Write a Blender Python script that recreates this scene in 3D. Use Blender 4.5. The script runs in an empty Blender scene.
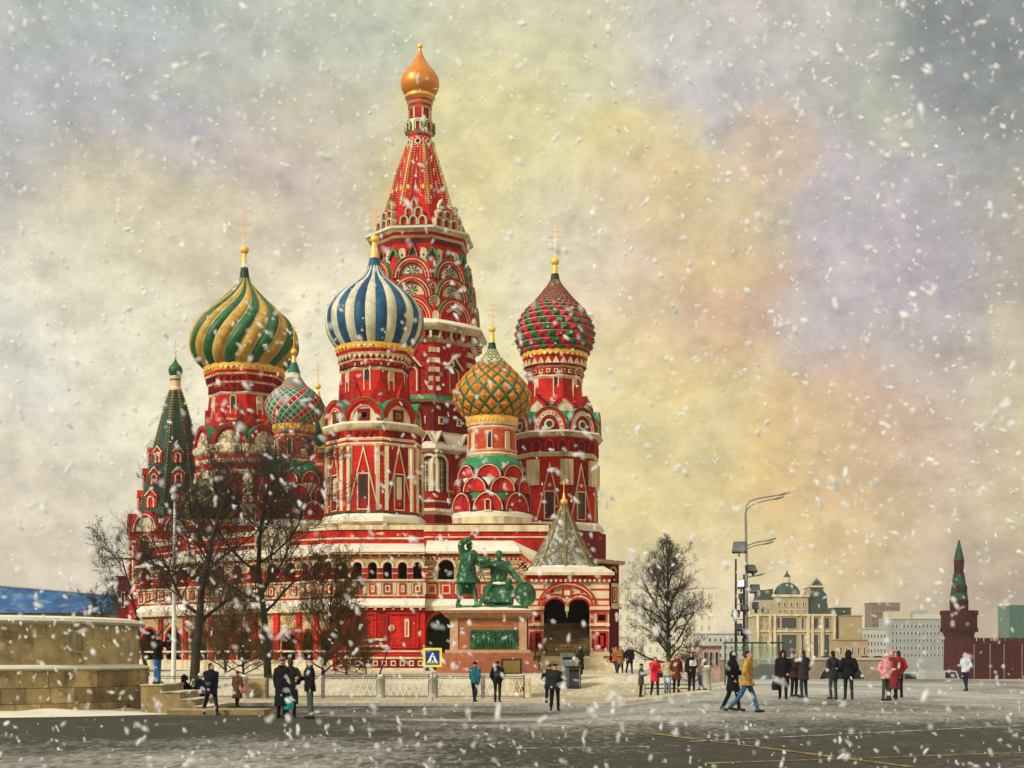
import bpy, bmesh, math, random
import numpy as np
from mathutils import Vector, Matrix, noise as mnoise
R = math.radians
sc = bpy.context.scene
COL = sc.collection
F = 1400.0          # focal length in pixels of a 1024 wide frame
K = F / 900.0       # depth stretch
HC, HY = 1.5, 658.0 # eye height, horizon row
def Yw(y9): return y9 * K
def Xp(px, y9): return (px - 512) * y9 / 900
def Zp(py, y9): return HC + (HY - py) * y9 / 900
def P(px, py, y9): return Vector((Xp(px, y9), Yw(y9), Zp(py, y9)))
def ss(x, a, b):
    t = max(0.0, min(1.0, (x - a) / (b - a)))
    return t * t * (3 - 2 * t)
def ground(x, y):
    y9 = y / K
    c = 2 + (y9 - 24) * .3
    base = -0.5 * ss(y9, 16, 36) * ss(x, c + 3, c - 3)
    t = ss(y9, 43.5, 47) * ss(x, 9.8, 7.6)
    z = base * (1 - t) + .53 * t
    z -= 6 * max(ss(y9, 57, 200) * ss(x, 9, 15), ss(y9, 120, 220))
    return z

# ------------------------------------------------------------------ materials
M = {}
def mat(key, col, rough=.75, var=.22, scale=1.2, col2=None, c2amt=.0, c2scale=.6, bump=.25, bscale=14, metal=0.0, streak=False, spec=.18, coat=0, brick=0):
    m = bpy.data.materials.new(key); m.use_nodes = True
    nt = m.node_tree; N = nt.nodes; L = nt.links
    b = N['Principled BSDF']
    b.inputs['Roughness'].default_value = rough; b.inputs['Metallic'].default_value = metal
    b.inputs['Specular IOR Level'].default_value = spec
    b.inputs['Coat Weight'].default_value = coat
    tc = N.new('ShaderNodeTexCoord'); src = tc.outputs['Object']
    if streak:
        mp = N.new('ShaderNodeMapping'); mp.inputs['Scale'].default_value = (1, 1, .18); L.new(src, mp.inputs[0]); s2 = mp.outputs[0]
    else: s2 = src
    n1 = N.new('ShaderNodeTexNoise'); n1.inputs['Scale'].default_value = scale; n1.inputs['Detail'].default_value = 7; n1.inputs['Roughness'].default_value = .65
    L.new(s2, n1.inputs['Vector'])
    cr = N.new('ShaderNodeValToRGB'); e = cr.color_ramp.elements
    lo = [max(0, c * (1 - var * 1.3)) for c in col]; hi = [min(1, c * (1 + var)) for c in col]
    e[0].position = .28; e[0].color = (*lo, 1); e[1].position = .72; e[1].color = (*hi, 1)
    L.new(n1.outputs['Fac'], cr.inputs[0]); out = cr.outputs[0]
    if col2 is not None:
        n2 = N.new('ShaderNodeTexNoise'); n2.inputs['Scale'].default_value = c2scale; n2.inputs['Detail'].default_value = 9; n2.inputs['Roughness'].default_value = .72
        L.new(s2, n2.inputs['Vector'])
        r2 = N.new('ShaderNodeValToRGB'); r2.color_ramp.elements[0].position = .62 - c2amt * .3; r2.color_ramp.elements[1].position = .70 - c2amt * .2
        L.new(n2.outputs['Fac'], r2.inputs[0])
        mx = N.new('ShaderNodeMix'); mx.data_type = 'RGBA'; L.new(r2.outputs[0], mx.inputs[0]); L.new(out, mx.inputs[6]); mx.inputs[7].default_value = (*col2, 1); out = mx.outputs[2]
    if brick:                                 # painted brick courses: run along x + y so that they wrap round towers
        sx = N.new('ShaderNodeSeparateXYZ'); L.new(src, sx.inputs[0]); ad = N.new('ShaderNodeMath'); ad.operation = 'MULTIPLY_ADD'; L.new(sx.outputs['Y'], ad.inputs[0]); ad.inputs[1].default_value = .73; L.new(sx.outputs['X'], ad.inputs[2])
        cb = N.new('ShaderNodeCombineXYZ'); L.new(ad.outputs[0], cb.inputs[0]); L.new(sx.outputs['Z'], cb.inputs[1])
        bt = N.new('ShaderNodeTexBrick'); bt.inputs['Scale'].default_value = 1; bt.inputs['Brick Width'].default_value = brick * 2.6; bt.inputs['Row Height'].default_value = brick; bt.inputs['Mortar Size'].default_value = brick * .14; bt.inputs['Mortar Smooth'].default_value = .4
        bt.inputs['Color1'].default_value = (.78, .78, .78, 1); bt.inputs['Color2'].default_value = (1.12, 1.12, 1.12, 1); bt.inputs['Mortar'].default_value = (.58, .60, .62, 1); L.new(cb.outputs[0], bt.inputs['Vector'])
        mb_ = N.new('ShaderNodeMix'); mb_.data_type = 'RGBA'; mb_.blend_type = 'MULTIPLY'; mb_.inputs[0].default_value = 1; L.new(out, mb_.inputs[6]); L.new(bt.outputs[0], mb_.inputs[7]); out = mb_.outputs[2]
    L.new(out, b.inputs['Base Color'])
    if bump:
        n3 = N.new('ShaderNodeTexNoise'); n3.inputs['Scale'].default_value = bscale; n3.inputs['Detail'].default_value = 5
        L.new(src, n3.inputs['Vector'])
        bp = N.new('ShaderNodeBump'); bp.inputs['Strength'].default_value = bump; bp.inputs['Distance'].default_value = .03
        L.new(n3.outputs['Fac'], bp.inputs['Height']); L.new(bp.outputs[0], b.inputs['Normal'])
    M[key] = m
    return m
CREAM = (.62, .51, .31)
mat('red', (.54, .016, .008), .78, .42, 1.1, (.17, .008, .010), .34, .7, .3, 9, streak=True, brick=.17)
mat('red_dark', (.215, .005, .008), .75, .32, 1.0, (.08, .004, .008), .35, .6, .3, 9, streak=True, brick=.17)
mat('red_orange', (.58, .070, .018), .65, .25, 1.2, (.35, .03, .02), .1, .6, .3, 10, streak=True, brick=.17)
mat('cream', CREAM, .85, .28, 1.0, (.30, .22, .12), .34, .8, .3, 12, streak=True)
mat('snow', (.70, .65, .51), .9, .10, .7, (.52, .47, .36), .08, .35, .5, 5)
mat('white_paint', (.76, .74, .68), .6, .12)
mat('grey_stone', (.33, .31, .25), .85, .25, 1.5, (.18, .17, .13), .1, .8, .5, 10)
mat('sand_brick', (.50, .34, .16), .8, .25, 2, (.42, .12, .05), .18, 2.2, .4, 12, brick=.17)
mat('gold', (.80, .42, .10), .38, .16, 2, metal=.55, bump=.1, spec=.5)
mat('gold_bright', (.85, .50, .09), .45, .15, 2, metal=.25, bump=.1, spec=.5)
mat('gold_orange', (.62, .22, .025), .42, .18, 1.2, (.34, .09, .012), .1, .8, .1, metal=.35, spec=.5)
mat('green', (.013, .115, .028), .5, .45, 1.4, (.010, .05, .022), .35, .8, .2, spec=.4)
mat('green_dark', (.012, .048, .028), .55, .35, 1.4, (.012, .03, .022), .2, .9, .25)
mat('green_roof', (.028, .20, .085), .6, .3, 1.2, (.66, .62, .48), .18, .9, .3, 8)
mat('teal', (.020, .16, .115), .5, .3, 1.4, bump=.2)
mat('yellow', (.47, .28, .045), .55, .35, 1.1, (.30, .16, .03), .35, .7, .2)
mat('orange', (.64, .20, .015), .5, .35, 1.6, (.42, .11, .012), .35, .9, .2)
mat('blue', (.014, .085, .165), .5, .45, 1.1, (.010, .04, .10), .35, .6, .15)
mat('dome_white', (.56, .53, .37), .55, .22, 1.0, (.36, .34, .25), .3, .6, .15)
mat('dome_red', (.42, .012, .035), .45, .28, 1.5, bump=.2)
mat('olive', (.27, .20, .05), .55, .3, 1.2, bump=.2)
mat('glass', (.012, .012, .014), .25, .3, 2, bump=0, spec=.5)
mat('glass_grey', (.10, .11, .11), .22, .4, 1.5, bump=0, spec=.5)
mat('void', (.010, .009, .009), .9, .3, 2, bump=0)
mat('brown_wood', (.27, .18, .085), .7, .35, 1.5, streak=False)
mat('iron', (.022, .022, .024), .5, .3, 3, spec=.4)
mat('steel', (.24, .23, .21), .45, .2, 3, metal=.4)
mat('bronze', (.020, .115, .045), .40, .6, 1.6, (.17, .33, .17), .2, 1.6, .5, 7, metal=.25, spec=.5)  # pale patches: weathering, plus highlights painted into the colour
mat('granite', (.37, .125, .06), .55, .22, 3, (.26, .06, .03), .15, 2.5, .3, 30)
mat('granite_pale', (.50, .30, .17), .6, .22, 3, (.36, .20, .11), .15, 2.5, .3, 30)
mat('bark', (.040, .034, .026), .95, .4, 3, (.11, .085, .05), .1, 2, .6, 20)
mat('twig', (.048, .038, .030), .95, .4, 3)
mat('twig_brown', (.13, .080, .036), .95, .4, 2)
mat('skin', (.50, .25, .17), .6, .12, 6, bump=.05)
mat('eye', (.02, .015, .012), .4, .1)
mat('lip', (.38, .12, .10), .5, .1)
# ------------------------------------------------------------------ mesh builder
class MB:
    def __init__(s): s.v = []; s.f = []; s.m = []; s.mats = []; s.T = None
    def mi(s, k):
        if k not in s.mats: s.mats.append(k)
        return s.mats.index(k)
    def frame(s, ang=0.0, r=0.0, z=0.0):
        """local (u, out, v): u tangent to the right, out away from the axis, v up"""
        a = R(ang); c, sn = math.cos(a), math.sin(a)
        s.T = lambda p: (c * p[0] + sn * (r + p[1]), sn * p[0] - c * (r + p[1]), p[2] + z)
        return s
    def plane(s, o, ux, n):
        """local (u, out, v) on a vertical plane through o with direction ux and outward normal n"""
        o = Vector(o); ux = Vector(ux); n = Vector(n)
        s.T = lambda p: tuple(o + ux * p[0] + n * p[1] + Vector((0, 0, p[2])))
        return s
    def world(s): s.T = None; return s
    def add(s, p):
        s.v.append(s.T(p) if s.T else tuple(p)); return len(s.v) - 1
    def face(s, idx, k): s.f.append(tuple(idx)); s.m.append(s.mi(k))
    def poly(s, pts, k): s.face([s.add(p) for p in pts], k)
    def grid(s, rows, k, cu=False):
        ids = [[s.add(p) for p in r] for r in rows]
        n = len(rows[0])
        for i in range(len(rows) - 1):
            for j in range(n if cu else n - 1):
                kk = k(i, j) if callable(k) else k
                s.face((ids[i][j], ids[i][(j + 1) % n], ids[i + 1][(j + 1) % n], ids[i + 1][j]), kk)
        return ids
    def lathe(s, prof, n=48, k='red', phase=0.0, cap=True, flat=False):
        """prof [(r, z, mat?)]; a face of a flat-sided ring looks along `phase`"""
        g = 1 / math.cos(math.pi / n) if flat else 1
        a0 = R(phase) + math.pi / n
        rows = []
        for q in prof:
            rows.append([(q[0] * g * math.sin(a0 + 2 * math.pi * j / n), -q[0] * g * math.cos(a0 + 2 * math.pi * j / n), q[1]) for j in range(n)])
        # one material break = new vertices are not needed
        ids = [[s.add(p) for p in r] for r in rows]
        for i in range(len(prof) - 1):
            kk = prof[i][2] if len(prof[i]) > 2 and prof[i][2] else k
            for j in range(n):
                s.face((ids[i][j], ids[i][(j + 1) % n], ids[i + 1][(j + 1) % n], ids[i + 1][j]), kk)
        if cap:
            if prof[-1][0] > 1e-4: s.face(ids[-1], (prof[-1][2] if len(prof[-1]) > 2 and prof[-1][2] else k))
            if prof[0][0] > 1e-4: s.face(ids[0][::-1], prof[0][2] if len(prof[0]) > 2 and prof[0][2] else k)
    def box(s, x0, x1, y0, y1, z0, z1, k, top=None):
        i = [s.add(p) for p in ((x0, y0, z0), (x1, y0, z0), (x1, y1, z0), (x0, y1, z0), (x0, y0, z1), (x1, y0, z1), (x1, y1, z1), (x0, y1, z1))]
        for q in ((0, 3, 2, 1), (0, 1, 5, 4), (1, 2, 6, 5), (2, 3, 7, 6), (3, 0, 4, 7)): s.face([i[a] for a in q], k)
        s.face([i[4], i[5], i[6], i[7]], top or k)
    def prism(s, pts, o0, o1, k, side=None, front=None):
        """polygon in (u, v) extruded from out o0 to o1 (front)"""
        a = [s.add((u, o0, v)) for u, v in pts]; b = [s.add((u, o1, v)) for u, v in pts]
        n = len(pts)
        for i in range(n): s.face((a[i], a[(i + 1) % n], b[(i + 1) % n], b[i]), side or k)
        s.face(b, front or k); s.face(a[::-1], k)
    def tube(s, pts, rad, n=6, k='iron', cap=True):
        pts = [Vector(p) for p in pts]
        if not isinstance(rad, (list, tuple)): rad = [rad] * len(pts)
        rows = []; up = Vector((0, 0, 1)); ref = None
        for i, p in enumerate(pts):
            d = (pts[min(i + 1, len(pts) - 1)] - pts[max(i - 1, 0)])
            d = d.normalized() if d.length > 1e-9 else Vector((0, 0, 1))
            if ref is None: ref = d.cross(up) if abs(d.z) < .95 else d.cross(Vector((1, 0, 0)))
            a = (ref - d * ref.dot(d)); a = a.normalized() if a.length > 1e-6 else d.orthogonal().normalized()
            b = d.cross(a); ref = a
            rows.append([tuple(p + (a * math.cos(2 * math.pi * j / n) + b * math.sin(2 * math.pi * j / n)) * rad[i]) for j in range(n)])
        ids = s.grid(rows, k, True)
        if cap: s.face(ids[0][::-1], k); s.face(ids[-1], k)
    def ball(s, c, r, k='gold', nu=12, nv=8):
        if not isinstance(r, (list, tuple)): r = (r, r, r)
        rows = []
        for i in range(nv + 1):
            t = math.pi * i / nv; q = max(math.sin(t), .02)
            rows.append([(c[0] + r[0] * q * math.cos(2 * math.pi * j / nu), c[1] + r[1] * q * math.sin(2 * math.pi * j / nu), c[2] - r[2] * math.cos(t)) for j in range(nu)])
        s.grid(rows, k, True)
    def bands(s, outl, levels, back=.3, closed=False, fill=True):
        """nested outlines: levels [(inset, out, mat)]; the last one is filled"""
        l0 = outl(levels[0][0]); n = len(l0); rng = n if closed else n - 1
        prev = [s.add((u, -back, v)) for u, v in l0]
        for i, (d, o, k) in enumerate(levels):
            cur = [s.add((u, o, v)) for u, v in outl(d)]
            for j in range(rng): s.face((prev[j], prev[(j + 1) % n], cur[(j + 1) % n], cur[j]), k)
            if i + 1 < len(levels):
                inn = [s.add((u, o, v)) for u, v in outl(levels[i + 1][0])]
                for j in range(rng): s.face((cur[j], cur[(j + 1) % n], inn[(j + 1) % n], inn[j]), k)
                prev = inn
            elif fill: s.face(cur, k)
    def mesh(s, name, smooth=35, recalc=True):
        me = bpy.data.meshes.new(name)
        me.from_pydata(s.v, [], s.f)
        for k in s.mats: me.materials.append(M[k])
        me.polygons.foreach_set('material_index', np.array(s.m, dtype=np.int32))
        if recalc:
            bm = bmesh.new(); bm.from_mesh(me); bmesh.ops.recalc_face_normals(bm, faces=bm.faces); bm.to_mesh(me); bm.free()
        if smooth:
            me.shade_smooth(); me.set_sharp_from_angle(angle=R(smooth))
        me.update()
        return me
    def build(s, name, parent=None, loc=(0, 0, 0), rotz=0.0, smooth=35, label=None, recalc=True):
        return link(s.mesh(name, smooth, recalc), name, parent, loc, rotz, label)
def link(me, name, parent=None, loc=(0, 0, 0), rotz=0.0, label=None):
    o = bpy.data.objects.new(name, me); COL.objects.link(o)
    o.location = loc; o.rotation_euler = (0, 0, R(rotz))
    if parent: o.parent = parent
    if label: o['label'] = label
    return o
def empty(name, loc, label=None, cat=None, group=None, rotz=0):
    o = bpy.data.objects.new(name, None); COL.objects.link(o); o.location = loc; o.rotation_euler = (0, 0, R(rotz)); o.empty_display_size = .3
    return tag(o, label, cat, group)
def tag(o, label=None, cat=None, group=None, kind=None):
    if label: o['label'] = label
    if cat: o['category'] = cat
    if group: o['group'] = group
    if kind: o['kind'] = kind
    return o
def hood(mb, outl, k, out, back):
    """thin sheet-metal strip along the top edge of an arch"""
    a = outl(0); b = outl(.06)
    for i in range(len(a) - 1):
        mb.poly([(a[i][0], -back, a[i][1]), (a[i + 1][0], -back, a[i + 1][1]), (a[i + 1][0], out, a[i + 1][1]), (a[i][0], out, a[i][1])], k)
        mb.poly([(a[i][0], out, a[i][1]), (a[i + 1][0], out, a[i + 1][1]), (b[i + 1][0], out, b[i + 1][1]), (b[i][0], out, b[i][1])], k)
def rep(mb, name, parent, angs, label=None, lim=118, smooth=35):
    me = mb.mesh(name, smooth)
    for a in angs:
        a = (a + 180) % 360 - 180
        if abs(a) <= lim: link(me, name, parent, rotz=a, label=label)
def kids(o): return [c for c in bpy.data.objects if c.parent == o]
def copy_tree(o, parent=None, first=True, label=None):
    c = o.copy(); COL.objects.link(c); c.parent = parent
    if label: c['label'] = label
    for ch in list(o.children): copy_tree(ch, c, False)
    return c
# outlines
def o_round(w, h, n=14):
    def f(d):
        W, H = w / 2 - d, h - d
        return [(-W * math.cos(math.pi * i / n), H * math.sin(math.pi * i / n)) for i in range(n + 1)]
    return f
def o_ogee(w, h, n=14):
    def f(d):
        W, H = w / 2 - d, h - d * 1.4; out = []
        for i in range(n + 1):
            a = math.pi * i / n; q = 1 - abs(a - math.pi / 2) / (math.pi / 2)
            out.append((-W * (math.cos(a) + .12 * math.sin(4 * a) * (1 if q > .5 else .3)), H * (.78 * math.sin(a) + .22 * q ** 5)))
        return out
    return f
def o_win(w, h, n=8):
    def f(d):
        W = w / 2 - d; hh = h - w / 2
        return [(-W, 0)] + [(-W * math.cos(math.pi * i / n), hh + W * math.sin(math.pi * i / n)) for i in range(n + 1)] + [(W, 0)]
    return f
def o_rect(w, h, z0=0):
    return lambda d: [(-w / 2 + d, z0 + d), (-w / 2 + d, z0 + h - d), (w / 2 - d, z0 + h - d), (w / 2 - d, z0 + d)]
def o_tri(w, h):
    def f(d):
        q = d * 1.0; k = d * math.hypot(w / 2, h) / (w / 2)
        sl = (w / 2) / h
        return [(-w / 2 + d * math.hypot(1, sl) , 0), (0, h - d * math.hypot(1, 1 / sl)), (w / 2 - d * math.hypot(1, sl), 0)]
    return f
def o_circle(r, n=14, zc=0):
    return lambda d: [((r - d) * math.cos(2 * math.pi * i / n), zc + (r - d) * math.sin(2 * math.pi * i / n)) for i in range(n)]
def shift(o, du, dv): return lambda d: [(u + du, v + dv) for u, v in o(d)]

class Tower:
    def __init__(s, px, y9): s.px, s.y9, s.s = px, y9, y9 / 900; s.X, s.Y = Xp(px, y9), Yw(y9)
    def Z(s, py): return Zp(py, s.y9) - BASE
    def prof(s, rows): return [(q[1] * s.s, s.Z(q[0]), q[2] if len(q) > 2 else None) for q in rows]
    def loc(s): return (s.X - C0[0], s.Y - C0[1], 0)
BASE = .5
C0 = (Xp(430, 84), Yw(80), BASE)
def curve(T, pts, n=40):
    """Catmull-Rom through (py, r) -> list of (r, z)"""
    p = [np.array(((q[1]) * T.s, T.Z(q[0]))) for q in pts]
    p = [2 * p[0] - p[1]] + p + [2 * p[-1] - p[-2]]
    out = []
    m = len(p) - 3
    for i in range(m):
        a, b, c, d = p[i:i + 4]
        k = max(3, n // m)
        for j in range(k + (1 if i == m - 1 else 0)):
            t = j / k
            q = .5 * ((2 * b) + (-a + c) * t + (2 * a - 5 * b + 4 * c - d) * t * t + (-a + 3 * b - 3 * c + d) * t ** 3)
            out.append((max(q[0], .01), q[1]))
    return out
def dome_lobes(mb, cv, lobes, mats, amp=.05, twist=0.0, seam='cream', sub=8, seam_w=.10, phase=0):
    z0, z1 = cv[0][1], cv[-1][1]
    offs = [seam_w * .5 * 0] + [seam_w + (1 - seam_w) * i / (sub - 1) for i in range(sub)]
    offs = [0.0] + [seam_w + (1 - seam_w) * i / sub for i in range(sub)]
    rows = []
    for r, z in cv:
        t = (z - z0) / (z1 - z0); row = []
        for L in range(lobes):
            for o in offs:
                q = 0 if o < seam_w else (o - seam_w) / (1 - seam_w)
                rr = r * (1 + amp * (math.sin(math.pi * q) ** .55 if 0 < q < 1 else (-.10 if o else -.0)))
                if o == 0: rr = r * (1 + amp * .12)
                if abs(o - seam_w) < 1e-6: rr = r * (1 + amp * .12)
                a = 2 * math.pi * (L + o) / lobes + twist * t ** 1.15 + phase
                row.append((rr * math.sin(a), -rr * math.cos(a), z))
        rows.append(row)
    nn = len(offs)
    mb.grid(rows, lambda i, j: (seam if j % nn == 0 else mats[(j // nn) % len(mats)]), True)
def conformal(cv, n, aspect):
    """resample the profile at equal steps of the angle-preserving height"""
    r = np.array([c[0] for c in cv]); z = np.array([c[1] for c in cv])
    fr = np.linspace(0, len(r) - 1, len(r) * 12); ri = np.interp(fr, range(len(r)), r); zi = np.interp(fr, range(len(r)), z)
    ds = np.hypot(np.diff(ri), np.diff(zi)); h = np.concatenate([[0], np.cumsum(ds / (.5 * (ri[1:] + ri[:-1])))])
    step = 2 * math.pi / n * aspect
    m = max(2, int(h[-1] / step)); hs = np.linspace(0, h[-1], 2 * m + 1)
    return np.interp(hs, h, ri), np.interp(hs, h, zi)     # half rows
def dome_diamonds(mb, cv, N, aspect, colour, border, bw=.12, raise_=.10, rmin=.25):
    ri, zi = conformal(cv, N, aspect)
    def pt(i, hj, k=0.0):
        hj = min(max(hj, 0), len(ri) - 1); a = 2 * math.pi * i / N
        j0 = int(hj); f = hj - j0; j1 = min(j0 + 1, len(ri) - 1)
        r = ri[j0] * (1 - f) + ri[j1] * f; z = zi[j0] * (1 - f) + zi[j1] * f
        r *= 1 + k * 2 * math.pi / N
        return (r * math.sin(a), -r * math.cos(a), z)
    H = len(ri) - 1
    for row in range(0, H + 1):        # centre on half row
        for i in range(N):
            u = i + .5 * (row % 2); lo, hi = max(row - 1, 0), min(row + 1, H)
            c4 = [(u - .5, row), (u, lo), (u + .5, row), (u, hi)]
            b = 1 - bw
            i4 = [(u + (a - u) * b, row + (h - row) * b) for a, h in c4]
            o = [mb.add(pt(a, h, .02)) for a, h in c4]; q = [mb.add(pt(a, h, .02)) for a, h in i4]
            for e in range(4):
                if bw > 0: mb.face((o[e], o[(e + 1) % 4], q[(e + 1) % 4], q[e]), border)
            ap = mb.add(pt(u, row, raise_)); kk = colour(i, row, row / H)
            for e in range(4): mb.face((q[e], q[(e + 1) % 4], ap), kk)
def dome_studs(mb, cv, N, colour, edge, raise_=.3):
    ri, zi = conformal(cv, N, .80); H = len(ri) - 1
    def pt(i, j, k):
        a = 2 * math.pi * i / N; r = ri[j] * (1 + k * 2 * math.pi / N)
        return (r * math.sin(a), -r * math.cos(a), zi[j])
    for row in range(0, H - 1, 2):
        for i in range(N):
            u = i + .5 * ((row // 2) % 2)
            a = [mb.add(pt(u, row, .0)), mb.add(pt(u + 1, row, .0)), mb.add(pt(u + 1, row + 2, .06)), mb.add(pt(u, row + 2, .06))]
            b = [mb.add(pt(u + .0, row, .02)), mb.add(pt(u + 1., row, .02)), mb.add(pt(u + .97, row + 1.55 if False else row + 1, .25)), mb.add(pt(u + .03, row + 1, .25))]
            rr = lambda uu, f, k: (lambda r, z, an: (r * (1 + k * 2 * math.pi / N) * math.sin(an), -r * (1 + k * 2 * math.pi / N) * math.cos(an), z))(ri[row] + (ri[row + 2] - ri[row]) * f, zi[row] + (zi[row + 2] - zi[row]) * f, 2 * math.pi * uu / N)
            base = [mb.add(rr(u, 0, 0)), mb.add(rr(u + 1, 0, 0)), mb.add(rr(u + 1, .93, 0.02)), mb.add(rr(u, .93, .02))]
            top = [mb.add(rr(u, 1, .02)), mb.add(rr(u + 1, 1, .02))]
            ap = mb.add(rr(u + .5, .46, raise_)); k = colour(i, row // 2)
            for e in range(4): mb.face((base[e], base[(e + 1) % 4], ap), k)
            mb.face((base[3], base[2], top[1], top[0]), edge)
def finial(T, parent, rows, ball, rb, cross_top, cone='gold_bright'):
    """rows [(py, r, mat)] for the neck from bottom to top; then ball and slender cross"""
    mb = MB(); mb.lathe(T.prof(rows), 16, cone)
    s = T.s; zb = T.Z(ball)
    mb.ball((0, 0, zb), rb * s, 'gold_bright', 14, 10)
    zt = T.Z(cross_top)
    mb.tube([(0, 0, zb), (0, 0, zt)], [.05, .028], 6, 'gold')
    h = zt - zb - rb * s
    for f, w in ((.80, .10), (.62, .20)):
        z = zb + rb * s + h * f
        mb.box(-w * h, w * h, -.022, .022, z - .022, z + .022, 'gold')
    z = zb + rb * s + h * .36
    mb.prism([(-.10 * h, z + .05 * h), (-.10 * h, z + .05 * h + .04), (.10 * h, z - .05 * h + .04), (.10 * h, z - .05 * h)], -.02, .02, 'gold')
    return mb.build('finial', parent)
def ring_boxes(mb, r, z0, z1, n, w, out, k, phase=0, back=.05):
    for i in range(n):
        mb.frame(phase + 360 * i / n, r); mb.box(-w / 2, w / 2, -back, out, z0, z1, k)
    mb.world()
def ring_tris(mb, r, z0, z1, n, k, out=.05, phase=0, down=False, fill=.96):
    w = 2 * math.pi * r / n * fill
    for i in range(n):
        mb.frame(phase + 360 * i / n, r)
        mb.prism([(-w / 2, z1), (w / 2, z1), (0, z0)] if down else [(-w / 2, z0), (0, z1), (w / 2, z0)], -.06, out, k)
    mb.world()
# ------------------------------------------------------------------ the cathedral
cath = empty('cathedral', C0, 'large red brick cathedral with white trim and many coloured onion domes behind the bronze monument', 'cathedral')
OCT = [a * 45 for a in range(8)]
def slit_window(mb, w, h, z, ang, r, glass='glass', frame='cream', fw=.09, out=.06):
    mb.frame(ang, r, z); mb.bands(o_win(w, h), [(0, out, frame), (fw, out, frame), (fw + .001, .015, glass)], .2)
def slits(name, parent, w, h, z, r, angs, glass='glass', fw=.09, out=.06, lab=None):
    mb = MB(); slit_window(mb, w, h, z, 0, r, glass, 'cream', fw, out)
    mb.frame(0, r, z); mb.box(-w / 2 - .04, w / 2 + .04, -.1, out + .06, -.10, 0, 'cream', 'snow')
    rep(mb, name, parent, angs, lab)
def valance(mb, T, y0, y1, r, n=40, k='gold_bright'):
    """gilt scalloped edge below a dome"""
    z0, z1 = T.Z(y1), T.Z(y0)
    mb.lathe([(r * T.s, z0 + (z1 - z0) * .45, k), (r * T.s * 1.02, z1, k), (r * T.s * .9, z1 + .02, k)], 48, k, cap=False)
    ring_tris(mb, r * T.s * .985, z0, z0 + (z1 - z0) * .5, n, k, .05, down=True, fill=.9)

def gabled_panel(mb, w, h, z, kin='red', win='glass', wh=.5, ww=.42):
    """tall white-edged triangle with a framed tall window in it"""
    T0 = mb.T
    mb.bands(shift(o_tri(w, h), 0, z), [(0, .10, 'cream'), (.09, .10, 'cream'), (.0901, .03, kin)], .1)
    mb.bands(shift(o_rect(w * ww, h * wh), 0, z), [(0, .12, 'cream'), (.09, .12, 'cream'), (.10, .075, 'red_dark'), (w * ww * .26, .055, win)], .1, True)

# ---- central tent-roofed tower
T = Tower(420, 86); s = T.s; ph = -5
mb = MB()
mb.lathe(T.prof([(640, 52, 'red_dark'), (520, 54, 'cream'), (517, 57, 'cream'), (514, 55, 'red_dark'), (508, 54.5, 'cream'), (506, 54, 'red'), (460, 52, 'cream'), (457, 58, 'snow'), (455, 58, 'snow'), (441, 50, 'cream'), (439, 50, 'red_dark'), (411, 49, 'cream'), (409, 56, 'green_roof'), (405, 55, 'red'), (354, 53, 'cream'), (352, 56, 'cream'),
    (349, 57.5, 'red_dark'), (344, 60, 'cream'), (341, 64, 'cream'), (338, 65, 'snow'), (336, 64, 'snow'), (332, 57, 'red'), (310, 52, 'red'), (291, 49, 'red'), (275, 46, 'red'), (256, 42.5, 'red_dark'), (251, 43.5, 'cream'), (249, 46, 'red'), (246, 47, 'cream'), (243, 51, 'snow'), (241, 51.5, 'green_roof'), (237, 40)]), 8, 'red', ph, True, True)
for c in OCT:                       # white quoins on the corners
    for yq in (401, 392, 383, 374, 364):
        mb.frame(c + ph + 22.5, 53.3 * s / math.cos(R(22.5)), T.Z(yq)); mb.box(-.5, .5, -.6, .07, 0, .45, 'cream')
    for q in range(-3, 4):          # corbels below the cornice
        mb.frame(c + ph, 57.5 * s); mb.box(q * .62 - .12, q * .62 + .12, -.3, .25, T.Z(351), T.Z(344.5), 'cream' if q % 2 else 'red')
    for q in (-1.55, -.55, .55, 1.55):
        mb.frame(c + ph, 53 * s, T.Z(372)); mb.bands(shift(o_ogee(.95, 1.35), q, 0), [(0, .12, 'red'), (.16, .12, 'red'), (.17, -.02, 'red_dark')], .1)
    for q in (-1.1, 1.0):           # small square lights low down
        mb.frame(c + ph, 49.6 * s, T.Z(432)); mb.bands(shift(o_rect(.55, .7), q, 0), [(0, .12, 'cream'), (.13, .12, 'cream'), (.14, .02, 'glass')], .1, True)
    for q in (-1.5, 1.5):           # zigzag gables
        mb.frame(c + ph, 52 * s, T.Z(457)); mb.bands(shift(o_tri(1.9, 1.7), q, 0), [(0, .45, 'cream'), (.14, .45, 'cream'), (.15, .30, 'red_dark')], .6)
    mb.frame(c + ph, 53.6 * s)
    for q in (-1.55, 1.55): mb.box(q - .62, q + .62, -.2, .12, T.Z(505), T.Z(499), 'red', 'cream')
    mb.bands(shift(o_rect(1.2, .85), 0, T.Z(505)), [(0, .14, 'cream'), (.12, .14, 'cream'), (.13, .05, 'red')], .1, True)
tw = mb.build('central_tower', cath, T.loc(), label='tallest central tower with red tent roof and small golden dome')
# arches of the lower arcade
for q in (-1.62, 1.62):
    mb = MB(); mb.frame(0, 54.0 * s, T.Z(498)); mb.bands(shift(o_win(1.8, 3.5), q, 0), [(0, .26, 'cream'), (.24, .26, 'cream'), (.25, .16, 'red_dark'), (.34, .02, 'glass_grey')], .3)
    for u in (-.3, 0, .3): mb.box(q + u - .03, q + u + .03, -.1, .06, 0, 2.9, 'cream')
    for v in (.6, 1.3, 2.0, 2.6): mb.box(q - .5, q + .5, -.1, .05, v, v + .05, 'cream')
    rep(mb, 'window', tw, [c + ph for c in OCT])
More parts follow.
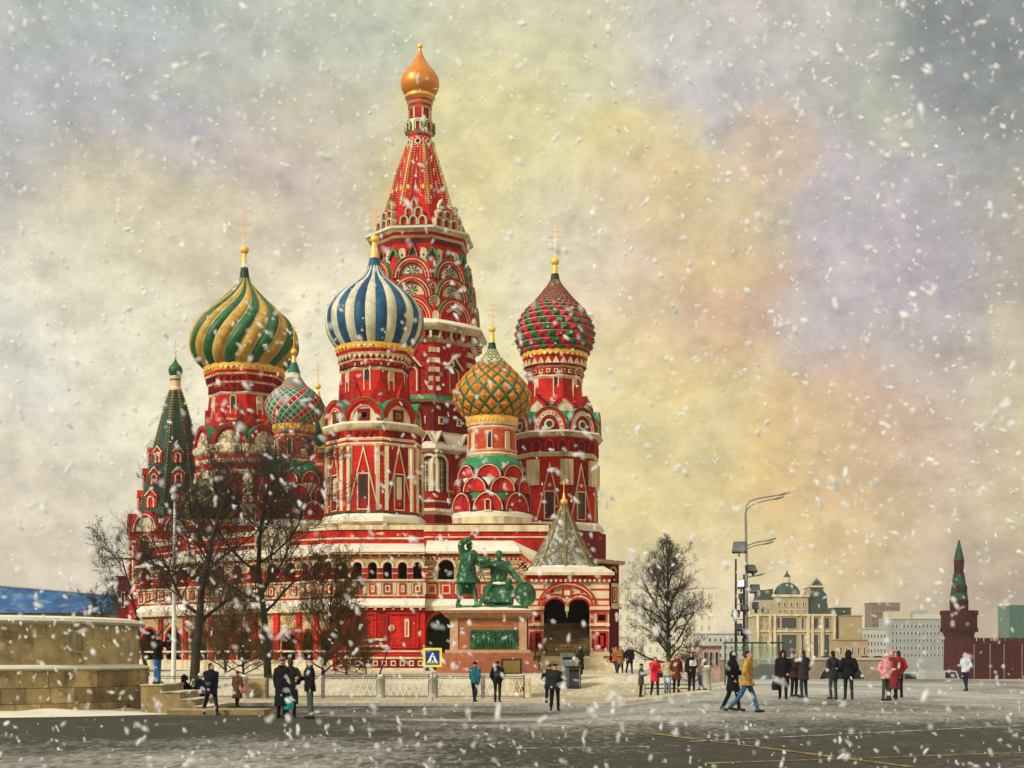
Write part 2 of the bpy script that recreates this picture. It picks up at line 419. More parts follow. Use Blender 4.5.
# windows with pointed hoods
mb = MB(); mb.frame(0, 53 * s, T.Z(402))
mb.bands(o_win(1.5, 2.55), [(0, .3, 'red'), (.16, .3, 'cream'), (.30, .26, 'red'), (.42, .10, 'glass_grey')], .2)
mb.prism([(-1.05, 2.25), (-.85, 2.25), (0, 3.2), (.85, 2.25), (1.05, 2.25), (0, 3.5)], -.1, .42, 'cream')
mb.prism([(-.85, 2.25), (0, 3.2), (.85, 2.25)], -.1, .3, 'red_dark')
rep(mb, 'window', tw, [c + ph for c in OCT])
# three tiers of big round kokoshniks with stars
def star(mb, r, k='iron', o=.02, cz=.0):
    for i in range(8):
        a = math.pi * i / 4; c, sn = math.cos(a), math.sin(a)
        mb.prism([(.10 * r * c, cz + .10 * r * sn), (.62 * r * c + .13 * r * sn, cz + .62 * r * sn - .13 * r * c), (r * c, cz + r * sn), (.62 * r * c - .13 * r * sn, cz + .62 * r * sn + .13 * r * c)], 0, o, k)
for row, (yb, rr, hh) in enumerate(((291.5, 46.5, 21), (311.5, 50, 22), (333.5, 53.5, 23))):
    mb = MB(); mb.frame(0, rr * s, T.Z(yb)); w = [37.5, 40, 42][row] * s
    mb.bands(o_round(w, hh * s, 18), [(0, .42, 'red'), (.20, .42, 'cream'), (.28, .42, 'red'), (.50, .34, 'cream'), (.56, .30, 'red_dark'), (.70, .16, 'cream')], .8)
    hood(mb, o_round(w + .12, hh * s + .06, 18), 'green_roof', .30 + .15, 1.2)
    if row < 2: mb.frame(0, rr * s + .17, T.Z(yb) + .72); star(mb, .62)
    else:
        mb.frame(0, rr * s, T.Z(yb)); mb.bands(o_round(1.5, 1.15, 12), [(0, .26, 'red_dark'), (.15, .24, 'red'), (.3, .2, 'red_dark')], .1)
    rep(mb, 'kokoshnik', tw, [c + ph for c in OCT])
for yb, rr, rad, st in ((299, 50.5, 4.2, 0), (315, 54, 6.6, 1), (333, 58.5, 4.2, 2)):
    mb = MB(); rad *= s
    if st < 2:
        mb.frame(0, rr * s, T.Z(yb)); mb.bands(o_circle(rad, 18), [(0, .4, 'red_dark'), (.10, .4, 'cream'), (.16, .4, 'red'), (.20, .34, 'cream')], .8, True)
        if st: mb.frame(0, rr * s + .34, T.Z(yb)); star(mb, .42)
        else: mb.frame(0, rr * s + .34, T.Z(yb)); mb.prism([(.11 * math.cos(i), .11 * math.sin(i)) for i in range(6)], 0, .03, 'iron')
    else:
        mb.frame(0, rr * s, T.Z(yb)); mb.bands(o_win(.85, .85), [(0, .4, 'red'), (.1, .4, 'cream')], .6)
    rep(mb, 'rosette', tw, [c + ph + 22.5 for c in OCT])
# niches under the eaves
r0 = 43.3 * s
for q in (-1.0, 1.0):
    mb = MB(); mb.frame(0, r0, T.Z(276)); mb.bands(shift(o_win(.85, 1.55), q, 0), [(0, .25, 'red'), (.12, .25, 'cream')], .8)
    mb.frame(0, r0 + .25, T.Z(268)); mb.prism([(q + .11 * math.cos(i), .11 * math.sin(i)) for i in range(6)], 0, .03, 'iron')
    rep(mb, 'niche', tw, [c + ph for c in OCT])
mb = MB(); mb.frame(0, r0, T.Z(273)); mb.bands(o_ogee(1.0, 1.75), [(0, .32, 'red'), (.1, .3, 'green_roof'), (.18, .2, 'red_dark'), (.26, .1, 'glass')], .8)
rep(mb, 'window', tw, [c + ph for c in OCT])
mb = MB()
mb.frame(0, r0 / math.cos(R(22.5)) + .1); mb.prism([(-.62, T.Z(272)), (-.34, T.Z(264)), (0, T.Z(260)), (.34, T.Z(264)), (.62, T.Z(272)), (.48, T.Z(272)), (0, T.Z(262.6)), (-.48, T.Z(272))], -.9, .22, 'green_roof')
rep(mb, 'corner_hood', tw, [c + ph + 22.5 for c in OCT])
# tent
mb = MB()
mb.lathe(T.prof([(238, 39.5), (208, 31), (175, 22), (141, 11.4), (138, 11)]), 8, 'red', ph, True, True)
g8 = 1 / math.cos(R(22.5))
def tent_r(y): return np.interp(y, [141, 175, 208, 238], [11.4, 22, 31, 39.5]) * s
def tent_dots(mb, fr, k, n, y0, y1, sz, face=True):
    for i in range(n):
        y = y0 + (y1 - y0) * i / (n - 1); r = tent_r(y)
        for c in OCT:
            a = c + ph
            if fr == 'rib': mb.frame(a + 22.5, r * g8, T.Z(y)); mb.box(-sz, sz, -.05, .10, -sz, sz, k)
            else:
                for sg in (-1, 1): mb.frame(a, r, T.Z(y)); u = sg * fr * r * .414; mb.box(u - sz, u + sz, -.05, .08, -sz, sz, k)
tent_dots(mb, 'rib', 'cream', 34, 143, 214, .072)
tent_dots(mb, .82, 'gold_bright', 26, 150, 214, .045)
tent_dots(mb, .42, 'cream', 22, 150, 205, .042)
for c in OCT:
    for y, hh in ((150, .5), (164, .6), (178, .7), (192, .7)):
        mb.frame(c + ph, tent_r(y), T.Z(y)); mb.prism([(-.07, -hh / 2), (0, hh / 2), (.07, -hh / 2)], -.2, .10, 'cream')
    for q in (-1, 0, 1):
        y = 196; mb.frame(c + ph, tent_r(y), T.Z(y)); mb.prism([(q * .7 + .16 * math.cos(i * math.pi / 2), .26 * math.sin(i * math.pi / 2)) for i in range(4)], -.1, .10, 'gold_bright' if q else 'cream')
    y = 146; mb.frame(c + ph, tent_r(y), T.Z(y)); mb.bands(o_circle(.33, 12), [(0, .14, 'cream'), (.13, .14, 'cream'), (.14, .05, 'red_dark')], .2, True)
tent = mb.build('tent_roof', tw, smooth=20)
mb = MB()
for q, y, w in ((-1.05, 236, 8.6), (-0.35 * 0, 236, 8.6), (1.05, 236, 8.6), (-.55, 226, 8.2), (.55, 226, 8.2), (0, 216, 7.6)):
    r = tent_r(y + 1); u = q * w * s
    mb.frame(0, r, T.Z(y + 2)); mb.bands(shift(o_ogee(w * s * 1.05, w * s * 1.3) if y == 216 else o_win(w * s, w * s * 1.05), u, 0), [(0, .5 - (236 - y) * .01, 'cream'), (.11, .45, 'green_roof'), (.15, .36, 'cream'), (.19, .28, 'red')], 1.1)
rep(mb, 'gable', tw, [c + ph for c in OCT])
mb = MB()
mb.lathe(T.prof([(142, 11.3, 'cream'), (140, 12, 'red'), (136.5, 10.7, 'cream'), (134.5, 13.5, 'cream'), (124, 13.8, 'cream'), (122.5, 13, 'green_roof'), (121, 10.8, 'red'), (111, 10.6, 'cream'), (109.5, 12.2, 'red'), (106, 11.6, 'cream'), (104, 13.2, 'red'), (101.5, 12.6, 'gold'), (99, 15.2, 'gold'), (96.5, 15.4, 'gold'), (95.5, 12, 'gold')]), 16, 'red', ph, True)
for i in range(8):
    mb.frame(i * 45 + ph, 13.6 * s, T.Z(134)); mb.bands(o_win(.75, .95), [(0, .14, 'green_roof'), (.09, .14, 'cream'), (.2, .05, 'red')], .2)
    mb.frame(i * 45 + ph + 22, 10.6 * s, 0); mb.box(-.07, .07, -.1, .1, T.Z(121), T.Z(111), 'cream')
mb.build('lantern', tw)
mb = MB(); cv = curve(T, [(97, 12.5), (93, 16.5), (88, 18.9), (83.5, 19.3), (78, 18.2), (72, 14.6), (66, 9.6), (60, 5.6), (55, 3), (51, 1.7)], 45)
mb.lathe([(r, z) for r, z in cv], 40, 'gold_orange'); mb.build('onion_dome', tw, smooth=60, label='plain golden onion dome')
finial(T, tw, [(52, 1.8, 'gold'), (46, 1.1, 'gold')], 46.5, 2.8, 42)

# ---- helper for round/octagonal domed towers
def zig(mb, T, y0, y1, r, n, k='cream', down=False): ring_tris(mb, r * T.s, T.Z(y1), T.Z(y0), n, k, .06, down=down)
def dots(mb, T, y, r, n, sz, k): ring_boxes(mb, r * T.s, T.Z(y) - sz, T.Z(y) + sz, n, 2 * sz, .07, k)

# ---- front tower, blue and white dome
T = Tower(374.5, 72); s = T.s; ph = -8
mb = MB()
mb.lathe(T.prof([(575, 50, 'cream'), (557, 50, 'cream'), (551, 49, 'snow'), (549, 47.5, 'red'), (539.5, 46.5, 'cream'), (538, 47.5, 'cream'), (536.5, 46.5, 'red'), (528.5, 46, 'cream'), (526, 48.5, 'snow'), (521, 48.5, 'snow'), (518, 46, 'green_dark'), (516, 46, 'red'), (452, 44.4, 'cream'), (450.5, 45.4, 'cream'), (449, 44.4, 'red'), (446.8, 44.4, 'cream'), (445.5, 45.2, 'cream'), (444, 44.4, 'red'), (437, 44.6, 'cream'), (435, 47, 'cream'), (431, 48.5, 'snow'), (429.5, 48, 'snow'), (428, 44, 'green_roof'), (409, 34, 'red'), (400, 32, 'red'), (376, 30.6, 'cream'), (374.5, 31.6, 'cream'), (373, 31.4, 'red'), (367, 32.2, 'cream'), (365.5, 33.2, 'red'), (360.5, 33.8, 'cream'), (359, 35, 'red'), (355.5, 35.5, 'gold_bright'), (353, 37)]), 8, 'red', ph, True, True)
valance(mb, T, 350, 355, 38.5)
zig(mb, T, 361, 365.3, 35.5, 40, 'cream', True); zig(mb, T, 368, 372.5, 34, 32, 'red_dark'); dots(mb, T, 370.3, 33.3, 24, .12, 'cream')
zig(mb, T, 438, 443.8, 46.4, 40, 'red_dark', True)
for c in OCT:
    a = c + ph
    mb.frame(a + 22.5, 44.6 * s * g8); 
    for u in (-.34, .34): mb.box(u - .14, u + .14, -.4, .08, T.Z(515), T.Z(453), 'cream')
    for u in (-1, 1):
        mb.frame(a, 44.6 * s); mb.box(u * .99 - .10, u * .99 + .10, -.3, .06, T.Z(480), T.Z(452.5), 'cream')
    mb.frame(a, 44.8 * s)
    for v in range(14):
        for u in (-1.28, 1.28): mb.box(u - .05, u + .05, -.1, .09, T.Z(512 - v * 4.1), T.Z(510.6 - v * 4.1), 'cream')
    # flaring pointed facets at the foot of the drum
    mb.frame(a + 22.5, 30.6 * s * g8); mb.prism([(-.85, T.Z(408)), (0, T.Z(383)), (.85, T.Z(408))], -.6, .16, 'red')
tw = mb.build('chapel_tower', cath, T.loc(), label='frontmost red tower under the blue and white striped dome')
slits('window', tw, .58, 2.3, T.Z(403), 31 * s, [c + ph for c in OCT[::2]])
slits('blind_window', tw, .55, 2.2, T.Z(403), 31 * s, [c + ph for c in OCT[1::2]], 'cream')
mb = MB(); mb.frame(0, 45 * s); gabled_panel(mb, 31 * s, 63 * s, T.Z(514.5), 'red', 'glass', .57, .40); rep(mb, 'gabled_window', tw, [c + ph for c in OCT[::2]])
mb = MB(); mb.frame(0, 45 * s); gabled_panel(mb, 31 * s, 63 * s, T.Z(514.5), 'red', 'cream', .57, .40); rep(mb, 'gabled_panel', tw, [c + ph for c in OCT[1::2]])
mb = MB(); mb.frame(0, 39 * s, T.Z(429.5)); w, h = 40 * s, 23.5 * s
mb.bands(o_round(w, h, 20), [(0, .62, 'red'), (.28, .62, 'red_dark'), (.30, .52, 'red'), (.55, .52, 'cream'), (.60, .40, 'cream')], 1.6)
mb.bands(shift(o_rect(.95, .95), 0, .1), [(0, .46, 'red_dark'), (.14, .46, 'red_dark'), (.26, .40, 'cream'), (.36, .40, 'iron')], .2, True)
hood(mb, o_round(w + .14, h + .07, 20), 'green_roof', .5 + .15, 1.8)
rep(mb, 'kokoshnik', tw, [c + ph for c in OCT])
mb = MB()
cv = curve(T, [(351, 35), (345.5, 40), (335, 45.5), (322, 47.6), (311, 45.5), (300, 38.5), (290, 28), (280, 15), (272, 8.5), (267, 6.8)], 54)
dome_lobes(mb, cv, 28, ['blue', 'dome_white'], .035, 0.0, 'iron', 7, .05, .12)
mb.build('onion_dome', tw, smooth=50, label='onion dome with vertical blue and white stripes')
finial(T, tw, [(270, 7.6, 'blue'), (258.5, 4.8, 'blue'), (258.4, 4.6, 'gold_bright'), (243, 2.6, 'gold_bright')], 239.5, 4.4, 205)

# ---- left tower, green and yellow twisted dome
T = Tower(244.5, 81); s = T.s; ph = -8
mb = MB()
mb.lathe(T.prof([(600, 48, 'red'), (530, 47, 'cream'), (527, 49, 'snow'), (523, 46.5, 'red'), (512, 45.5, 'cream'), (509, 46, 'red'), (479, 44.5, 'cream'), (477, 45.4, 'cream'), (475, 44.5, 'red'), (468, 44, 'cream'), (466, 45, 'cream'), (464, 44, 'red'), (460, 43.6, 'cream'), (458, 45.8, 'cream'), (452, 46.4, 'snow'), (450.5, 46, 'snow'), (449, 42, 'green_roof'), (434, 36.5, 'red'), (425, 34.5, 'red'), (400, 32, 'cream'), (398.5, 33, 'cream'), (397, 32, 'red'), (389, 33, 'cream'), (387.3, 34.5, 'red'), (381, 35.5, 'cream'), (379.5, 36.5, 'red'), (376.5, 36.6, 'gold_bright'), (374, 38)]), 8, 'red', ph, True, True)
valance(mb, T, 370, 376, 39.5, 44)
zig(mb, T, 382, 387, 36.8, 40, 'red_dark', True); zig(mb, T, 390, 396, 34.8, 36, 'red_dark'); 
for c in OCT:
    mb.frame(c + ph + 22.5, 33.5 * s * g8); mb.prism([(-1.25, T.Z(434)), (-.55, T.Z(422)), (0, T.Z(412)), (.55, T.Z(422)), (1.25, T.Z(434))], -.6, .22, 'red')
    mb.frame(c + ph + 22.5, 44.5 * s * g8); mb.box(-.3, .3, -.5, .1, T.Z(523), T.Z(479), 'cream')
    for u in (-1.35, 1.35): mb.frame(c + ph, 44.8 * s); mb.box(u - .12, u + .12, -.4, .12, T.Z(523), T.Z(479), 'cream')
tw = mb.build('chapel_tower', cath, T.loc(), label='left red tower under the large green and yellow swirled dome')
slits('window', tw, .60, 2.1, T.Z(424), 33.3 * s, [c + ph for c in OCT[::2]])
slits('blind_window', tw, .60, 2.1, T.Z(424), 33.3 * s, [c + ph for c in OCT[1::2]], 'cream')
mb = MB(); mb.frame(0, 38 * s, T.Z(451)); w, h = 36 * s, 20 * s
mb.bands(o_round(w, h, 20), [(0, .75, 'red'), (.30, .75, 'red_dark'), (.34, .62, 'red'), (.55, .60, 'cream')], 1.6)
hood(mb, o_round(w + .14, h + .07, 20), 'green_roof', .6 + .15, 1.8)
rep(mb, 'kokoshnik', tw, [c + ph for c in OCT])
mb = MB(); mb.frame(0, 45.2 * s); gabled_panel(mb, 26 * s, 50 * s, T.Z(519), 'red', 'cream', .5, .40); rep(mb, 'gabled_panel', tw, [c + ph for c in OCT])
mb = MB()
cv = curve(T, [(374, 34), (369, 39), (360, 46.5), (350, 50), (340, 50), (330, 47), (320, 41), (310, 31.5), (300, 21), (290, 12), (283, 6.5), (279, 5.3)], 60)
dome_lobes(mb, cv, 22, ['green', 'yellow'], .075, 1.15, 'cream', 8, .08, .2)
mb.build('onion_dome', tw, smooth=50, label='onion dome with twisted green and yellow ribs')
finial(T, tw, [(281, 5.4, 'green_dark'), (268, 3.6, 'green_dark'), (267.9, 3.2, 'gold_bright'), (254, 2.4, 'gold_bright')], 250, 4.4, 211)

# ---- right tower, red and green studded dome
T = Tower(555, 79); s = T.s; ph = -9
mb = MB()
mb.lathe(T.prof([(640, 44, 'red_dark'), (557, 44, 'cream'), (554, 46, 'red_dark'), (546, 45, 'red_dark'), (544, 47, 'cream'), (541, 48, 'red_dark'), (534, 46.5, 'snow'), (529, 47.5, 'snow'), (526, 45.5, 'red'), (524, 40.5, 'red'), (462, 40.5, 'cream'), (459, 42.5, 'cream'), (457.5, 41, 'red_dark'), (445, 41.5, 'red'), (443, 43, 'cream'), (439, 46.5, 'snow'), (437.5, 46, 'snow'), (436, 41, 'green_roof'), (418, 34, 'green_roof'), (407, 27.5, 'red'), (383, 25.6, 'cream'), (381, 27, 'cream'), (379.8, 26.6, 'red'), (372.5, 27, 'cream'), (371, 28.4, 'red'), (363, 29.4, 'red'), (360, 30.2, 'gold_bright'), (358, 31)]), 8, 'red', ph, True, True)
valance(mb, T, 355.5, 361, 32.5, 36)
zig(mb, T, 362.5, 369, 31, 26, 'cream'); dots(mb, T, 376, 28, 24, .17, 'cream'); dots(mb, T, 376, 28.6, 24, .085, 'iron')
for c in OCT:
    a = c + ph
    for u in (-1.1, 0, 1.1):
        mb.frame(a, 41.2 * s, T.Z(457)); mb.bands(shift(o_win(.8, 1.0), u, 0), [(0, .10, 'red'), (.12, .10, 'red'), (.13, -.05, 'red_dark')], .2)
    mb.frame(a + 22.5, 40.8 * s * g8); mb.box(-.55, .55, -.6, .07, T.Z(490), T.Z(465), 'cream')
    mb.box(-.30, .30, -.6, .13, T.Z(488), T.Z(467), 'cream')
tw = mb.build('chapel_tower', cath, T.loc(), label='right red tower under the red and green studded dome')
slits('window', tw, .50, 2.2, T.Z(405), 26.3 * s, [c + ph + 9 for c in OCT[::2]])
slits('blind_window', tw, .48, 2.1, T.Z(405), 26.3 * s, [c + ph + 9 for c in OCT[1::2]], 'cream')
mb = MB(); mb.frame(0, 41 * s); gabled_panel(mb, 26 * s, 56 * s, T.Z(523.5), 'red', 'glass', .5, .42)
mb.frame(0, 41.2 * s, T.Z(490)); mb.bands(o_circle(.16, 10), [(0, .1, 'cream'), (.1, .1, 'cream')], .1, True)
rep(mb, 'gabled_window', tw, [c + ph for c in OCT])
mb = MB(); mb.frame(0, 38 * s, T.Z(438.5)); w, h = 36 * s, 24 * s
mb.bands(o_round(w, h, 20), [(0, .55, 'red_dark'), (.10, .55, 'red'), (.30, .55, 'cream'), (.66, .48, 'red'), (.84, .42, 'red_dark')], 1.6)
for i in range(1, 12):
    a = math.pi * i / 12; mb.frame(0, 38 * s + .50, T.Z(438.5)); u, v = -(w / 2 - .48) * math.cos(a), (h - .48) * math.sin(a); mb.box(u - .07, u + .07, 0, .05, v - .07, v + .07, 'iron')
mb.frame(0, 38 * s, T.Z(431)); mb.bands(o_circle(.44, 16), [(0, .52, 'cream'), (.17, .52, 'iron')], .2, True)
mb.frame(0, 38 * s, T.Z(438.5)); hood(mb, o_round(w + .14, h + .07, 20), 'green_roof', .45 + .15, 1.8)
rep(mb, 'kokoshnik', tw, [c + ph for c in OCT])
mb = MB(); mb.frame(0, 31 * s, T.Z(417)); w, h = 23 * s, 17.5 * s
mb.bands(o_ogee(w, h, 18), [(0, .5, 'red_dark'), (.10, .5, 'red'), (.32, .42, 'cream')], 1.2)
rep(mb, 'ogee_gable', tw, [c + ph + 22.5 for c in OCT])
mb = MB()
cv = curve(T, [(357, 31), (352, 33.8), (345, 36.6), (335, 37.8), (325, 35.8), (316, 32), (308, 26), (300, 18.4), (290, 10.8), (284, 6.5), (280, 4.6)], 60)
dome_studs(mb, cv, 26, lambda i, j: 'dome_red' if (i + (j + 1) // 2) % 2 else 'green', 'cream', .42)
mb.build('onion_dome', tw, smooth=12, label='onion dome of red and green pyramid studs')
finial(T, tw, [(282, 5.2, 'green_dark'), (274, 3.6, 'green_dark'), (273.9, 3.2, 'gold_bright'), (265, 2.2, 'gold_bright')], 261.5, 4.4, 225)

# ---- lower towers with rows of kokoshniks
def low_tower(px, y9, ph, pr, rows, label, dome_fn, fin, slit, val, dlabel):
    T = Tower(px, y9); s = T.s; mb = MB()
    mb.lathe(T.prof(pr), 48, 'red', ph, True)
    valance(mb, T, *val)
    tw = mb.build('chapel_tower', cath, T.loc(), label=label)
    slits('window', tw, .45, slit[2] * s, T.Z(slit[0]), slit[1] * s, [c + ph for c in OCT[::2]], 'glass', .08)
    slits('blind_window', tw, .42, slit[2] * s, T.Z(slit[0]), slit[1] * s, [c + ph for c in OCT[1::2]], 'cream', .08)
    for yb, r, w, h, off in rows:
        mb = MB(); mb.frame(0, (r - 2.2) * s, T.Z(yb))
        mb.bands(o_round(w * s, h * s, 16), [(0, .34, 'red_dark'), (.07, .34, 'cream'), (.15, .34, 'red_dark'), (.19, .26, 'red')], 1.0)
        rep(mb, 'kokoshnik', tw, [c + ph + off for c in OCT], lim=100)
    mb = MB(); dome_fn(mb, T); mb.build('onion_dome', tw, smooth=12, label=dlabel)
    finial(T, tw, *fin)
    return T, tw
def d_orange(mb, T):
    cv = curve(T, [(420, 25), (414, 31), (405, 36.8), (395, 38), (385, 34), (375, 26), (365, 16.5), (358, 10), (352, 6), (349, 4)], 60)
    dome_diamonds(mb, cv, 16, 1.15, lambda i, j, f: 'orange' if f < .50 else ('dome_white' if j % 2 else 'yellow'), 'green', .27, .14)
T, tw = low_tower(492, 72.5, -5, [(560, 42, 'cream'), (520, 40, 'snow'), (516, 41, 'snow'), (514, 37.5, 'green_roof'), (494, 34, 'snow'), (480, 32.5, 'green_roof'), (468, 31.5, 'green_roof'), (462, 28, 'green_roof'), (459.5, 24.5, 'cream'), (457, 26, 'cream'), (455, 25, 'red_orange'), (453.5, 24.8, 'cream'), (452.3, 25.4, 'red_orange'), (450.5, 23.6, 'red_orange'), (432, 23.6, 'cream'), (430.5, 24.8, 'cream'), (429, 24.2, 'red_orange'), (427.5, 24.2, 'cream'), (425.5, 25.5, 'gold_bright'), (421, 25.5, 'gold_bright'), (418, 24)],
    [(480.5, 32, 26, 13, 0), (495, 34.5, 27, 15, 22.5), (514, 37.5, 31, 19, 0)], 'low front tower under the orange and green lattice dome', d_orange,
    ([(352, 5, 'green_dark'), (343, 3.4, 'green_dark'), (342.9, 3, 'gold_bright'), (332, 2, 'gold_bright')], 329.5, 3.6, 300), (451, 23.7, 17), (419, 425, 26, 40), 'onion dome of orange diamonds in a green lattice')
slits('window', tw, .5, 11 * T.s, T.Z(514), 37 * T.s, [-5], 'glass', .07, .3)
def d_swirl(mb, T):
    cv = curve(T, [(427, 20.5), (423, 22.5), (416, 26.8), (408, 28.8), (401, 27.6), (393, 21.5), (386, 13), (379, 8), (374, 6), (370, 5)], 60)
    dome_diamonds(mb, cv, 22, .95, lambda i, j, f: ('dome_white' if f > .68 else ('dome_red' if (i - (j // 2)) % 3 < 1 else 'teal')), 'cream', .12, .14)
T, tw = low_tower(294, 73, -4, [(560, 40, 'cream'), (530, 38, 'snow'), (526, 39, 'snow'), (522, 35, 'green_roof'), (500, 32, 'snow'), (485, 30, 'green_roof'), (474, 28.5, 'green_roof'), (469, 25, 'green_roof'), (465.5, 20, 'cream'), (463, 21.5, 'cream'), (461, 20.3, 'red_orange'), (459, 20.3, 'cream'), (457.8, 20.8, 'red_orange'), (456, 18.8, 'red_orange'), (438, 18.8, 'cream'), (436.5, 19.6, 'red_orange'), (433.5, 19.4, 'cream'), (432, 20.5, 'gold_bright'), (428, 20.8, 'gold_bright'), (426, 19)],
    [(486, 29, 23, 13, 0), (503, 31.5, 25, 16, 22.5), (522, 34.5, 28, 19, 0)], 'low left tower under the small red and teal scaled dome', d_swirl,
    ([(373, 6.5, 'teal'), (363, 3.2, 'teal'), (362.9, 2.6, 'gold_bright'), (356, 2, 'gold_bright')], 352, 3.4, 322), (458, 18.9, 18), (426.5, 432, 21.2, 36), 'small onion dome of red and teal scales edged in cream')
def d_back(mb, T):
    cv = curve(T, [(450, 19), (445, 22), (437, 25), (430, 24.5), (422, 20), (412, 11), (404, 5.5), (398, 3)], 48)
    dome_lobes(mb, cv, 16, ['green_dark', 'olive'], .07, -.5, 'olive', 5, .06)
low_tower(318, 98, -4, [(600, 32, 'red'), (540, 32, 'cream'), (520, 33, 'red'), (468, 22, 'cream'), (465, 23, 'red'), (460, 19, 'red'), (455, 19.5, 'cream'), (453, 20, 'gold_bright'), (450, 20.5, 'gold_bright'), (448, 18)],
    [(500, 30, 24, 15, 0)], 'far tower half hidden between the left towers', d_back, ([(400, 3.4, 'gold'), (391, 1.6, 'gold')], 386.5, 3, 362), (478, 22, 12), (448, 453, 20.5, 30), 'dark green and olive ribbed onion dome')
def d_left(mb, T):
    cv = curve(T, [(522, 24), (517, 28), (510, 30.5), (502, 29.5), (494, 25.5), (486, 18), (479, 9.5), (474, 5), (471, 3.8)], 48)
    dome_diamonds(mb, cv, 20, 1.0, lambda i, j, f: ('snow' if f > .55 else ('olive' if (i - j // 2) % 3 else 'green_dark')), 'iron', .10, .12)
low_tower(212, 79, -4, [(600, 34, 'red'), (560, 34, 'cream'), (556, 33, 'snow'), (541, 25, 'cream'), (538, 26, 'red'), (532, 23.5, 'red'), (527, 24, 'gold_bright'), (523, 24.5, 'gold_bright'), (520, 22)],
    [(552, 31, 25, 15, 0)], 'leftmost low tower with snowy scaled dome behind the trees', d_left, ([(473, 4.5, 'green_dark'), (464, 2.8, 'green_dark'), (463.9, 2.4, 'gold_bright'), (459, 1.8, 'gold_bright')], 456, 3.2, 438), (538, 25, 7), (521, 526, 25, 30), 'snowy olive scaled onion dome')

# ---- bell tower with green tent
T = Tower(175.5, 90); s = T.s; ph = 22.5 - 4
mb = MB()
mb.lathe(T.prof([(690, 45, 'red'), (600, 44, 'snow'), (597, 46, 'cream'), (594, 44, 'red'), (588, 43, 'cream'), (585, 45, 'cream'), (582, 42, 'red'), (545, 42, 'cream'), (543, 43, 'red'), (530, 42, 'cream'), (527, 44, 'snow'), (523, 42, 'green_dark'), (519, 38)]), 8, 'red', ph, True, True)
for c in OCT:
    mb.frame(c + ph + 22.5, 43 * s * g8)
    for u in (-.35, .35): mb.box(u - .17, u + .17, -.6, .12, T.Z(582), T.Z(548), 'cream' if u > 0 else 'red')
    mb.box(-.6, .6, -.7, .2, T.Z(560), T.Z(558), 'cream')
    mb.frame(c + ph, 42.5 * s); mb.box(-1.4, 1.4, -.1, .08, T.Z(583), T.Z(580), 'cream')
bt = mb.build('bell_tower', cath, T.loc(), label='octagonal bell tower with a dark green tent roof at the far left')
mb = MB(); mb.frame(0, 42 * s, T.Z(578)); mb.bands(o_win(2.1, 4.3), [(0, .3, 'red'), (.2, .3, 'cream'), (.38, .24, 'red_dark'), (.5, .02, 'glass')], .3); rep(mb, 'belfry_opening', bt, [c + ph for c in OCT])
mb = MB(); mb.frame(0, 41 * s, T.Z(535)); mb.bands(o_round(3.5, 2.0, 16), [(0, .5, 'red'), (.3, .5, 'cream'), (.42, .45, 'red_dark'), (.6, .35, 'cream')], 1.2); rep(mb, 'kokoshnik', bt, [c + ph for c in OCT])
mb = MB(); tr = lambda y: np.interp(y, [391, 405, 450, 521], [5.8, 10.5, 22, 37.5]) * s
mb.lathe(T.prof([(521, 37.5), (450, 22), (405, 10.5), (391, 5.8)]), 8, 'green_dark', ph, True, True)
for i in range(44):
    y = 393 + i * 2.9
    for c in OCT:
        mb.frame(c + ph + 22.5, tr(y) * g8, T.Z(y)); mb.box(-.06, .06, -.05, .06, -.075, .075, 'yellow')
        if i < 24:
            for u in (-.5, .5): mb.frame(c + ph, tr(y), T.Z(y)); uu = u * tr(y) * .414 * 1.25; mb.box(uu - .035, uu + .035, -.05, .05, -.06, .06, 'yellow')
mb.build('tent_roof', bt, smooth=20, label='dark green tent roof with gold dotted ribs')
for yb, w, h in ((466, .95, 1.75), (488, 1.2, 1.85), (511, 1.4, 1.95)):
    mb = MB(); r = tr(yb); mb.frame(0, r, T.Z(yb))
    mb.prism([(-w / 2, 0), (-w / 2, h * .62), (0, h * .95), (w / 2, h * .62), (w / 2, 0)], -1.2, .08, 'red')
    mb.bands(o_win(w * .62, h * .6), [(0, .16, 'cream'), (.1, .16, 'cream'), (.15, .12, 'red'), (.22, .0, 'glass')], .1)
    mb.prism([(-w / 2 - .12, h * .60), (0, h), (w / 2 + .12, h * .60), (w / 2 - .02, h * .58), (0, h * .88), (-w / 2 + .02, h * .58)], -1.2, .2, 'red', None, 'cream')
    rep(mb, 'dormer', bt, [c + ph for c in OCT])
mb = MB(); mb.lathe(T.prof([(394, 6.2, 'red'), (391, 6.4, 'cream'), (389, 6.6, 'cream'), (387.5, 5.2, 'cream'), (381, 5, 'red'), (379.5, 5.6, 'cream'), (377, 6, 'cream'), (376, 4.5, 'cream')]), 16, 'cream'); mb.build('lantern', bt)
mb = MB(); cv = curve(T, [(376.5, 4.6), (373.5, 6.5), (370, 7), (367, 6), (364, 3.4), (361, 1.4), (358.5, .7)], 30); mb.lathe(cv, 24, 'green'); mb.build('onion_dome', bt, smooth=60, label='tiny green onion dome')
finial(T, bt, [(360, .8, 'gold'), (357, .6, 'gold')], 356.5, 1.2, 340)
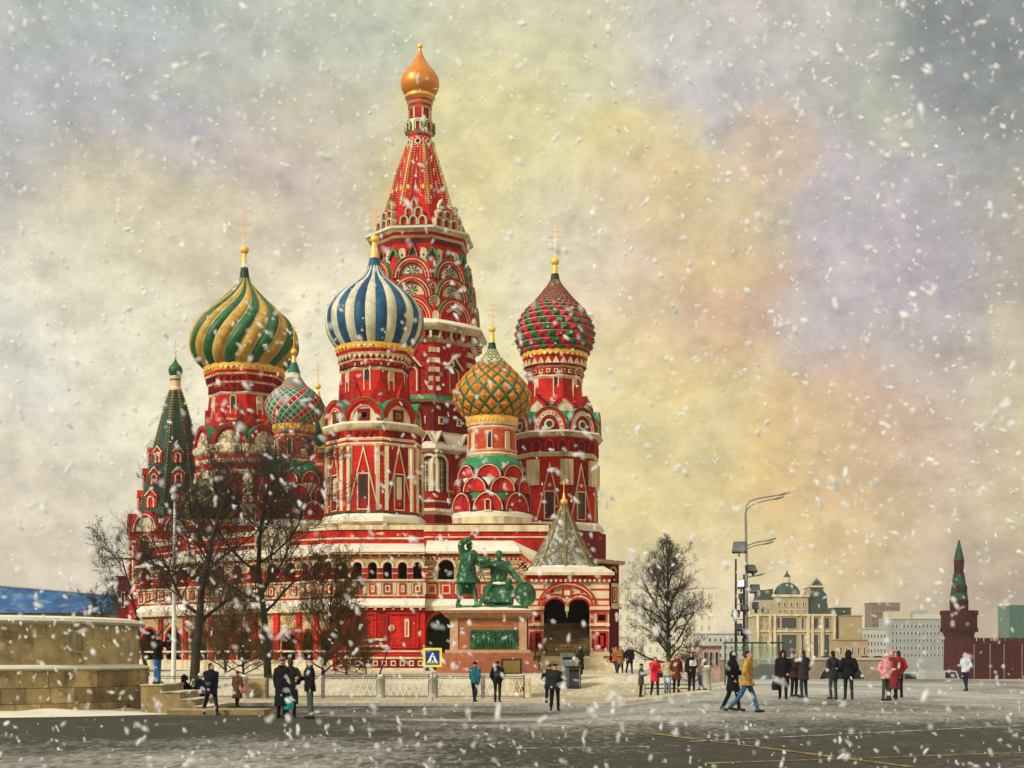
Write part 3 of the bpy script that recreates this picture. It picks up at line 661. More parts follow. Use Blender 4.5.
# ------------------------------------------------------------------ podium, galleries and porch of the cathedral
GY = 66.5
def GZ(py): return Zp(py, GY) - BASE
def arch_pts(cx, w, zs, n=10): return [(cx - w / 2 * math.cos(math.pi * i / n), zs + w / 2 * math.sin(math.pi * i / n)) for i in range(n + 1)]
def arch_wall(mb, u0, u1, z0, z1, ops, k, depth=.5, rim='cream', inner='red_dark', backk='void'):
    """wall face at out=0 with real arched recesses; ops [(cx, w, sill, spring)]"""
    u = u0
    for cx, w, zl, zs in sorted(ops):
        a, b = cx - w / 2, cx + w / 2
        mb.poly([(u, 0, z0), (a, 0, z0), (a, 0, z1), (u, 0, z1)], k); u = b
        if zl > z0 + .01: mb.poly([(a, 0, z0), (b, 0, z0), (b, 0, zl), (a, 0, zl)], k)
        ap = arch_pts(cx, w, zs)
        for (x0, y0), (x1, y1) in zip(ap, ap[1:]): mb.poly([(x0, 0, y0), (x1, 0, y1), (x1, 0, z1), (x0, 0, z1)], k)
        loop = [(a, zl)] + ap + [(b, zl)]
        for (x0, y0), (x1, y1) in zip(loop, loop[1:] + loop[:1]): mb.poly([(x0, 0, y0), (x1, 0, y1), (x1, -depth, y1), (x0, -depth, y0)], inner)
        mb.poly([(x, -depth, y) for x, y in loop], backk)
        if rim:
            o = arch_pts(cx, w + .36, zs)
            for i in range(len(ap) - 1):
                q = [(ap[i][0], .08, ap[i][1]), (ap[i + 1][0], .08, ap[i + 1][1]), (o[i + 1][0], .08, o[i + 1][1]), (o[i][0], .08, o[i][1])]
                mb.poly(q, rim)
                mb.poly([q[3], q[2], (q[2][0], 0, q[2][2]), (q[3][0], 0, q[3][2])], rim); mb.poly([q[0], q[1], (q[1][0], 0, q[1][2]), (q[0][0], 0, q[0][2])], rim)
    mb.poly([(u, 0, z0), (u1, 0, z0), (u1, 0, z1), (u, 0, z1)], k)
def seg_frame(mb, pa, pb):
    a = Vector((Xp(pa[0], pa[1]) - C0[0], Yw(pa[1]) - C0[1], 0)); b = Vector((Xp(pb[0], pb[1]) - C0[0], Yw(pb[1]) - C0[1], 0))
    d = (b - a).normalized(); n = Vector((d.y, -d.x, 0))
    mb.plane(a, d, n); return (b - a).length
def framed(mb, u, w, z0, z1, kin='red', out=.05):
    mb.bands(shift(o_rect(w, z1 - z0), u, z0), [(0, out + .04, 'red'), (.09, out + .04, 'red'), (.10, out, 'cream'), (.22, out, 'cream'), (.23, out + .03, kin)], .05, True)
def cornice(mb, L, z, rows, over=0):
    """horizontal mouldings: rows (dz0, dz1, out, mat)"""
    for a, b, o, k in rows: mb.box(-over, L + over, -.3, o, z + a, z + b, k, 'snow' if o > .3 else None)
zb, z607, z598, z580, z562, z553 = GZ(676), GZ(607), GZ(598), GZ(580), GZ(578), GZ(553)
def gallery_segment(mb, pa, pb, style, n):
    L = seg_frame(mb, pa, pb)
    if style == 'front':
        # lower red wall with white mouldings
        mb.poly([(0, 0, zb), (L, 0, zb), (L, 0, z607), (0, 0, z607)], 'red')
        mb.box(0, L, -.1, .22, zb, GZ(668), 'cream', 'snow'); mb.box(0, L, -.1, .12, GZ(668), GZ(659), 'red_dark')
        m = int(L / .62)
        for i in range(m): u = (i + .5) * L / m; mb.box(u - .19, u + .19, -.05, .17, GZ(666), GZ(660.5), 'cream'); mb.box(u - .10, u + .10, -.05, .19, GZ(664.8), GZ(661.8), 'red_dark')
        mb.box(0, L, -.1, .20, GZ(659), GZ(657), 'cream', 'snow'); mb.box(0, L, -.1, .10, GZ(652), GZ(650.5), 'cream')
        for u0, u1 in ((.14, .46), (.56, .93)):
            mb.bands(shift(o_rect((u1 - u0) * L, GZ(612) - GZ(648)), (u0 + u1) / 2 * L, GZ(648)), [(0, .10, 'red'), (.16, .10, 'red_dark'), (.22, .02, 'red')], .05, True)
        mb.bands(shift(o_circle(.24, 16, 0), L * .63, GZ(628)), [(0, .14, 'cream'), (.12, .14, 'cream')], .1, True)
        mb.bands(shift(o_rect(.34, 1.3), L * .80, GZ(637)), [(0, .14, 'cream'), (.11, .14, 'red')], .1, True)
        mb.box(L * .30, L * .56, -.05, .14, GZ(641), GZ(638.5), 'cream'); mb.box(L * .26, L * .60, -.05, .2, GZ(647), GZ(645), 'cream', 'snow')
        cornice(mb, L, z607, [(-.32, -.05, .18, 'red_dark'), (-.05, .1, .34, 'cream')])
        for i in range(m): u = (i + .5) * L / m; mb.box(u - .1, u + .1, -.05, .26, z607 - .22, z607 - .05, 'cream')
    else:
        ops = [((i + .5) * L / n, L / n * .62, zb, GZ(640)) for i in range(n)]
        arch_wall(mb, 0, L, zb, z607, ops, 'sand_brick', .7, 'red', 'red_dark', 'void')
        for i in range(n + 1): u = i * L / n; mb.box(u - .28, u + .28, -.1, .16, zb, z607, 'red')
        mb.box(0, L, -.1, .24, zb, GZ(660), 'cream', 'snow'); mb.box(0, L, -.1, .26, GZ(652), GZ(650), 'cream')
        cornice(mb, L, z607, [(-.3, .1, .34, 'cream')])
    # sloping snow-covered ledge, parapet with framed panels
    mb.poly([(0, .36, z607 + .1), (L, .36, z607 + .1), (L, .02, z598), (0, .02, z598)], 'snow'); mb.poly([(0, 0, z607), (L, 0, z607), (L, 0, z598), (0, 0, z598)], 'cream')
    mb.poly([(0, 0, z598), (L, 0, z598), (L, 0, z580), (0, 0, z580)], 'cream')
    mb.box(0, L, -.1, .08, z598, z598 + .13, 'red'); mb.box(0, L, -.2, .16, z580 - .08, z580 + .06, 'cream', 'snow')
    m = max(2, int(L / 1.08))
    for i in range(m):
        u = (i + .5) * L / m; w = .62 if i % 2 else .50
        framed(mb, u, w, z598 + .32, z580 - .25, 'red' if i % 2 else 'red_orange'); mb.box(u + L / m / 2 - .09, u + L / m / 2 + .09, -.05, .06, z598 + .28, z580 - .2, 'cream')
def arcade(mb, pa, pb, n, k='sand_brick'):
    L = seg_frame(mb, pa, pb)
    st = L / n
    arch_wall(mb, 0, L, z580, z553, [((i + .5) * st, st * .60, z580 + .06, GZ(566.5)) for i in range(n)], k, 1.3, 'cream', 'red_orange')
    for i in range(n + 1):
        u = i * st; mb.box(u - st * .17, u + st * .17, -.1, .10, z580 + .06, GZ(568), 'red'); mb.box(u - st * .2, u + st * .2, -.1, .15, GZ(568), GZ(566.6), 'cream'); mb.box(u - st * .2, u + st * .2, -.1, .15, GZ(574), GZ(573), 'cream')
    cornice(mb, L, z553, [(-.28, -.1, .12, 'red'), (-.1, .06, .36, 'cream')])
    m = int(L / .34)
    for i in range(m): u = (i + .5) * L / m; mb.box(u - .08, u + .08, -.05, .2, z553 - .26, z553 - .12, 'cream' if i % 2 else 'red')
FR = [(335, GY), (425, GY)]; FB = [(425, 66.9), (521, 66.9)]
LEFT = [(335, GY), (300, 68.6), (212, 72), (138, 77)]
mb = MB()
gallery_segment(mb, *FR, 'front', 0); arcade(mb, *FR, 6)
LEFTr = LEFT[::-1]
for i in range(3):
    gallery_segment(mb, LEFTr[i], LEFTr[i + 1], 'left', (3, 4, 2)[i]); arcade(mb, LEFTr[i], LEFTr[i + 1], (4, 5, 3)[i])
# roof of the front gallery up to the towers
def loc(p): return Vector((Xp(p[0], p[1]) - C0[0], Yw(p[1]) - C0[1], 0))
mb.world()
pts = [loc(q) for q in LEFTr] + [loc(FR[1])]; inner = [loc(q) for q in ((150, 81), (218, 75.2), (296, 70.7), (338, 69.5), (425, 69.5))]
for i in range(4):
    a, b, c, d = pts[i], pts[i + 1], inner[i + 1], inner[i]
    mb.poly([(a.x, a.y - .45, z553 + .06), (b.x, b.y - .45, z553 + .06), (c.x, c.y, GZ(541) + .2), (d.x, d.y, GZ(541) + .2)], 'snow')
    mb.poly([(d.x, d.y, GZ(541) + .1), (c.x, c.y, GZ(541) + .1), (c.x, c.y, GZ(520)), (d.x, d.y, GZ(520))], 'red')
    for z0, z1, o, k in ((GZ(534), GZ(532), .06, 'cream'), (GZ(524), GZ(519), .12, 'cream')):
        n = (c - d).normalized().cross(Vector((0, 0, 1))); e = n * o
        mb.poly([(d.x + e.x, d.y + e.y, z0), (c.x + e.x, c.y + e.y, z0), (c.x + e.x, c.y + e.y, z1), (d.x + e.x, d.y + e.y, z1)], k)
        mb.poly([(d.x + e.x, d.y + e.y, z1), (c.x + e.x, c.y + e.y, z1), (c.x - n.x, c.y - n.y, z1 + .1), (d.x - n.x, d.y - n.y, z1 + .1)], 'snow')
# terrace roof between the towers and closed sides and back
ring = inner + [loc((540, 74)), loc((600, 78)), loc((606, 100)), loc((150, 104))]
mb.poly([(p.x, p.y, GZ(519.5)) for p in ring], 'snow')
for a, b in ((loc((600, 78)), loc((606, 100))), (loc((606, 100)), loc((150, 104))), (loc((150, 104)), loc((138, 77)))):
    mb.poly([(a.x, a.y, zb - 3), (b.x, b.y, zb - 3), (b.x, b.y, GZ(519.6)), (a.x, a.y, GZ(519.6))], 'red')
mb.build('arcaded_gallery', cath, smooth=0, label='raised gallery with small arches over a red wall')
# ---- right half of the front: great arch, stair gable and red band
mb = MB(); L = seg_frame(mb, *FB); sc_ = 66.9 / 900
def U(px): return (px - 425) * sc_
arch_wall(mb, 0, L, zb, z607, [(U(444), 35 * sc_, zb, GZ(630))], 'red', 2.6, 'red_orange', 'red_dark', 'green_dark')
cornice(mb, L, z607, [(-.25, .1, .3, 'cream')])
mb.poly([(0, .32, z607 + .1), (L, .32, z607 + .1), (L, .02, z598), (0, .02, z598)], 'snow')
mb.poly([(0, 0, z598), (L, 0, z598), (L, 0, z580), (0, 0, z580)], 'cream')
mb.box(0, L, -.1, .1, z598, z598 + .15, 'red'); mb.box(0, L, -.1, .16, z580 - .08, z580 + .06, 'cream')
for i, px in enumerate((432, 446, 459, 472, 485, 498, 511)): framed(mb, U(px), .86, z598 + .22, z580 - .18, 'red' if i % 2 else 'red_orange')
arch_wall(mb, 0, L, z580, GZ(551), [(U(446), 16 * sc_, z580 + .05, GZ(567)), (U(500), 14 * sc_, z580 + .05, GZ(566))], 'sand_brick', 1.5, 'cream', 'red_orange')
for px in (429, 462, 476, 488, 515):
    for v in (577.5, 572, 567): mb.box(U(px) - .28, U(px) + .28, -.1, .09, GZ(v), GZ(v - 2.2), 'cream'); mb.box(U(px) - .3, U(px) + .3, -.1, .07, GZ(v - 2.2), GZ(v - 3.2), 'red')
for i in range(44):
    u = (i + .5) * L / 44; mb.prism([(u - .07, GZ(558)), (u, GZ(559.5)), (u + .07, GZ(558)), (u, GZ(556.5))], -.05, .06, 'red' if i % 2 else 'cream')
mb.box(0, L, -.1, .12, GZ(555.4), GZ(553.6), 'red'); mb.box(0, L, -.2, .3, GZ(553.2), GZ(551), 'cream', 'snow')
# sloping patterned gable of the stair, falling to the right
zt, zl = GZ(551), GZ(576)
mb.poly([(L, 0, zb), (U(546), 0, zb), (U(546), 0, zl), (L, 0, zt)], 'sand_brick')
mb.prism([(U(519), zt + .02), (U(548), zl + .02), (U(548), zl - .28), (U(519), zt - .28)], -.3, .14, 'red_orange', 'snow')
mb.prism([(U(519), zt + .30), (U(549), zl + .32), (U(549), zl + .02), (U(519), zt + .02)], -.5, .3, 'cream', 'snow')
for i in range(10):
    t = (i + .5) / 10; u = U(520 + 26 * t); v = zt + (zl - zt) * t - .75; mb.bands(shift(o_circle(.24, 8), u, v), [(0, .07, 'red'), (.07, .07, 'cream'), (.15, .07, 'red_orange')], .05, True)
mb.world()
a, b = loc((425, 66.9)), loc((521, 66.9)); e = loc((549, 66.9)); back = 2.6
mb.poly([(a.x, a.y - .3, GZ(551)), (b.x, b.y - .3, GZ(551)), (b.x - .6, b.y + back, GZ(537)), (a.x, a.y + back, GZ(537))], 'snow')
mb.poly([(b.x, b.y - .3, GZ(551)), (e.x, e.y - .3, GZ(575)), (e.x + .6, e.y + back, GZ(558)), (b.x - .6, b.y + back, GZ(537))], 'snow')
# red banded wall over it, ending in a slope
def W(px, y9): return loc((px, y9))
p0, p1, p2, p3 = W(424, 68.6), W(516, 68.6), W(545, 68.6), W(606, 74.5)
mb.poly([(p0.x, p0.y, GZ(545)), (p1.x, p1.y, GZ(545)), (p2.x, p2.y, GZ(562)), (p2.x, p2.y, GZ(520)), (p0.x, p0.y, GZ(520))], 'red')
for z0, z1, o, k in ((GZ(527.5), GZ(521), .14, 'cream'), (GZ(534), GZ(532.6), .07, 'cream')):
    mb.box(p0.x, p2.x + .3, p0.y - o, p0.y + .2, z0, z1, k, 'snow')
mb.poly([(p0.x, p0.y - .2, GZ(519.4)), (p2.x, p2.y - .2, GZ(519.4)), (p2.x, p2.y + 8, GZ(516)), (p0.x, p0.y + 8, GZ(516))], 'snow')
mb.poly([(p2.x, p2.y, zb), (p3.x, p3.y, zb), (p3.x, p3.y, GZ(519.5)), (p2.x, p2.y, GZ(519.5))], 'red_dark')
mb.build('stair_gallery', cath, smooth=0, label='patterned stair gallery with one great dark arch')
# ---- small open gallery on the right flank
mb = MB(); q0, q1 = (596, 67), (619, 68.5); L = seg_frame(mb, q0, q1); s_ = 67 / 900; gz = lambda py: Zp(py, 67) - BASE
mb.poly([(0, 0, zb - 1), (L, 0, zb - 1), (L, 0, gz(607)), (0, 0, gz(607))], 'red_dark')
mb.poly([(0, .02, gz(607)), (L, .02, gz(607)), (L, .02, gz(582)), (0, .02, gz(582))], 'cream')
for u in (.3, .78): framed(mb, u * L, .6, gz(602), gz(586), 'red')
arch_wall(mb, 0, L, gz(582), gz(562), [(L * .25, .55, gz(582), gz(571)), (L * .72, .6, gz(582), gz(571))], 'red_dark', 1.2, 'sand_brick', 'red_dark')
mb.box(-.3, L + .3, -2, .35, gz(563), gz(559), 'sand_brick', 'snow'); mb.box(-.1, L + .1, -1, .2, gz(608), gz(606), 'cream', 'snow'); mb.box(0, L, -.5, .15, gz(656), gz(653), 'cream', 'snow'); mb.box(0, L, -.5, .3, gz(668), gz(664), 'cream', 'snow')
mb.box(L - .02, L, -9, 0, zb - 1, gz(560), 'red_dark')
mb.build('side_gallery', cath, smooth=0, label='narrow open gallery on the right flank')
# ---- porch with two arches under a grey tent
PY_ = 61.0
def PZ(py): return Zp(py, PY_) - BASE
mb = MB(); s_ = PY_ / 900; xc = Xp(565.5, PY_) - C0[0]; yc = Yw(PY_) - C0[1]
def V(px): return (px - 565.5) * s_
mb.plane((xc, yc, 0), (1, 0, 0), (0, -1, 0))
ops = [(V(555), 22.5 * s_, PZ(656), PZ(610)), (V(579), 22.5 * s_, PZ(656), PZ(610))]
fl = PZ(656)
# wall above the arches
ztop = PZ(582)
for cx, w, zl, zs in ops:
    ap = arch_pts(cx, w, zs, 14)
    for (x0, y0), (x1, y1) in zip(ap, ap[1:]):
        mb.poly([(x0, 0, y0), (x1, 0, y1), (x1, 0, ztop), (x0, 0, ztop)], 'cream'); mb.poly([(x0, 0, y0), (x1, 0, y1), (x1, -1.2, y1), (x0, -1.2, y0)], 'red')
    for dd, k, o in ((.10, 'red', .10), (.22, 'cream', .08), (.34, 'red', .12), (.46, 'cream', .08)):
        a_, b_ = arch_pts(cx, w + 2 * dd - .2, zs, 14), arch_pts(cx, w + 2 * dd + .03, zs, 14)
        for i in range(14):
            if (a_[i][0] + a_[i + 1][0] - 2 * V(567)) * (cx - V(567)) < 0 or (b_[i][0] - V(567)) * (cx - V(567)) < -.02 or (b_[i + 1][0] - V(567)) * (cx - V(567)) < -.02: continue
            q = [(a_[i][0], o, a_[i][1]), (a_[i + 1][0], o, a_[i + 1][1]), (b_[i + 1][0], o, b_[i + 1][1]), (b_[i][0], o, b_[i][1])]
            mb.poly(q, k); mb.poly([q[3], q[2], (q[2][0], 0, q[2][2]), (q[3][0], 0, q[3][2])], k)
mb.poly([(V(566.2), 0, PZ(610)), (V(567.8), 0, PZ(610)), (V(567.8), 0, ztop), (V(566.2), 0, ztop)], 'cream')
# one great moulded arch around both
big = lambda d: [(-(24.5 * s_ + d) * math.cos(math.pi * i / 22) + V(567), PZ(606) + (20 * s_ + d) * math.sin(math.pi * i / 22)) for i in range(23)]
for d0, d1, k, o in ((-.02, .10, 'red', .2), (.10, .2, 'cream', .16), (.2, .32, 'red', .22)):
    a_, b_ = big(d0), big(d1)
    for i in range(22):
        if min(a_[i][1], a_[i + 1][1]) < PZ(609): continue
        q = [(a_[i][0], o, a_[i][1]), (a_[i + 1][0], o, a_[i + 1][1]), (b_[i + 1][0], o, b_[i + 1][1]), (b_[i][0], o, b_[i][1])]
        mb.poly(q, k); mb.poly([q[3], q[2], (q[2][0], 0, q[2][2]), (q[3][0], 0, q[3][2])], k); mb.poly([q[0], q[1], (q[1][0], 0, q[1][2]), (q[0][0], 0, q[0][2])], k)
mb.box(V(562), V(572), -.1, .2, PZ(597), PZ(589), 'red'); mb.box(V(564), V(570), -.1, .24, PZ(595.5), PZ(590.5), 'cream')
for px in (546, 552, 582, 588): mb.box(V(px) - .12, V(px) + .12, -.1, .1, PZ(593), PZ(590), 'red')
# pendant between the arches
mb.box(V(565.2), V(568.8), -.6, .14, PZ(611), PZ(607), 'cream'); mb.prism([(V(566), PZ(611)), (V(567), PZ(618)), (V(568), PZ(611))], -.3, .1, 'cream')
# piers with red-framed white panels
for x0, x1 in ((529, 543.5), (590.5, 609)):
    mb.box(V(x0), V(x1), -1.4, .1, fl - 1.5, ztop, 'cream')
    w = V(x1) - V(x0); uc = (V(x0) + V(x1)) / 2
    for a_, b_, o, k in ((656, 653, .3, 'cream'), (628, 626, .22, 'red'), (626, 623.5, .28, 'cream'), (612, 610, .24, 'red'), (610, 606.5, .32, 'cream'), (606.5, 605, .24, 'red'), (600, 598.5, .16, 'red'), (590, 588.6, .16, 'red')): mb.box(V(x0) - .04 * (o > .2), V(x1) + .04 * (o > .2), -1.5, o, PZ(a_), PZ(b_), k, 'snow' if o >= .3 else None)
    mb.bands(shift(o_rect(w * .66, PZ(631) - PZ(651)), uc + w * .12, PZ(651)), [(0, .16, 'red'), (.14, .16, 'red'), (.15, .1, 'cream'), (.28, .1, 'cream'), (.3, .14, 'red')], .05, True)
    mb.bands(shift(o_rect(w * .18, PZ(631) - PZ(651)), uc - w * .36, PZ(651)), [(0, .16, 'red'), (.06, .16, 'red_dark')], .05, True)
    mb.bands(shift(o_rect(w * .55, PZ(613.5) - PZ(622)), uc + w * .1, PZ(622)), [(0, .16, 'red'), (.09, .16, 'red'), (.1, .1, 'cream'), (.3, .12, 'red_orange')], .05, True)
    mb.box(V(x0), V(x0) + .14, -.1, .2, PZ(626), PZ(612), 'red')
# frieze and eaves
xe0, xe1 = V(527), V(611)
mb.box(V(528), V(610), -6, .2, ztop, PZ(578), 'red_orange'); mb.box(xe0, xe1, -6, .34, PZ(578), PZ(575.5), 'red')
for i in range(34): u = V(528) + (i + .5) * (V(610) - V(528)) / 34; mb.box(u - .09, u + .09, -.1, .30, PZ(582), PZ(579.5), 'cream' if i % 2 else 'red')
mb.box(xe0 - .2, xe1 + .2, -6, .55, PZ(575.5), PZ(572.5), 'cream', 'snow')
mb.prism([(xe0 - .15, PZ(572.5)), (xe0 + .5, PZ(567)), (xe1 - .5, PZ(567)), (xe1 + .15, PZ(572.5))], -5.8, .5, 'snow')
# side walls, floor, dark interior with wooden door
for x in (529.5, 608.5): mb.box(V(x) - .3, V(x) + .3, -6, -1.4, fl - 1.2, ztop, 'red_dark')
mb.box(V(530), V(608), -6, .0, fl - 1.5, fl, 'grey_stone')
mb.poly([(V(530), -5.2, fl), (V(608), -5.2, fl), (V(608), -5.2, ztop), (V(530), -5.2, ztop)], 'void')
porch = mb.build('porch', cath, smooth=0, label='entrance porch with twin red and white arches')
mb = MB(); mb.plane((xc, yc, 0), (1, 0, 0), (0, -1, 0))
n = 9
for i in range(n):
    z = fl + i * (PZ(622) - fl) / n; mb.box(V(543.6), V(590.4), -1.3 - i * .34, -.96 - i * .34, fl, z + (PZ(622) - fl) / n, 'brown_wood')
mb.build('wooden_stair', porch, smooth=0)
mb = MB(); mb.plane((xc, yc, 0), (1, 0, 0), (0, -1, 0))      # low lattice gate
for i in range(12):
    u0 = V(547) + i * .21; mb.prism([(u0, fl), (u0 + .05, fl), (u0 + .35, fl + .72), (u0 + .30, fl + .72)], -.85, -.8, 'sand_brick'); mb.prism([(u0 + .30, fl), (u0 + .35, fl), (u0 + .05, fl + .72), (u0, fl + .72)], -.9, -.85, 'sand_brick')
mb.box(V(546), V(588), -.9, -.8, fl + .72, fl + .78, 'sand_brick'); mb.build('lattice_gate', porch, smooth=0)
mat('tent_grey', (.115, .105, .075), .8, .45, 1.5, (.42, .39, .30), .42, 2.2, .5, 8)
mb = MB()
mb.lathe([(34 * s_, PZ(568)), (15.5 * s_, PZ(531)), (2.6 * s_, PZ(501)), (1.4 * s_, PZ(499))], 8, 'tent_grey', 22.5, True, True)
for i in range(8):
    for j in range(40):
        t = j / 39; r = (34 * (1 - t) + 2.6 * t) if False else np.interp(568 - 67 * t, [501, 531, 568], [2.6, 15.5, 34]); mb.frame(i * 45, r * s_ * g8, PZ(568 - 67 * t)); mb.box(-.07, .07, -.06, .07, -.055, .055, 'brown_wood' if j % 2 else 'olive')
mb.world(); mb.lathe([(35 * s_, PZ(569.5), 'snow'), (34 * s_, PZ(566), 'snow'), (31 * s_, PZ(563.5), 'snow')], 8, 'snow', 22.5, True, True)
mb.build('tent_roof', porch, (xc, yc + 2.9, 0), smooth=20, label='grey snow-dusted tent over the porch')
mb = MB(); mb.tube([(0, 0, PZ(500)), (0, 0, PZ(488))], [.16, .06], 8, 'gold'); mb.ball((0, 0, PZ(497)), .26, 'gold'); mb.tube([(0, 0, PZ(490)), (0, 0, PZ(474))], .035, 6, 'gold'); mb.box(-.3, .3, -.02, .02, PZ(478), PZ(478) + .05, 'gold')
mb.build('finial', porch, (xc, yc + 2.9, 0))
# steps in front of the porch
mb = MB(); ns = 8; zf = Zp(656, PY_); z0 = ground(Xp(585, 56), Yw(56)) - .1
mb.world()
for i in range(ns):
    f = i / ns; x0, x1 = Xp(541 - 3 * (1 - f), PY_), Xp(600 + 22 * (1 - f), PY_)
    mb.box(x0 - C0[0], x1 - C0[0], yc - .15 - (ns - i) * .55, yc + .0, z0 - BASE, z0 - BASE + (i + 1) * (zf - z0) / ns - .02, 'cream', 'snow')
mb.build('porch_steps', cath, smooth=0, label='pale stone steps dusted with snow')
# ------------------------------------------------------------------ sky, light, camera
SUN_EL, SUN_AZ = 32.0, -50.0     # azimuth measured from behind the camera, negative = from the left
world = bpy.data.worlds.new('World'); sc.world = world; world.use_nodes = True
nt = world.node_tree; N, L = nt.nodes, nt.links
bg = N['Background']; bg.inputs['Strength'].default_value = .1
sky = N.new('ShaderNodeTexSky'); sky.sky_type = 'NISHITA'; sky.sun_disc = False
sky.sun_elevation = R(SUN_EL); sky.sun_rotation = R(180 + SUN_AZ); sky.dust_density = 4; sky.air_density = 1.5
tc = N.new('ShaderNodeTexCoord')
def nz(scale, sx=1, sy=1, sz=1, off=(0, 0, 0), detail=5, rough=.55, dist=.0):
    mp = N.new('ShaderNodeMapping'); mp.inputs['Scale'].default_value = (sx, sy, sz); mp.inputs['Location'].default_value = off
    L.new(tc.outputs['Generated'], mp.inputs[0])
    n = N.new('ShaderNodeTexNoise'); n.inputs['Scale'].default_value = scale; n.inputs['Detail'].default_value = detail; n.inputs['Roughness'].default_value = rough; n.inputs['Distortion'].default_value = dist
    L.new(mp.outputs[0], n.inputs['Vector']); return n.outputs['Fac']
def ramp(fac, stops):
    r = N.new('ShaderNodeValToRGB'); e = r.color_ramp.elements
    while len(e) < len(stops): e.new(.5)
    for q, (p, c) in zip(e, stops): q.position = p; q.color = (*c, 1) if len(c) == 3 else c
    L.new(fac, r.inputs[0]); return r.outputs[0]
def mix(f, a, b, mode='MIX'):
    m = N.new('ShaderNodeMix'); m.data_type = 'RGBA'; m.blend_type = mode
    for i, v in ((0, f), (6, a), (7, b)):
        if isinstance(v, (int, float)): m.inputs[i].default_value = v
        elif isinstance(v, tuple): m.inputs[i].default_value = (*v, 1)
        else: L.new(v, m.inputs[i])
    return m.outputs[2]
def maprange(v, a, b, c=0, d=1):
    m = N.new('ShaderNodeMapRange'); m.interpolation_type = 'SMOOTHSTEP'
    for i, q in ((1, a), (2, b), (3, c), (4, d)): m.inputs[i].default_value = q
    L.new(v, m.inputs[0]); return m.outputs[0]
sep = N.new('ShaderNodeSeparateXYZ'); L.new(tc.outputs['Generated'], sep.inputs[0])
def srgb(*v): return tuple(((q / 255 + .055) / 1.055) ** 2.4 for q in v)
big = nz(3.4, 1, 1, 1.5, (3.1, .4, .9), 6, .6, .5)
wisp = nz(7.5, 1, 1, 1.3, (7.7, 2.0, .3), 7, .62, .8)
c = mix(ramp(wisp, [(.38, (0, 0, 0)), (.64, (1, 1, 1))]), srgb(207, 194, 156), srgb(228, 218, 188))
def cloud(c, px, py, deg, col, amt=1.0):
    """a tinted bank of cloud round one direction of the sky, its rim broken up by noise"""
    d = Vector((px - 512, F, HY - py)).normalized()
    v = N.new('ShaderNodeVectorMath'); v.operation = 'DOT_PRODUCT'; L.new(tc.outputs['Generated'], v.inputs[0]); v.inputs[1].default_value = d
    k = 1 - math.cos(R(deg))
    def lin(s, a, b_):
        m_ = N.new('ShaderNodeMath'); m_.operation = 'MULTIPLY_ADD'; L.new(s, m_.inputs[0]); m_.inputs[1].default_value = a; m_.inputs[2].default_value = b_; return m_.outputs[0]
    s = N.new('ShaderNodeMath'); s.operation = 'ADD'; L.new(v.outputs['Value'], s.inputs[0]); ad = N.new('ShaderNodeMath'); ad.operation = 'ADD'; L.new(lin(wisp, 2.4 * k, -1.2 * k), ad.inputs[0]); L.new(lin(big, 2.0 * k, -1.0 * k), ad.inputs[1]); L.new(ad.outputs[0], s.inputs[1])
    return mix(maprange(s.outputs[0], 1 - 1.15 * k, 1 - .02 * k, 0, amt), c, srgb(*col))
for a in ((40, 70, 12, (126, 138, 158)), (230, 30, 9, (168, 184, 182)), (30, 250, 7, (170, 168, 178)), (420, 20, 9, (190, 196, 170)), (620, 60, 6, (208, 202, 172)), (920, 90, 11, (126, 148, 160)), (1015, 10, 6, (60, 74, 94)), (700, 90, 4, (192, 190, 184)), (660, 250, 3, (200, 186, 182)), (850, 250, 5, (196, 184, 186)), (560, 60, 4, (200, 200, 178)), (900, 420, 4, (206, 190, 172)), (1030, 280, 6, (112, 104, 128)), (860, 330, 9, (184, 172, 178)),
          (760, 60, 5, (200, 190, 190)), (220, 235, 8, (188, 172, 176)), (320, 180, 5, (204, 184, 158)), (110, 250, 5, (218, 202, 140)), (200, 330, 6, (214, 200, 150)), (90, 420, 9, (236, 234, 216)), (310, 400, 7, (246, 238, 200)), (470, 330, 5, (244, 234, 180)), (620, 380, 4, (240, 226, 170)), (460, 190, 4.6, (224, 202, 112)), (520, 120, 5, (220, 208, 152)), (640, 180, 3.0, (222, 198, 118)), (600, 400, 7, (228, 212, 152)),
          (680, 300, 5, (214, 176, 140)), (770, 155, 2.2, (212, 178, 138)), (730, 310, 2.4, (206, 160, 128)), (690, 480, 6, (222, 196, 118)), (840, 480, 5, (214, 160, 108)), (790, 540, 6, (226, 196, 120)), (960, 520, 8, (196, 168, 142)), (1020, 620, 5, (128, 108, 108)), (30, 560, 6, (196, 180, 168)), (720, 620, 5, (230, 214, 184)), (560, 260, 4, (214, 202, 178)), (720, 230, 3, (214, 190, 130))): c = cloud(c, *a, .52)
zen = maprange(sep.outputs['Z'], .46, .85)                    # the overcast is brightest overhead
c = mix(zen, c, (.74, .73, .70))
fine = ramp(nz(38, 1, 1, 1.25, (0, 0, 0), 4, .7), [(.25, (.74,) * 3), (.75, (1.22,) * 3)])
c = mix(1.0, c, fine, 'MULTIPLY')
sca = N.new('ShaderNodeVectorMath'); sca.operation = 'SCALE'; sca.inputs['Scale'].default_value = 11.8; L.new(c, sca.inputs[0])
c = mix(.9, sky.outputs[0], sca.outputs[0])
L.new(c, bg.inputs['Color'])
sun = bpy.data.lights.new('sun', 'SUN'); sun.energy = 3.8; sun.angle = R(10); sun.color = (1, .96, .88)
so = bpy.data.objects.new('sun', sun); COL.objects.link(so)
az, e_ = R(SUN_AZ), R(SUN_EL)
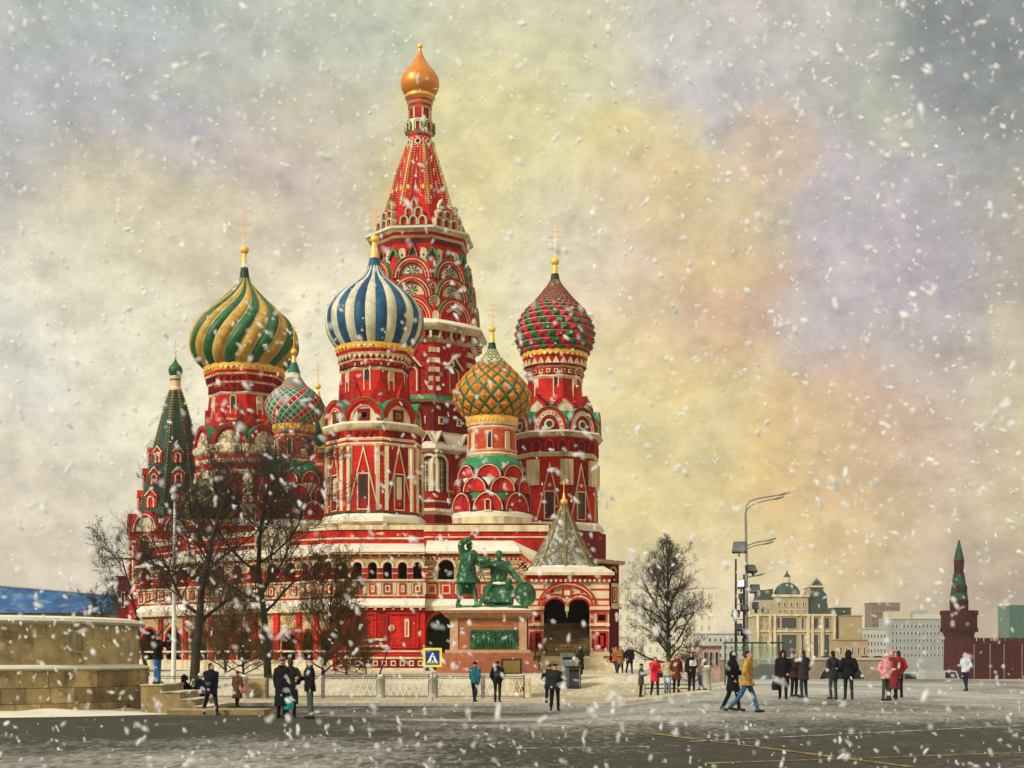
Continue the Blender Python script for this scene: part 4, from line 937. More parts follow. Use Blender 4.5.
dirv = Vector((math.sin(az) * math.cos(e_), -math.cos(az) * math.cos(e_), math.sin(e_)))  # towards the sun (behind the camera)
so.rotation_euler = dirv.to_track_quat('Z', 'Y').to_euler(); so.location = (0, -20, 60)
cam = bpy.data.cameras.new('camera'); co = bpy.data.objects.new('camera', cam); COL.objects.link(co); sc.camera = co
cam.sensor_width = 36; cam.lens = 36 * F / 1024; cam.shift_y = (HY - 384) / 1024; cam.clip_end = 9000; cam.clip_start = .2
co.location = (0, 0, HC); co.rotation_euler = (R(90), 0, 0)
cam.dof.use_dof = True; cam.dof.focus_distance = 70; cam.dof.aperture_fstop = 2.2
sc.view_settings.view_transform = 'Standard'; sc.view_settings.look = 'None'; sc.view_settings.exposure = 0; sc.view_settings.gamma = 1
sc.cycles.use_denoising = True
sc.cycles.max_bounces = 6; sc.cycles.transparent_max_bounces = 16; sc.cycles.volume_bounces = 0
sc.cycles.sample_clamp_indirect = 4

# ------------------------------------------------------------------ ground
def ground_mat(key, dark, frost, lo, hi, cob=True):
    m = bpy.data.materials.new(key); m.use_nodes = True; nt = m.node_tree; N, L = nt.nodes, nt.links; b = N['Principled BSDF']
    tc = N.new('ShaderNodeTexCoord')
    def noise(s, d=6, r=.6, sc=(1, 1, 1), off=(0, 0, 0)):
        mp = N.new('ShaderNodeMapping'); mp.inputs['Scale'].default_value = sc; mp.inputs['Location'].default_value = off; L.new(tc.outputs['Object'], mp.inputs[0])
        n = N.new('ShaderNodeTexNoise'); n.inputs['Scale'].default_value = s; n.inputs['Detail'].default_value = d; n.inputs['Roughness'].default_value = r; L.new(mp.outputs[0], n.inputs['Vector']); return n.outputs['Fac']
    def math_(op, a, b_):
        q = N.new('ShaderNodeMath'); q.operation = op
        for i, v in enumerate((a, b_)):
            if isinstance(v, (int, float)): q.inputs[i].default_value = v
            else: L.new(v, q.inputs[i])
        return q.outputs[0]
    big = noise(.075, 5, .6, (1, .45, 1), (4, 2, 0)); mid = noise(.5, 6, .65, (1, .5, 1)); fine = noise(7, 6, .8, (1, .30, 1))
    s = math_('ADD', math_('MULTIPLY', big, 1.15), math_('ADD', math_('MULTIPLY', mid, .55), math_('MULTIPLY', fine, 1.35 if cob else .8)))
    if cob:                                  # drifts of frost lying on the open square
        sp = N.new('ShaderNodeSeparateXYZ'); L.new(tc.outputs['Object'], sp.inputs[0])
        wob = math_('MULTIPLY', math_('ADD', noise(.12, 4, .6), -.5), 16.0)
        def sm(v, a, b_):
            q = N.new('ShaderNodeMapRange'); q.interpolation_type = 'SMOOTHSTEP'; q.inputs[1].default_value = a; q.inputs[2].default_value = b_; L.new(v, q.inputs[0]); return q.outputs[0]
        Xn, Yn = math_('ADD', sp.outputs['X'], wob), math_('ADD', sp.outputs['Y'], wob)
        A = math_('MULTIPLY', sm(Yn, 27, 36), sm(Xn, -4, 3)); B_ = math_('MULTIPLY', sm(Yn, 27, 21), sm(Xn, 0, -5)); D_ = math_('MULTIPLY', sm(Yn, 30, 24), sm(Xn, -2, 3)); E_ = math_('MULTIPLY', math_('MULTIPLY', sm(Yn, 26, 31), sm(Yn, 44, 36)), sm(Xn, -1, -5))
        s = math_('ADD', s, math_('ADD', math_('ADD', math_('MULTIPLY', A, .30), math_('MULTIPLY', B_, .24)), math_('ADD', math_('MULTIPLY', D_, -.10), math_('MULTIPLY', E_, -.08))))
    r = N.new('ShaderNodeMapRange'); r.inputs[1].default_value = lo; r.inputs[2].default_value = hi; L.new(s, r.inputs[0])
    br = N.new('ShaderNodeTexBrick'); br.inputs['Scale'].default_value = 1; br.inputs['Brick Width'].default_value = .24; br.inputs['Row Height'].default_value = .13; br.inputs['Mortar Size'].default_value = .016; br.inputs['Bias'].default_value = -.2
    br.inputs['Color1'].default_value = (*[c * .55 for c in dark], 1); br.inputs['Color2'].default_value = (*[c * 1.5 for c in dark], 1); br.inputs['Mortar'].default_value = (*[c * .5 for c in dark], 1)
    L.new(tc.outputs['Object'], br.inputs['Vector'])
    mx = N.new('ShaderNodeMix'); mx.data_type = 'RGBA'; L.new(r.outputs[0], mx.inputs[0]); L.new(br.outputs[0], mx.inputs[6]); mx.inputs[7].default_value = (*frost, 1)
    L.new(mx.outputs[2], b.inputs['Base Color']); b.inputs['Roughness'].default_value = .7; b.inputs['Specular IOR Level'].default_value = .3
    bp = N.new('ShaderNodeBump'); bp.inputs['Strength'].default_value = .9; bp.inputs['Distance'].default_value = .04
    L.new(math_('ADD', math_('MULTIPLY', br.outputs['Fac'], -.6), math_('ADD', fine, noise(14, 4, .6))), bp.inputs['Height']); L.new(bp.outputs[0], b.inputs['Normal'])
    M[key] = m
ground_mat('cobbles', (.040, .039, .021), (.54, .53, .45), 1.53, 2.04)
ground_mat('paving', (.27, .21, .11), (.74, .65, .43), .95, 1.5, False)
def axis(a, b, st, far):
    v = list(np.arange(a, b, st)); d = st; x = b
    while x < far: v.append(x); d *= 1.35; x += d
    v.append(far); d = st; x = a - st; lo = []
    while x > (-far if far > 1500 and a < -30 else a - 40): lo.append(x); d *= 1.35; x -= d
    return sorted(lo) + v
xs = axis(-45, 45, .75, 2400); ys = axis(-6, 120, .75, 2600)
mb = MB(); mb.grid([[(x, y, ground(x, y)) for x in xs] for y in ys], 'cobbles')
o = mb.build('ground', smooth=180); tag(o, 'dark cobbled square streaked with frost and thin snow', 'ground', kind='structure')
def sheet(poly_fn, u0, u1, v0, v1, k, nm, lift, st=.75, lab=None, cat='pavement', kind='structure'):
    """sheet over the ground between x limits and y limits (functions allowed)"""
    mb = MB(); rows = []
    ny = int((v1 - v0) / st) + 1
    for j in range(ny + 1):
        y = v0 + (v1 - v0) * j / ny; a = u0(y) if callable(u0) else u0; b = u1(y) if callable(u1) else u1; nx = int((b - a) / st) + 1
        nx = max(60, 1)
        rows.append([(a + (b - a) * i / nx, y, ground(a + (b - a) * i / nx, y) + lift) for i in range(nx + 1)])
    mb.grid(rows, k); front = rows[0]
    mb.grid([[(p[0], p[1], p[2] - lift - .05) for p in front], front], k)
    for e in (0, -1):
        col_ = [r[e] for r in rows]; mb.grid([[(p[0], p[1], p[2] - lift - .05) for p in col_], col_], k)
    o = mb.build(nm, smooth=30); tag(o, lab, cat, kind=kind); return o
yk = Yw(37.6)
sheet(None, lambda y: -15.6, lambda y: 8.4 + (y - yk) * .06, yk, Yw(45.4), 'paving', 'pavement', .12, lab='pale snowy paved strip with a kerb in front of the cathedral')
# kerb stones along the pavement
mb = MB(); n = 60
for i in range(n):
    x0 = -15.6 + 24 * i / n; x1 = x0 + 24 / n - .015; z = ground(x0, yk)
    mb.box(x0, x1, yk - .22, yk - .005, z - .1, z + .135, 'grey_stone', 'snow')
tag(mb.build('kerb', smooth=0), 'long grey stone kerb with snow on top along the pavement', 'kerb', kind='structure')
# painted parade lines on the cobbles
mat('paint_yellow', (.55, .36, .07), .8, .35, 3, (.10, .09, .06), .6, 2.5); mat('paint_white', (.62, .60, .52), .8, .35, 3, (.12, .11, .08), .6, 2.5)
def gpt(px, py):
    y = 25.0
    for _ in range(40):
        x = (px - 512) * y / F; y = .5 * y + .5 * (HC - ground(x, y)) * F / (py - HY)
    return ((px - 512) * y / F, y)
def line(p, q, w, k, nm, lab):
    a, b = Vector(gpt(*p)), Vector(gpt(*q)); d = (b - a).normalized(); n_ = Vector((-d.y, d.x)) * w / 2
    mb = MB(); rows = []; m = int((b - a).length / .4) + 1
    for i in range(m + 1):
        c = a + (b - a) * i / m; rows.append([(c.x - n_.x, c.y - n_.y, ground(c.x, c.y) + .012), (c.x + n_.x, c.y + n_.y, ground(c.x, c.y) + .012)])
    mb.grid(rows, k); tag(mb.build(nm, smooth=0), lab, 'painted line', kind='structure')
line((395, 713), (915, 768), .085, 'paint_yellow', 'painted_line', 'long yellow line running diagonally across the cobbles')
line((705, 764), (1060, 752), .085, 'paint_yellow', 'painted_line', 'short yellow line crossing the long one near the lower right')
line((515, 749), (650, 747), .09, 'paint_white', 'painted_line', 'faint white line near the middle of the cobbles')
line((690, 742), (1060, 724), .10, 'paint_white', 'painted_line', 'faint white line on the cobbles at the right')
line((560, 718), (860, 710), .10, 'paint_white', 'painted_line', 'faint white line in front of the walking couple')
# ------------------------------------------------------------------ figures
def capsule(V_, F_, a, b, ra, rb, n=10, flat=None):
    a, b = Vector(a), Vector(b); d = (b - a); L_ = d.length; d = d.normalized() if L_ > 1e-6 else Vector((0, 0, 1))
    u = d.orthogonal().normalized(); w = d.cross(u); rows = []
    for i in range(3): t = (i / 3 - 1) * math.pi / 2; rows.append((a + d * ra * math.sin(t), max(ra * math.cos(t), ra * .02)))
    rows.append((a, ra)); rows.append((b, rb))
    for i in range(1, 4): t = i / 3 * math.pi / 2; rows.append((b + d * rb * math.sin(t), max(rb * math.cos(t), rb * .02)))
    ring_mesh(V_, F_, [[c + (u * math.cos(2 * math.pi * j / n) + w * math.sin(2 * math.pi * j / n)) * r for j in range(n)] for c, r in rows])
def ring_mesh(V_, F_, rows):
    n = len(rows[0]); o = len(V_)
    for r in rows: V_.extend(tuple(p) for p in r)
    for i in range(len(rows) - 1):
        for j in range(n): F_.append((o + i * n + j, o + i * n + (j + 1) % n, o + (i + 1) * n + (j + 1) % n, o + (i + 1) * n + j))
    F_.append(tuple(o + j for j in range(n))[::-1]); F_.append(tuple(o + (len(rows) - 1) * n + j for j in range(n)))
def loft(V_, F_, secs, n=16):
    """secs [(centre, right, fwd, rx, ry)]"""
    rows = []
    for c, r, f, rx, ry in secs: rows.append([c + r * rx * math.cos(2 * math.pi * j / n) + f * ry * math.sin(2 * math.pi * j / n) for j in range(n)])
    ring_mesh(V_, F_, rows)
def ellipsoid(V_, F_, c, r, rot=None, n=14, m=10):
    rows = []
    for i in range(m + 1):
        t = math.pi * i / m; q = max(math.sin(t), .02)
        rows.append([Vector(c) + (rot @ Vector((r[0] * q * math.cos(2 * math.pi * j / n), r[1] * q * math.sin(2 * math.pi * j / n), -r[2] * math.cos(t))) if rot else Vector((r[0] * q * math.cos(2 * math.pi * j / n), r[1] * q * math.sin(2 * math.pi * j / n), -r[2] * math.cos(t)))) for j in range(n)])
    ring_mesh(V_, F_, rows)
def remeshed(V_, F_, voxel, name, smooth=2):
    me = bpy.data.meshes.new(name); me.from_pydata(V_, [], F_)
    bm = bmesh.new(); bm.from_mesh(me); bmesh.ops.recalc_face_normals(bm, faces=bm.faces); bm.to_mesh(me); bm.free()
    o = bpy.data.objects.new(name, me); COL.objects.link(o)
    md = o.modifiers.new('r', 'REMESH'); md.mode = 'VOXEL'; md.voxel_size = voxel; md.use_smooth_shade = True
    if smooth: sm = o.modifiers.new('s', 'SMOOTH'); sm.iterations = smooth; sm.factor = .5
    dg = bpy.context.evaluated_depsgraph_get(); out = bpy.data.meshes.new_from_object(o.evaluated_get(dg)); out.name = name
    bpy.data.objects.remove(o); bpy.data.meshes.remove(me)
    out.shade_smooth()
    return out
def folds(me, amp, sc_, seed=0):
    n = len(me.vertices); co = np.empty(n * 3); me.vertices.foreach_get('co', co); co = co.reshape(-1, 3); nn = np.empty(n * 3); me.vertices.foreach_get('normal', nn); nn = nn.reshape(-1, 3)
    d = np.array([mnoise.noise(Vector((p[0] * sc_ + seed, p[1] * sc_, p[2] * sc_ * .55))) + .5 * mnoise.noise(Vector((p[0] * sc_ * 2.3, p[1] * sc_ * 2.3 + seed, p[2] * sc_ * 1.6))) for p in co])
    me.vertices.foreach_set('co', (co + nn * (d * amp)[:, None]).ravel()); me.update()
def seg_dist(P_, a, b):
    a = np.array(a); b = np.array(b); d = b - a; t = np.clip(((P_ - a) @ d) / max(d @ d, 1e-9), 0, 1); return np.linalg.norm(P_ - (a + t[:, None] * d), axis=1)
def pose(stride=0.0, knee=0.0, armL='down', armR='down', lean=0.0, turn=0.0, nod=0.0, wide=.0, sit=False):
    """joint positions of a 1.75 m figure looking along -Y; L is the figure's left (+X)"""
    J = {}
    J['pel'] = Vector((0, 0, .93)); J['waist'] = Vector((0, -.01 - lean * .3, 1.08)); J['chest'] = Vector((0, -.02 - lean * .7, 1.27)); J['neck'] = Vector((0, -.01 - lean, 1.47)); J['head'] = Vector((0, -.035 - lean * 1.15 - nod * .05, 1.63 - nod * .02))
    for sd, k in ((1, 'L'), (-1, 'R')):
        h = Vector((sd * .095, 0, .92)); a = stride * sd
        th = Vector((sd * .02 + sd * wide * .25, -math.sin(a), -math.cos(a))); bend = knee if a < 0 else knee * .35
        if sit: th = Vector((sd * .15, -1, -.05)).normalized()
        kn = h + th.normalized() * .44; sh = Vector((sd * .01 + sd * wide * .25, -math.sin(a - bend), -math.cos(a - bend)))
        if sit: sh = Vector((0, -.12, -1))
        an = kn + sh.normalized() * .42
        J['hip' + k], J['knee' + k], J['ank' + k] = h, kn, an
        J['toe' + k] = an + Vector((sd * .03, -.17, -.045 if a >= -.01 or sit else -.09))
        s = Vector((sd * .185, J['neck'].y + .015, 1.405)); J['sh' + k] = s
        m = armL if sd > 0 else armR; U, Lf = .285, .25
        D = {'down': ((.16, .06, -1), (.06, -.22, -1)), 'swingf': ((.12, -.35, -1), (.0, -.75, -1)), 'swingb': ((.14, .42, -1), (.08, .12, -1)), 'pocket': ((.35, .22, -1), (-.35, -.55, -.75)), 'hold': ((.16, -.15, -1), (-.35, -1, .1)), 'phone': ((.22, -.45, -1), (-.25, -.55, 1)), 'photo': ((.2, -.95, -.35), (-.45, -.8, .55)), 'bag': ((.14, .0, -1), (.04, -.08, -1)), 'cross': ((.25, -.12, -1), (-1, -.62, .12)), 'face': ((.1, -.6, -.8), (-.3, -.35, 1)), 'up': ((.4, -.4, 1), (-.3, -.5, .9)), 'knee': ((.2, -.6, -.9), (-.1, -.9, -.5))}[m] if isinstance(m, str) else m
        u = Vector((sd * D[0][0], D[0][1], D[0][2])).normalized(); l = Vector((sd * D[1][0], D[1][1], D[1][2])).normalized()
        J['el' + k] = s + u * U; J['wr' + k] = J['el' + k] + l * Lf
    if sit:
        low = min(J['ankL'].z, J['ankR'].z) - .075
        for k in J: J[k] = J[k] - Vector((0, 0, low))
    else:
        low = min(J['ankL'].z, J['ankR'].z) - .078
        for k in J: J[k] = J[k] - Vector((0, 0, low))
    return J
def hand(V_, F_, e, w, sd, curl=.5):
    """palm, four unequal bent fingers and a thumb"""
    d = (w - e).normalized(); side = d.cross(Vector((0, 1, 0))); side = side.normalized() if side.length > .2 else Vector((1, 0, 0)); pn = d.cross(side).normalized()
    if pn.y * 1.0 > 0: pn = -pn
    c = w + d * .045
    for q in (-.027, -.009, .009, .027): capsule(V_, F_, w + side * q * .6, w + d * .085 + side * q, .017, .014, 8)
    for q, ln in ((-.029, .030), (-.010, .036), (.010, .034), (.029, .026)):
        a = w + d * .088 + side * q; b = a + (d * math.cos(curl * .6) + pn * math.sin(curl * .6)) * ln; c2 = b + (d * math.cos(curl * 1.6) + pn * math.sin(curl * 1.6)) * ln * .8
        capsule(V_, F_, a, b, .0105, .0098, 7); capsule(V_, F_, b, c2, .0098, .0085, 7)
    a = w + d * .03 + side * (-.030 * sd); b = a + (d * .6 + side * (-.55 * sd) + pn * .45).normalized() * .042; capsule(V_, F_, a, b, .013, .011, 7); capsule(V_, F_, b, b + (d * .8 + pn * .55).normalized() * .03, .011, .009, 7)
def body_mesh(J, mats, voxel=.0125, turn=0.0, female=False, name='person', bare=False):
    V_, F_ = [], []; X = Vector((1, 0, 0)); sw = .92 if female else 1
    def sec(p, rx, ry): return (p, X, Vector((0, 1, 0)), rx, ry)
    sl = (J['shL'] - J['shR'])
    loft(V_, F_, [sec(J['pel'] - Vector((0, 0, .09)), .10, .085), sec(J['pel'] - Vector((0, 0, .04)), .165, .115), sec(J['pel'] + Vector((0, 0, .05)), .165, .12), sec(J['waist'], .14 * sw, .105), sec(J['chest'], .165 * sw, .118), sec(J['chest'] + (J['neck'] - J['chest']) * .55, .17 * sw, .108), sec(J['chest'] + (J['neck'] - J['chest']) * .85, .13, .085), sec(J['neck'] + Vector((0, 0, .01)), .065, .065)])
    capsule(V_, F_, J['neck'] - Vector((0, 0, .03)), J['head'] - Vector((0, 0, .06)), .060, .052)
    rot = Matrix.Rotation(turn, 3, 'Z'); H = J['head']
    def hp(x, y, z): return H + rot @ Vector((x, y, z))
    ellipsoid(V_, F_, hp(0, .012, .022), (.076, .095, .098), rot); ellipsoid(V_, F_, hp(0, -.018, -.045), (.058, .068, .072), rot)
    capsule(V_, F_, hp(0, -.088, .005), hp(0, -.106, -.028), .010, .016, 8); capsule(V_, F_, hp(-.035, -.078, .022), hp(.035, -.078, .022), .012, .012, 8)
    capsule(V_, F_, hp(-.018, -.083, -.062), hp(.018, -.083, -.062), .010, .010, 8); capsule(V_, F_, hp(0, -.074, -.098), hp(0, -.07, -.102), .018, .018, 8)
    for sd in (-1, 1): ellipsoid(V_, F_, hp(sd * .077, .012, -.005), (.010, .020, .032), rot, 8, 6)
    for sd, k in ((1, 'L'), (-1, 'R')):
        capsule(V_, F_, J['neck'] + Vector((sd * .05, 0, -.045)), J['sh' + k], .06, .068)
        capsule(V_, F_, J['sh' + k], J['el' + k], .062, .050); capsule(V_, F_, J['el' + k], J['wr' + k], .050, .034)
        hand(V_, F_, J['el' + k], J['wr' + k], sd)
        capsule(V_, F_, J['hip' + k], J['knee' + k], .098, .066, 12); capsule(V_, F_, J['knee' + k], J['ank' + k], .068, .052, 12)
        capsule(V_, F_, J['ank' + k] + Vector((0, .045, -.038)), J['toe' + k] + Vector((0, .02, .012)), .047, .042); capsule(V_, F_, J['ank' + k], J['ank' + k] + Vector((0, .0, -.03)), .056, .052)
    me = remeshed(V_, F_, voxel, name)
    n = len(me.polygons); ce = np.empty(n * 3); me.polygons.foreach_get('center', ce); ce = ce.reshape(-1, 3)
    segs = []
    for k in 'LR':
        segs += [(J['hip' + k], J['knee' + k], 1, .08), (J['knee' + k], J['ank' + k] + Vector((0, 0, .04)), 1, .06), (J['ank' + k] - Vector((0, 0, .03)), J['toe' + k], 2, .05), (J['sh' + k], J['el' + k], 0, .06), (J['el' + k], J['wr' + k], 0, .045), (J['wr' + k] + (J['wr' + k] - J['el' + k]) * .1, J['wr' + k] + (J['wr' + k] - J['el' + k]) * .5, 3, .02)]
    segs += [(J['pel'], J['pel'] - Vector((0, 0, .06)), 1, .14), (J['waist'], J['chest'], 0, .13), (J['chest'], J['neck'] - Vector((0, 0, .06)), 0, .12), (J['neck'] + Vector((0, 0, .05)), J['head'], 3, .08), (J['head'], J['head'] + Vector((0, 0, .06)), 3, .09)]
    D = np.stack([seg_dist(ce, a, b) - r for a, b, m, r in segs]); mi = np.array([q[2] for q in segs])[D.argmin(0)]
    rel = (ce - np.array(H)) @ np.array(rot)
    for sd in (-1, 1): mi[np.linalg.norm((rel - np.array((sd * .031, -.083, .003))) * np.array((1, .6, 1.6)), axis=1) < .014] = 4
    mi[np.linalg.norm((rel - np.array((0, -.09, -.062))) * np.array((.55, .5, 1.5)), axis=1) < .017] = 5
    for m in mats: me.materials.append(M[m])
    me.polygons.foreach_set('material_index', mi.astype(np.int32)); me.update()
    return me
def coat_mesh(J, hem, flare=1.1, bulk=1.0, hood=False, name='coat', fold=.010, seed=0, collar=True, belt=False, fur=False):
    V_, F_ = [], []; X = Vector((1, 0, 0)); Y = Vector((0, 1, 0))
    def sec(p, rx, ry): return (p, X, Y, rx * bulk, ry * bulk)
    hz = hem; P_ = J['pel']; low = Vector((P_.x, P_.y, hz)); legs = (J['kneeL'].y + J['kneeR'].y) / 2 * (1 if hz < P_.z - .2 else 0); low.y += legs * .5
    st = abs(J['kneeL'].y - J['kneeR'].y) * .35 * min(1, max(0, (P_.z - hz) / .5))
    q = [sec(low, .19 * flare, .155 * flare + st)]
    if P_.z - hz > .25: q.append(sec(low + (P_ - low) * .5, .19 * (1 + flare) / 2, .150 * (1 + flare) / 2 + st * .5))
    q += [sec(P_, .192, .150), sec(J['waist'], .168 if belt else .182, .135), sec(J['chest'], .195, .150), sec(J['chest'] + (J['neck'] - J['chest']) * .5, .200, .140), sec(J['chest'] + (J['neck'] - J['chest']) * .86, .150, .112), sec(J['neck'] + Vector((0, 0, .02)), .088, .088)]
    loft(V_, F_, q, 20)
    for sd, k in ((1, 'L'), (-1, 'R')):
        capsule(V_, F_, J['neck'] + Vector((sd * .07, 0, -.06)), J['sh' + k], .078 * bulk, .085 * bulk, 12)
        capsule(V_, F_, J['sh' + k], J['el' + k], .084 * bulk, .072 * bulk, 12); capsule(V_, F_, J['el' + k], J['el' + k] + (J['wr' + k] - J['el' + k]) * .93, .072 * bulk, .058 * bulk, 12)
    if collar:
        for i in range(10):
            a = 2 * math.pi * i / 10; b = 2 * math.pi * (i + 1) / 10; c = J['neck'] + Vector((0, 0, .045)); r = .082 if not fur else .10
            capsule(V_, F_, c + Vector((math.cos(a) * r, math.sin(a) * r, 0)), c + Vector((math.cos(b) * r, math.sin(b) * r, 0)), .03 if not fur else .045, .03 if not fur else .045, 8)
    if hood == 'back': ellipsoid(V_, F_, J['neck'] + Vector((0, .10, .02)), (.13, .085, .10))
    me = remeshed(V_, F_, .017, name, 3); folds(me, fold, 7, seed); return me
def cap_piece(J, kind, turn, m, parent):
    V_, F_ = [], []; rot = Matrix.Rotation(turn, 3, 'Z'); H = J['head']; hp = lambda x, y, z: H + rot @ Vector((x, y, z))
    if kind == 'beanie': ellipsoid(V_, F_, hp(0, .016, .062), (.090, .106, .082), rot); [capsule(V_, F_, hp(.088 * math.cos(a), .016 + .104 * math.sin(a), .035), hp(.088 * math.cos(a + .45), .016 + .104 * math.sin(a + .45), .035), .018, .018, 8) for a in np.arange(0, 6.28, .45)]; nm = 'beanie'
    elif kind == 'peaked': ellipsoid(V_, F_, hp(0, .01, .105), (.118, .125, .030), rot); ellipsoid(V_, F_, hp(0, .014, .07), (.090, .104, .045), rot); ellipsoid(V_, F_, hp(0, -.10, .055), (.062, .05, .012), rot); nm = 'peaked_cap'
    elif kind == 'flat': ellipsoid(V_, F_, hp(0, .0, .085), (.098, .125, .036), rot); ellipsoid(V_, F_, hp(0, .016, .062), (.086, .100, .05), rot); ellipsoid(V_, F_, hp(0, -.112, .06), (.055, .05, .012), rot); nm = 'flat_cap'
    elif kind == 'fur': ellipsoid(V_, F_, hp(0, .015, .095), (.116, .130, .075), rot); nm = 'fur_hat'
    elif kind == 'hood':
        ellipsoid(V_, F_, hp(0, .035, .025), (.118, .118, .145), rot); ellipsoid(V_, F_, hp(0, .06, -.10), (.115, .09, .09), rot); nm = 'hood'
        for a in np.arange(-.3, 3.45, .3):
            p, q = (hp(.098 * math.cos(b), -.062 + .03 * math.sin(b), -.01 + .125 * math.sin(b)) for b in (a, a + .3)); capsule(V_, F_, p, q, .024, .024, 8)
    elif kind == 'hair': ellipsoid(V_, F_, hp(0, .026, .040), (.086, .094, .090), rot); ellipsoid(V_, F_, hp(0, .055, -.02), (.080, .06, .085), rot); nm = 'hair'
    elif kind == 'long_hair': ellipsoid(V_, F_, hp(0, .024, .040), (.089, .098, .092), rot); ellipsoid(V_, F_, hp(0, .058, -.07), (.088, .06, .15), rot); [capsule(V_, F_, hp(sd * .076, .0, .03), hp(sd * .082, .01, -.14), .026, .03, 8) for sd in (-1, 1)]; nm = 'hair'
    elif kind == 'scarf': ellipsoid(V_, F_, hp(0, .024, .030), (.092, .104, .108), rot); ellipsoid(V_, F_, hp(0, .04, -.07), (.10, .085, .11), rot); nm = 'headscarf'
    me = remeshed(V_, F_, .011, nm, 2)
    if kind in ('fur', 'hair', 'long_hair'): folds(me, .006, 26)
    me.materials.append(M[m]); return link(me, nm, parent)
_mc = {}
def cloth(c, rough=.85):
    k = 'cloth_%02x%02x%02x' % tuple(int(min(1, q) * 255) for q in c)
    if k not in M: mat(k, c, rough, .45, 7, bump=.4, bscale=45, spec=.15)
    return k
SKIN = 'skin'
def person(label, px, hpx, feet=None, rot=0, y9=None, x=None, h=1.74, coat=((.02, .02, .024)), trousers=(.02, .022, .03), shoes=(.02, .018, .016), hem=.80, flare=1.05, bulk=1.0, hat='hair', hatc=(.03, .02, .015), stride=0.0, knee=.25, armL='down', armR='down', lean=0., turn=0., nod=0., hood=False, female=False, sit=False, z=None, group=None, fur=False, belt=False, gloves=False, scarf=None):
    """px: column of the figure; hpx: its height in pixels, which sets the distance"""
    if y9 is None: y9 = 900 * h / hpx
    J = pose(stride, knee, armL, armR, lean, turn, nod, sit=sit)
    q = h / 1.75; X_, Y_ = Xp(px, y9), Yw(y9)
    zz = ground(X_, Y_) if z is None else z
    if z is None and yk < Y_ < Yw(45.4) and -15.6 < X_ < 8.4: zz += .12
    o = link(body_mesh(J, [cloth(coat), cloth(trousers), cloth(shoes, .5), cloth((.02, .018, .018)) if gloves else 'skin', 'eye', 'lip'], turn=turn, female=female), 'person', None, (X_, Y_, zz), rot)
    if gloves:                                 # keep the face bare
        me = o.data; me.materials.append(M['skin']); n = len(me.polygons); ce = np.empty(n * 3); me.polygons.foreach_get('center', ce); mi = np.empty(n, dtype=np.int32); me.polygons.foreach_get('material_index', mi)
        mi[(mi == 3) & (ce.reshape(-1, 3)[:, 2] > J['neck'].z) & (np.abs(ce.reshape(-1, 3)[:, 0]) < .14)] = 6; me.polygons.foreach_set('material_index', mi)
    o.scale = (q, q, q); tag(o, label, 'person', group)
    me = coat_mesh(J, J['pel'].z + (hem - .93) if not sit else J['pel'].z - .10, flare, bulk, hood, 'coat' if hem < .7 else 'jacket', .019, px * .37, True, belt, fur)
    me.materials.append(M[cloth(coat)]); link(me, me.name.split('.')[0], o)
    if hat: cap_piece(J, hat, turn, cloth(hatc), o)
    if scarf:
        mb = MB()
        mb.tube([J['neck'] + Vector((.1 * math.cos(a), .1 * math.sin(a) - .005, .05)) for a in np.arange(0, 6.6, .4)], .035, 8, cloth(scarf)); mb.build('scarf', o, smooth=60)
    o['_J'] = 0; del o['_J']
    return o, J, q
def wpos(o, J, k, q, rot): return o.matrix_basis @ J[k]
def held_bag(o, J, k, q, col, label, w=.30, h=.28, d=.10, handle=.16, drop=0.0):
    """bag hanging from the hand, standing object of its own"""
    p = o.matrix_basis @ (J['wr' + k] + (J['wr' + k] - J['el' + k]).normalized() * .09); c = cloth(col, .6)
    mb = MB(); zt = -handle - drop
    rows = []
    for t, s in ((0, .86), (.12, 1.0), (.6, 1.02), (1, .80)):
        z = zt - h * (1 - t); n = 16; rows.append([(w / 2 * s * math.copysign(abs(math.cos(a)) ** .5, math.cos(a)), d / 2 * s * math.copysign(abs(math.sin(a)) ** .5, math.sin(a)), z) for a in np.arange(n) * 2 * math.pi / n])
    ids = mb.grid(rows, c, True); mb.face(ids[0][::-1], c); mb.face(ids[-1], c)
    b = mb.build('bag', None, p, 20, 50); tag(b, label, 'bag')
    mb = MB()
    for sd in (-1, 1): mb.tube([(-w * .28, sd * d * .25, zt - .01), (-w * .2, sd * d * .12, zt * .5), (0, 0, .0), (w * .2, sd * d * .12, zt * .5), (w * .28, sd * d * .25, zt - .01)], .009, 6, c)
    mb.build('handle', b, smooth=60); return b
# ------------------------------------------------------------------ snow-covered terrace in front of the cathedral
ground_mat('snowy', (.36, .28, .15), (.80, .71, .48), .8, 1.45, False)
sheet(None, lambda y: -24.0, lambda y: 10.2, Yw(45.4), Yw(69), 'snowy', 'terrace', .03, 1.0, 'pale snow-covered terrace sloping up to the cathedral', 'terrace')
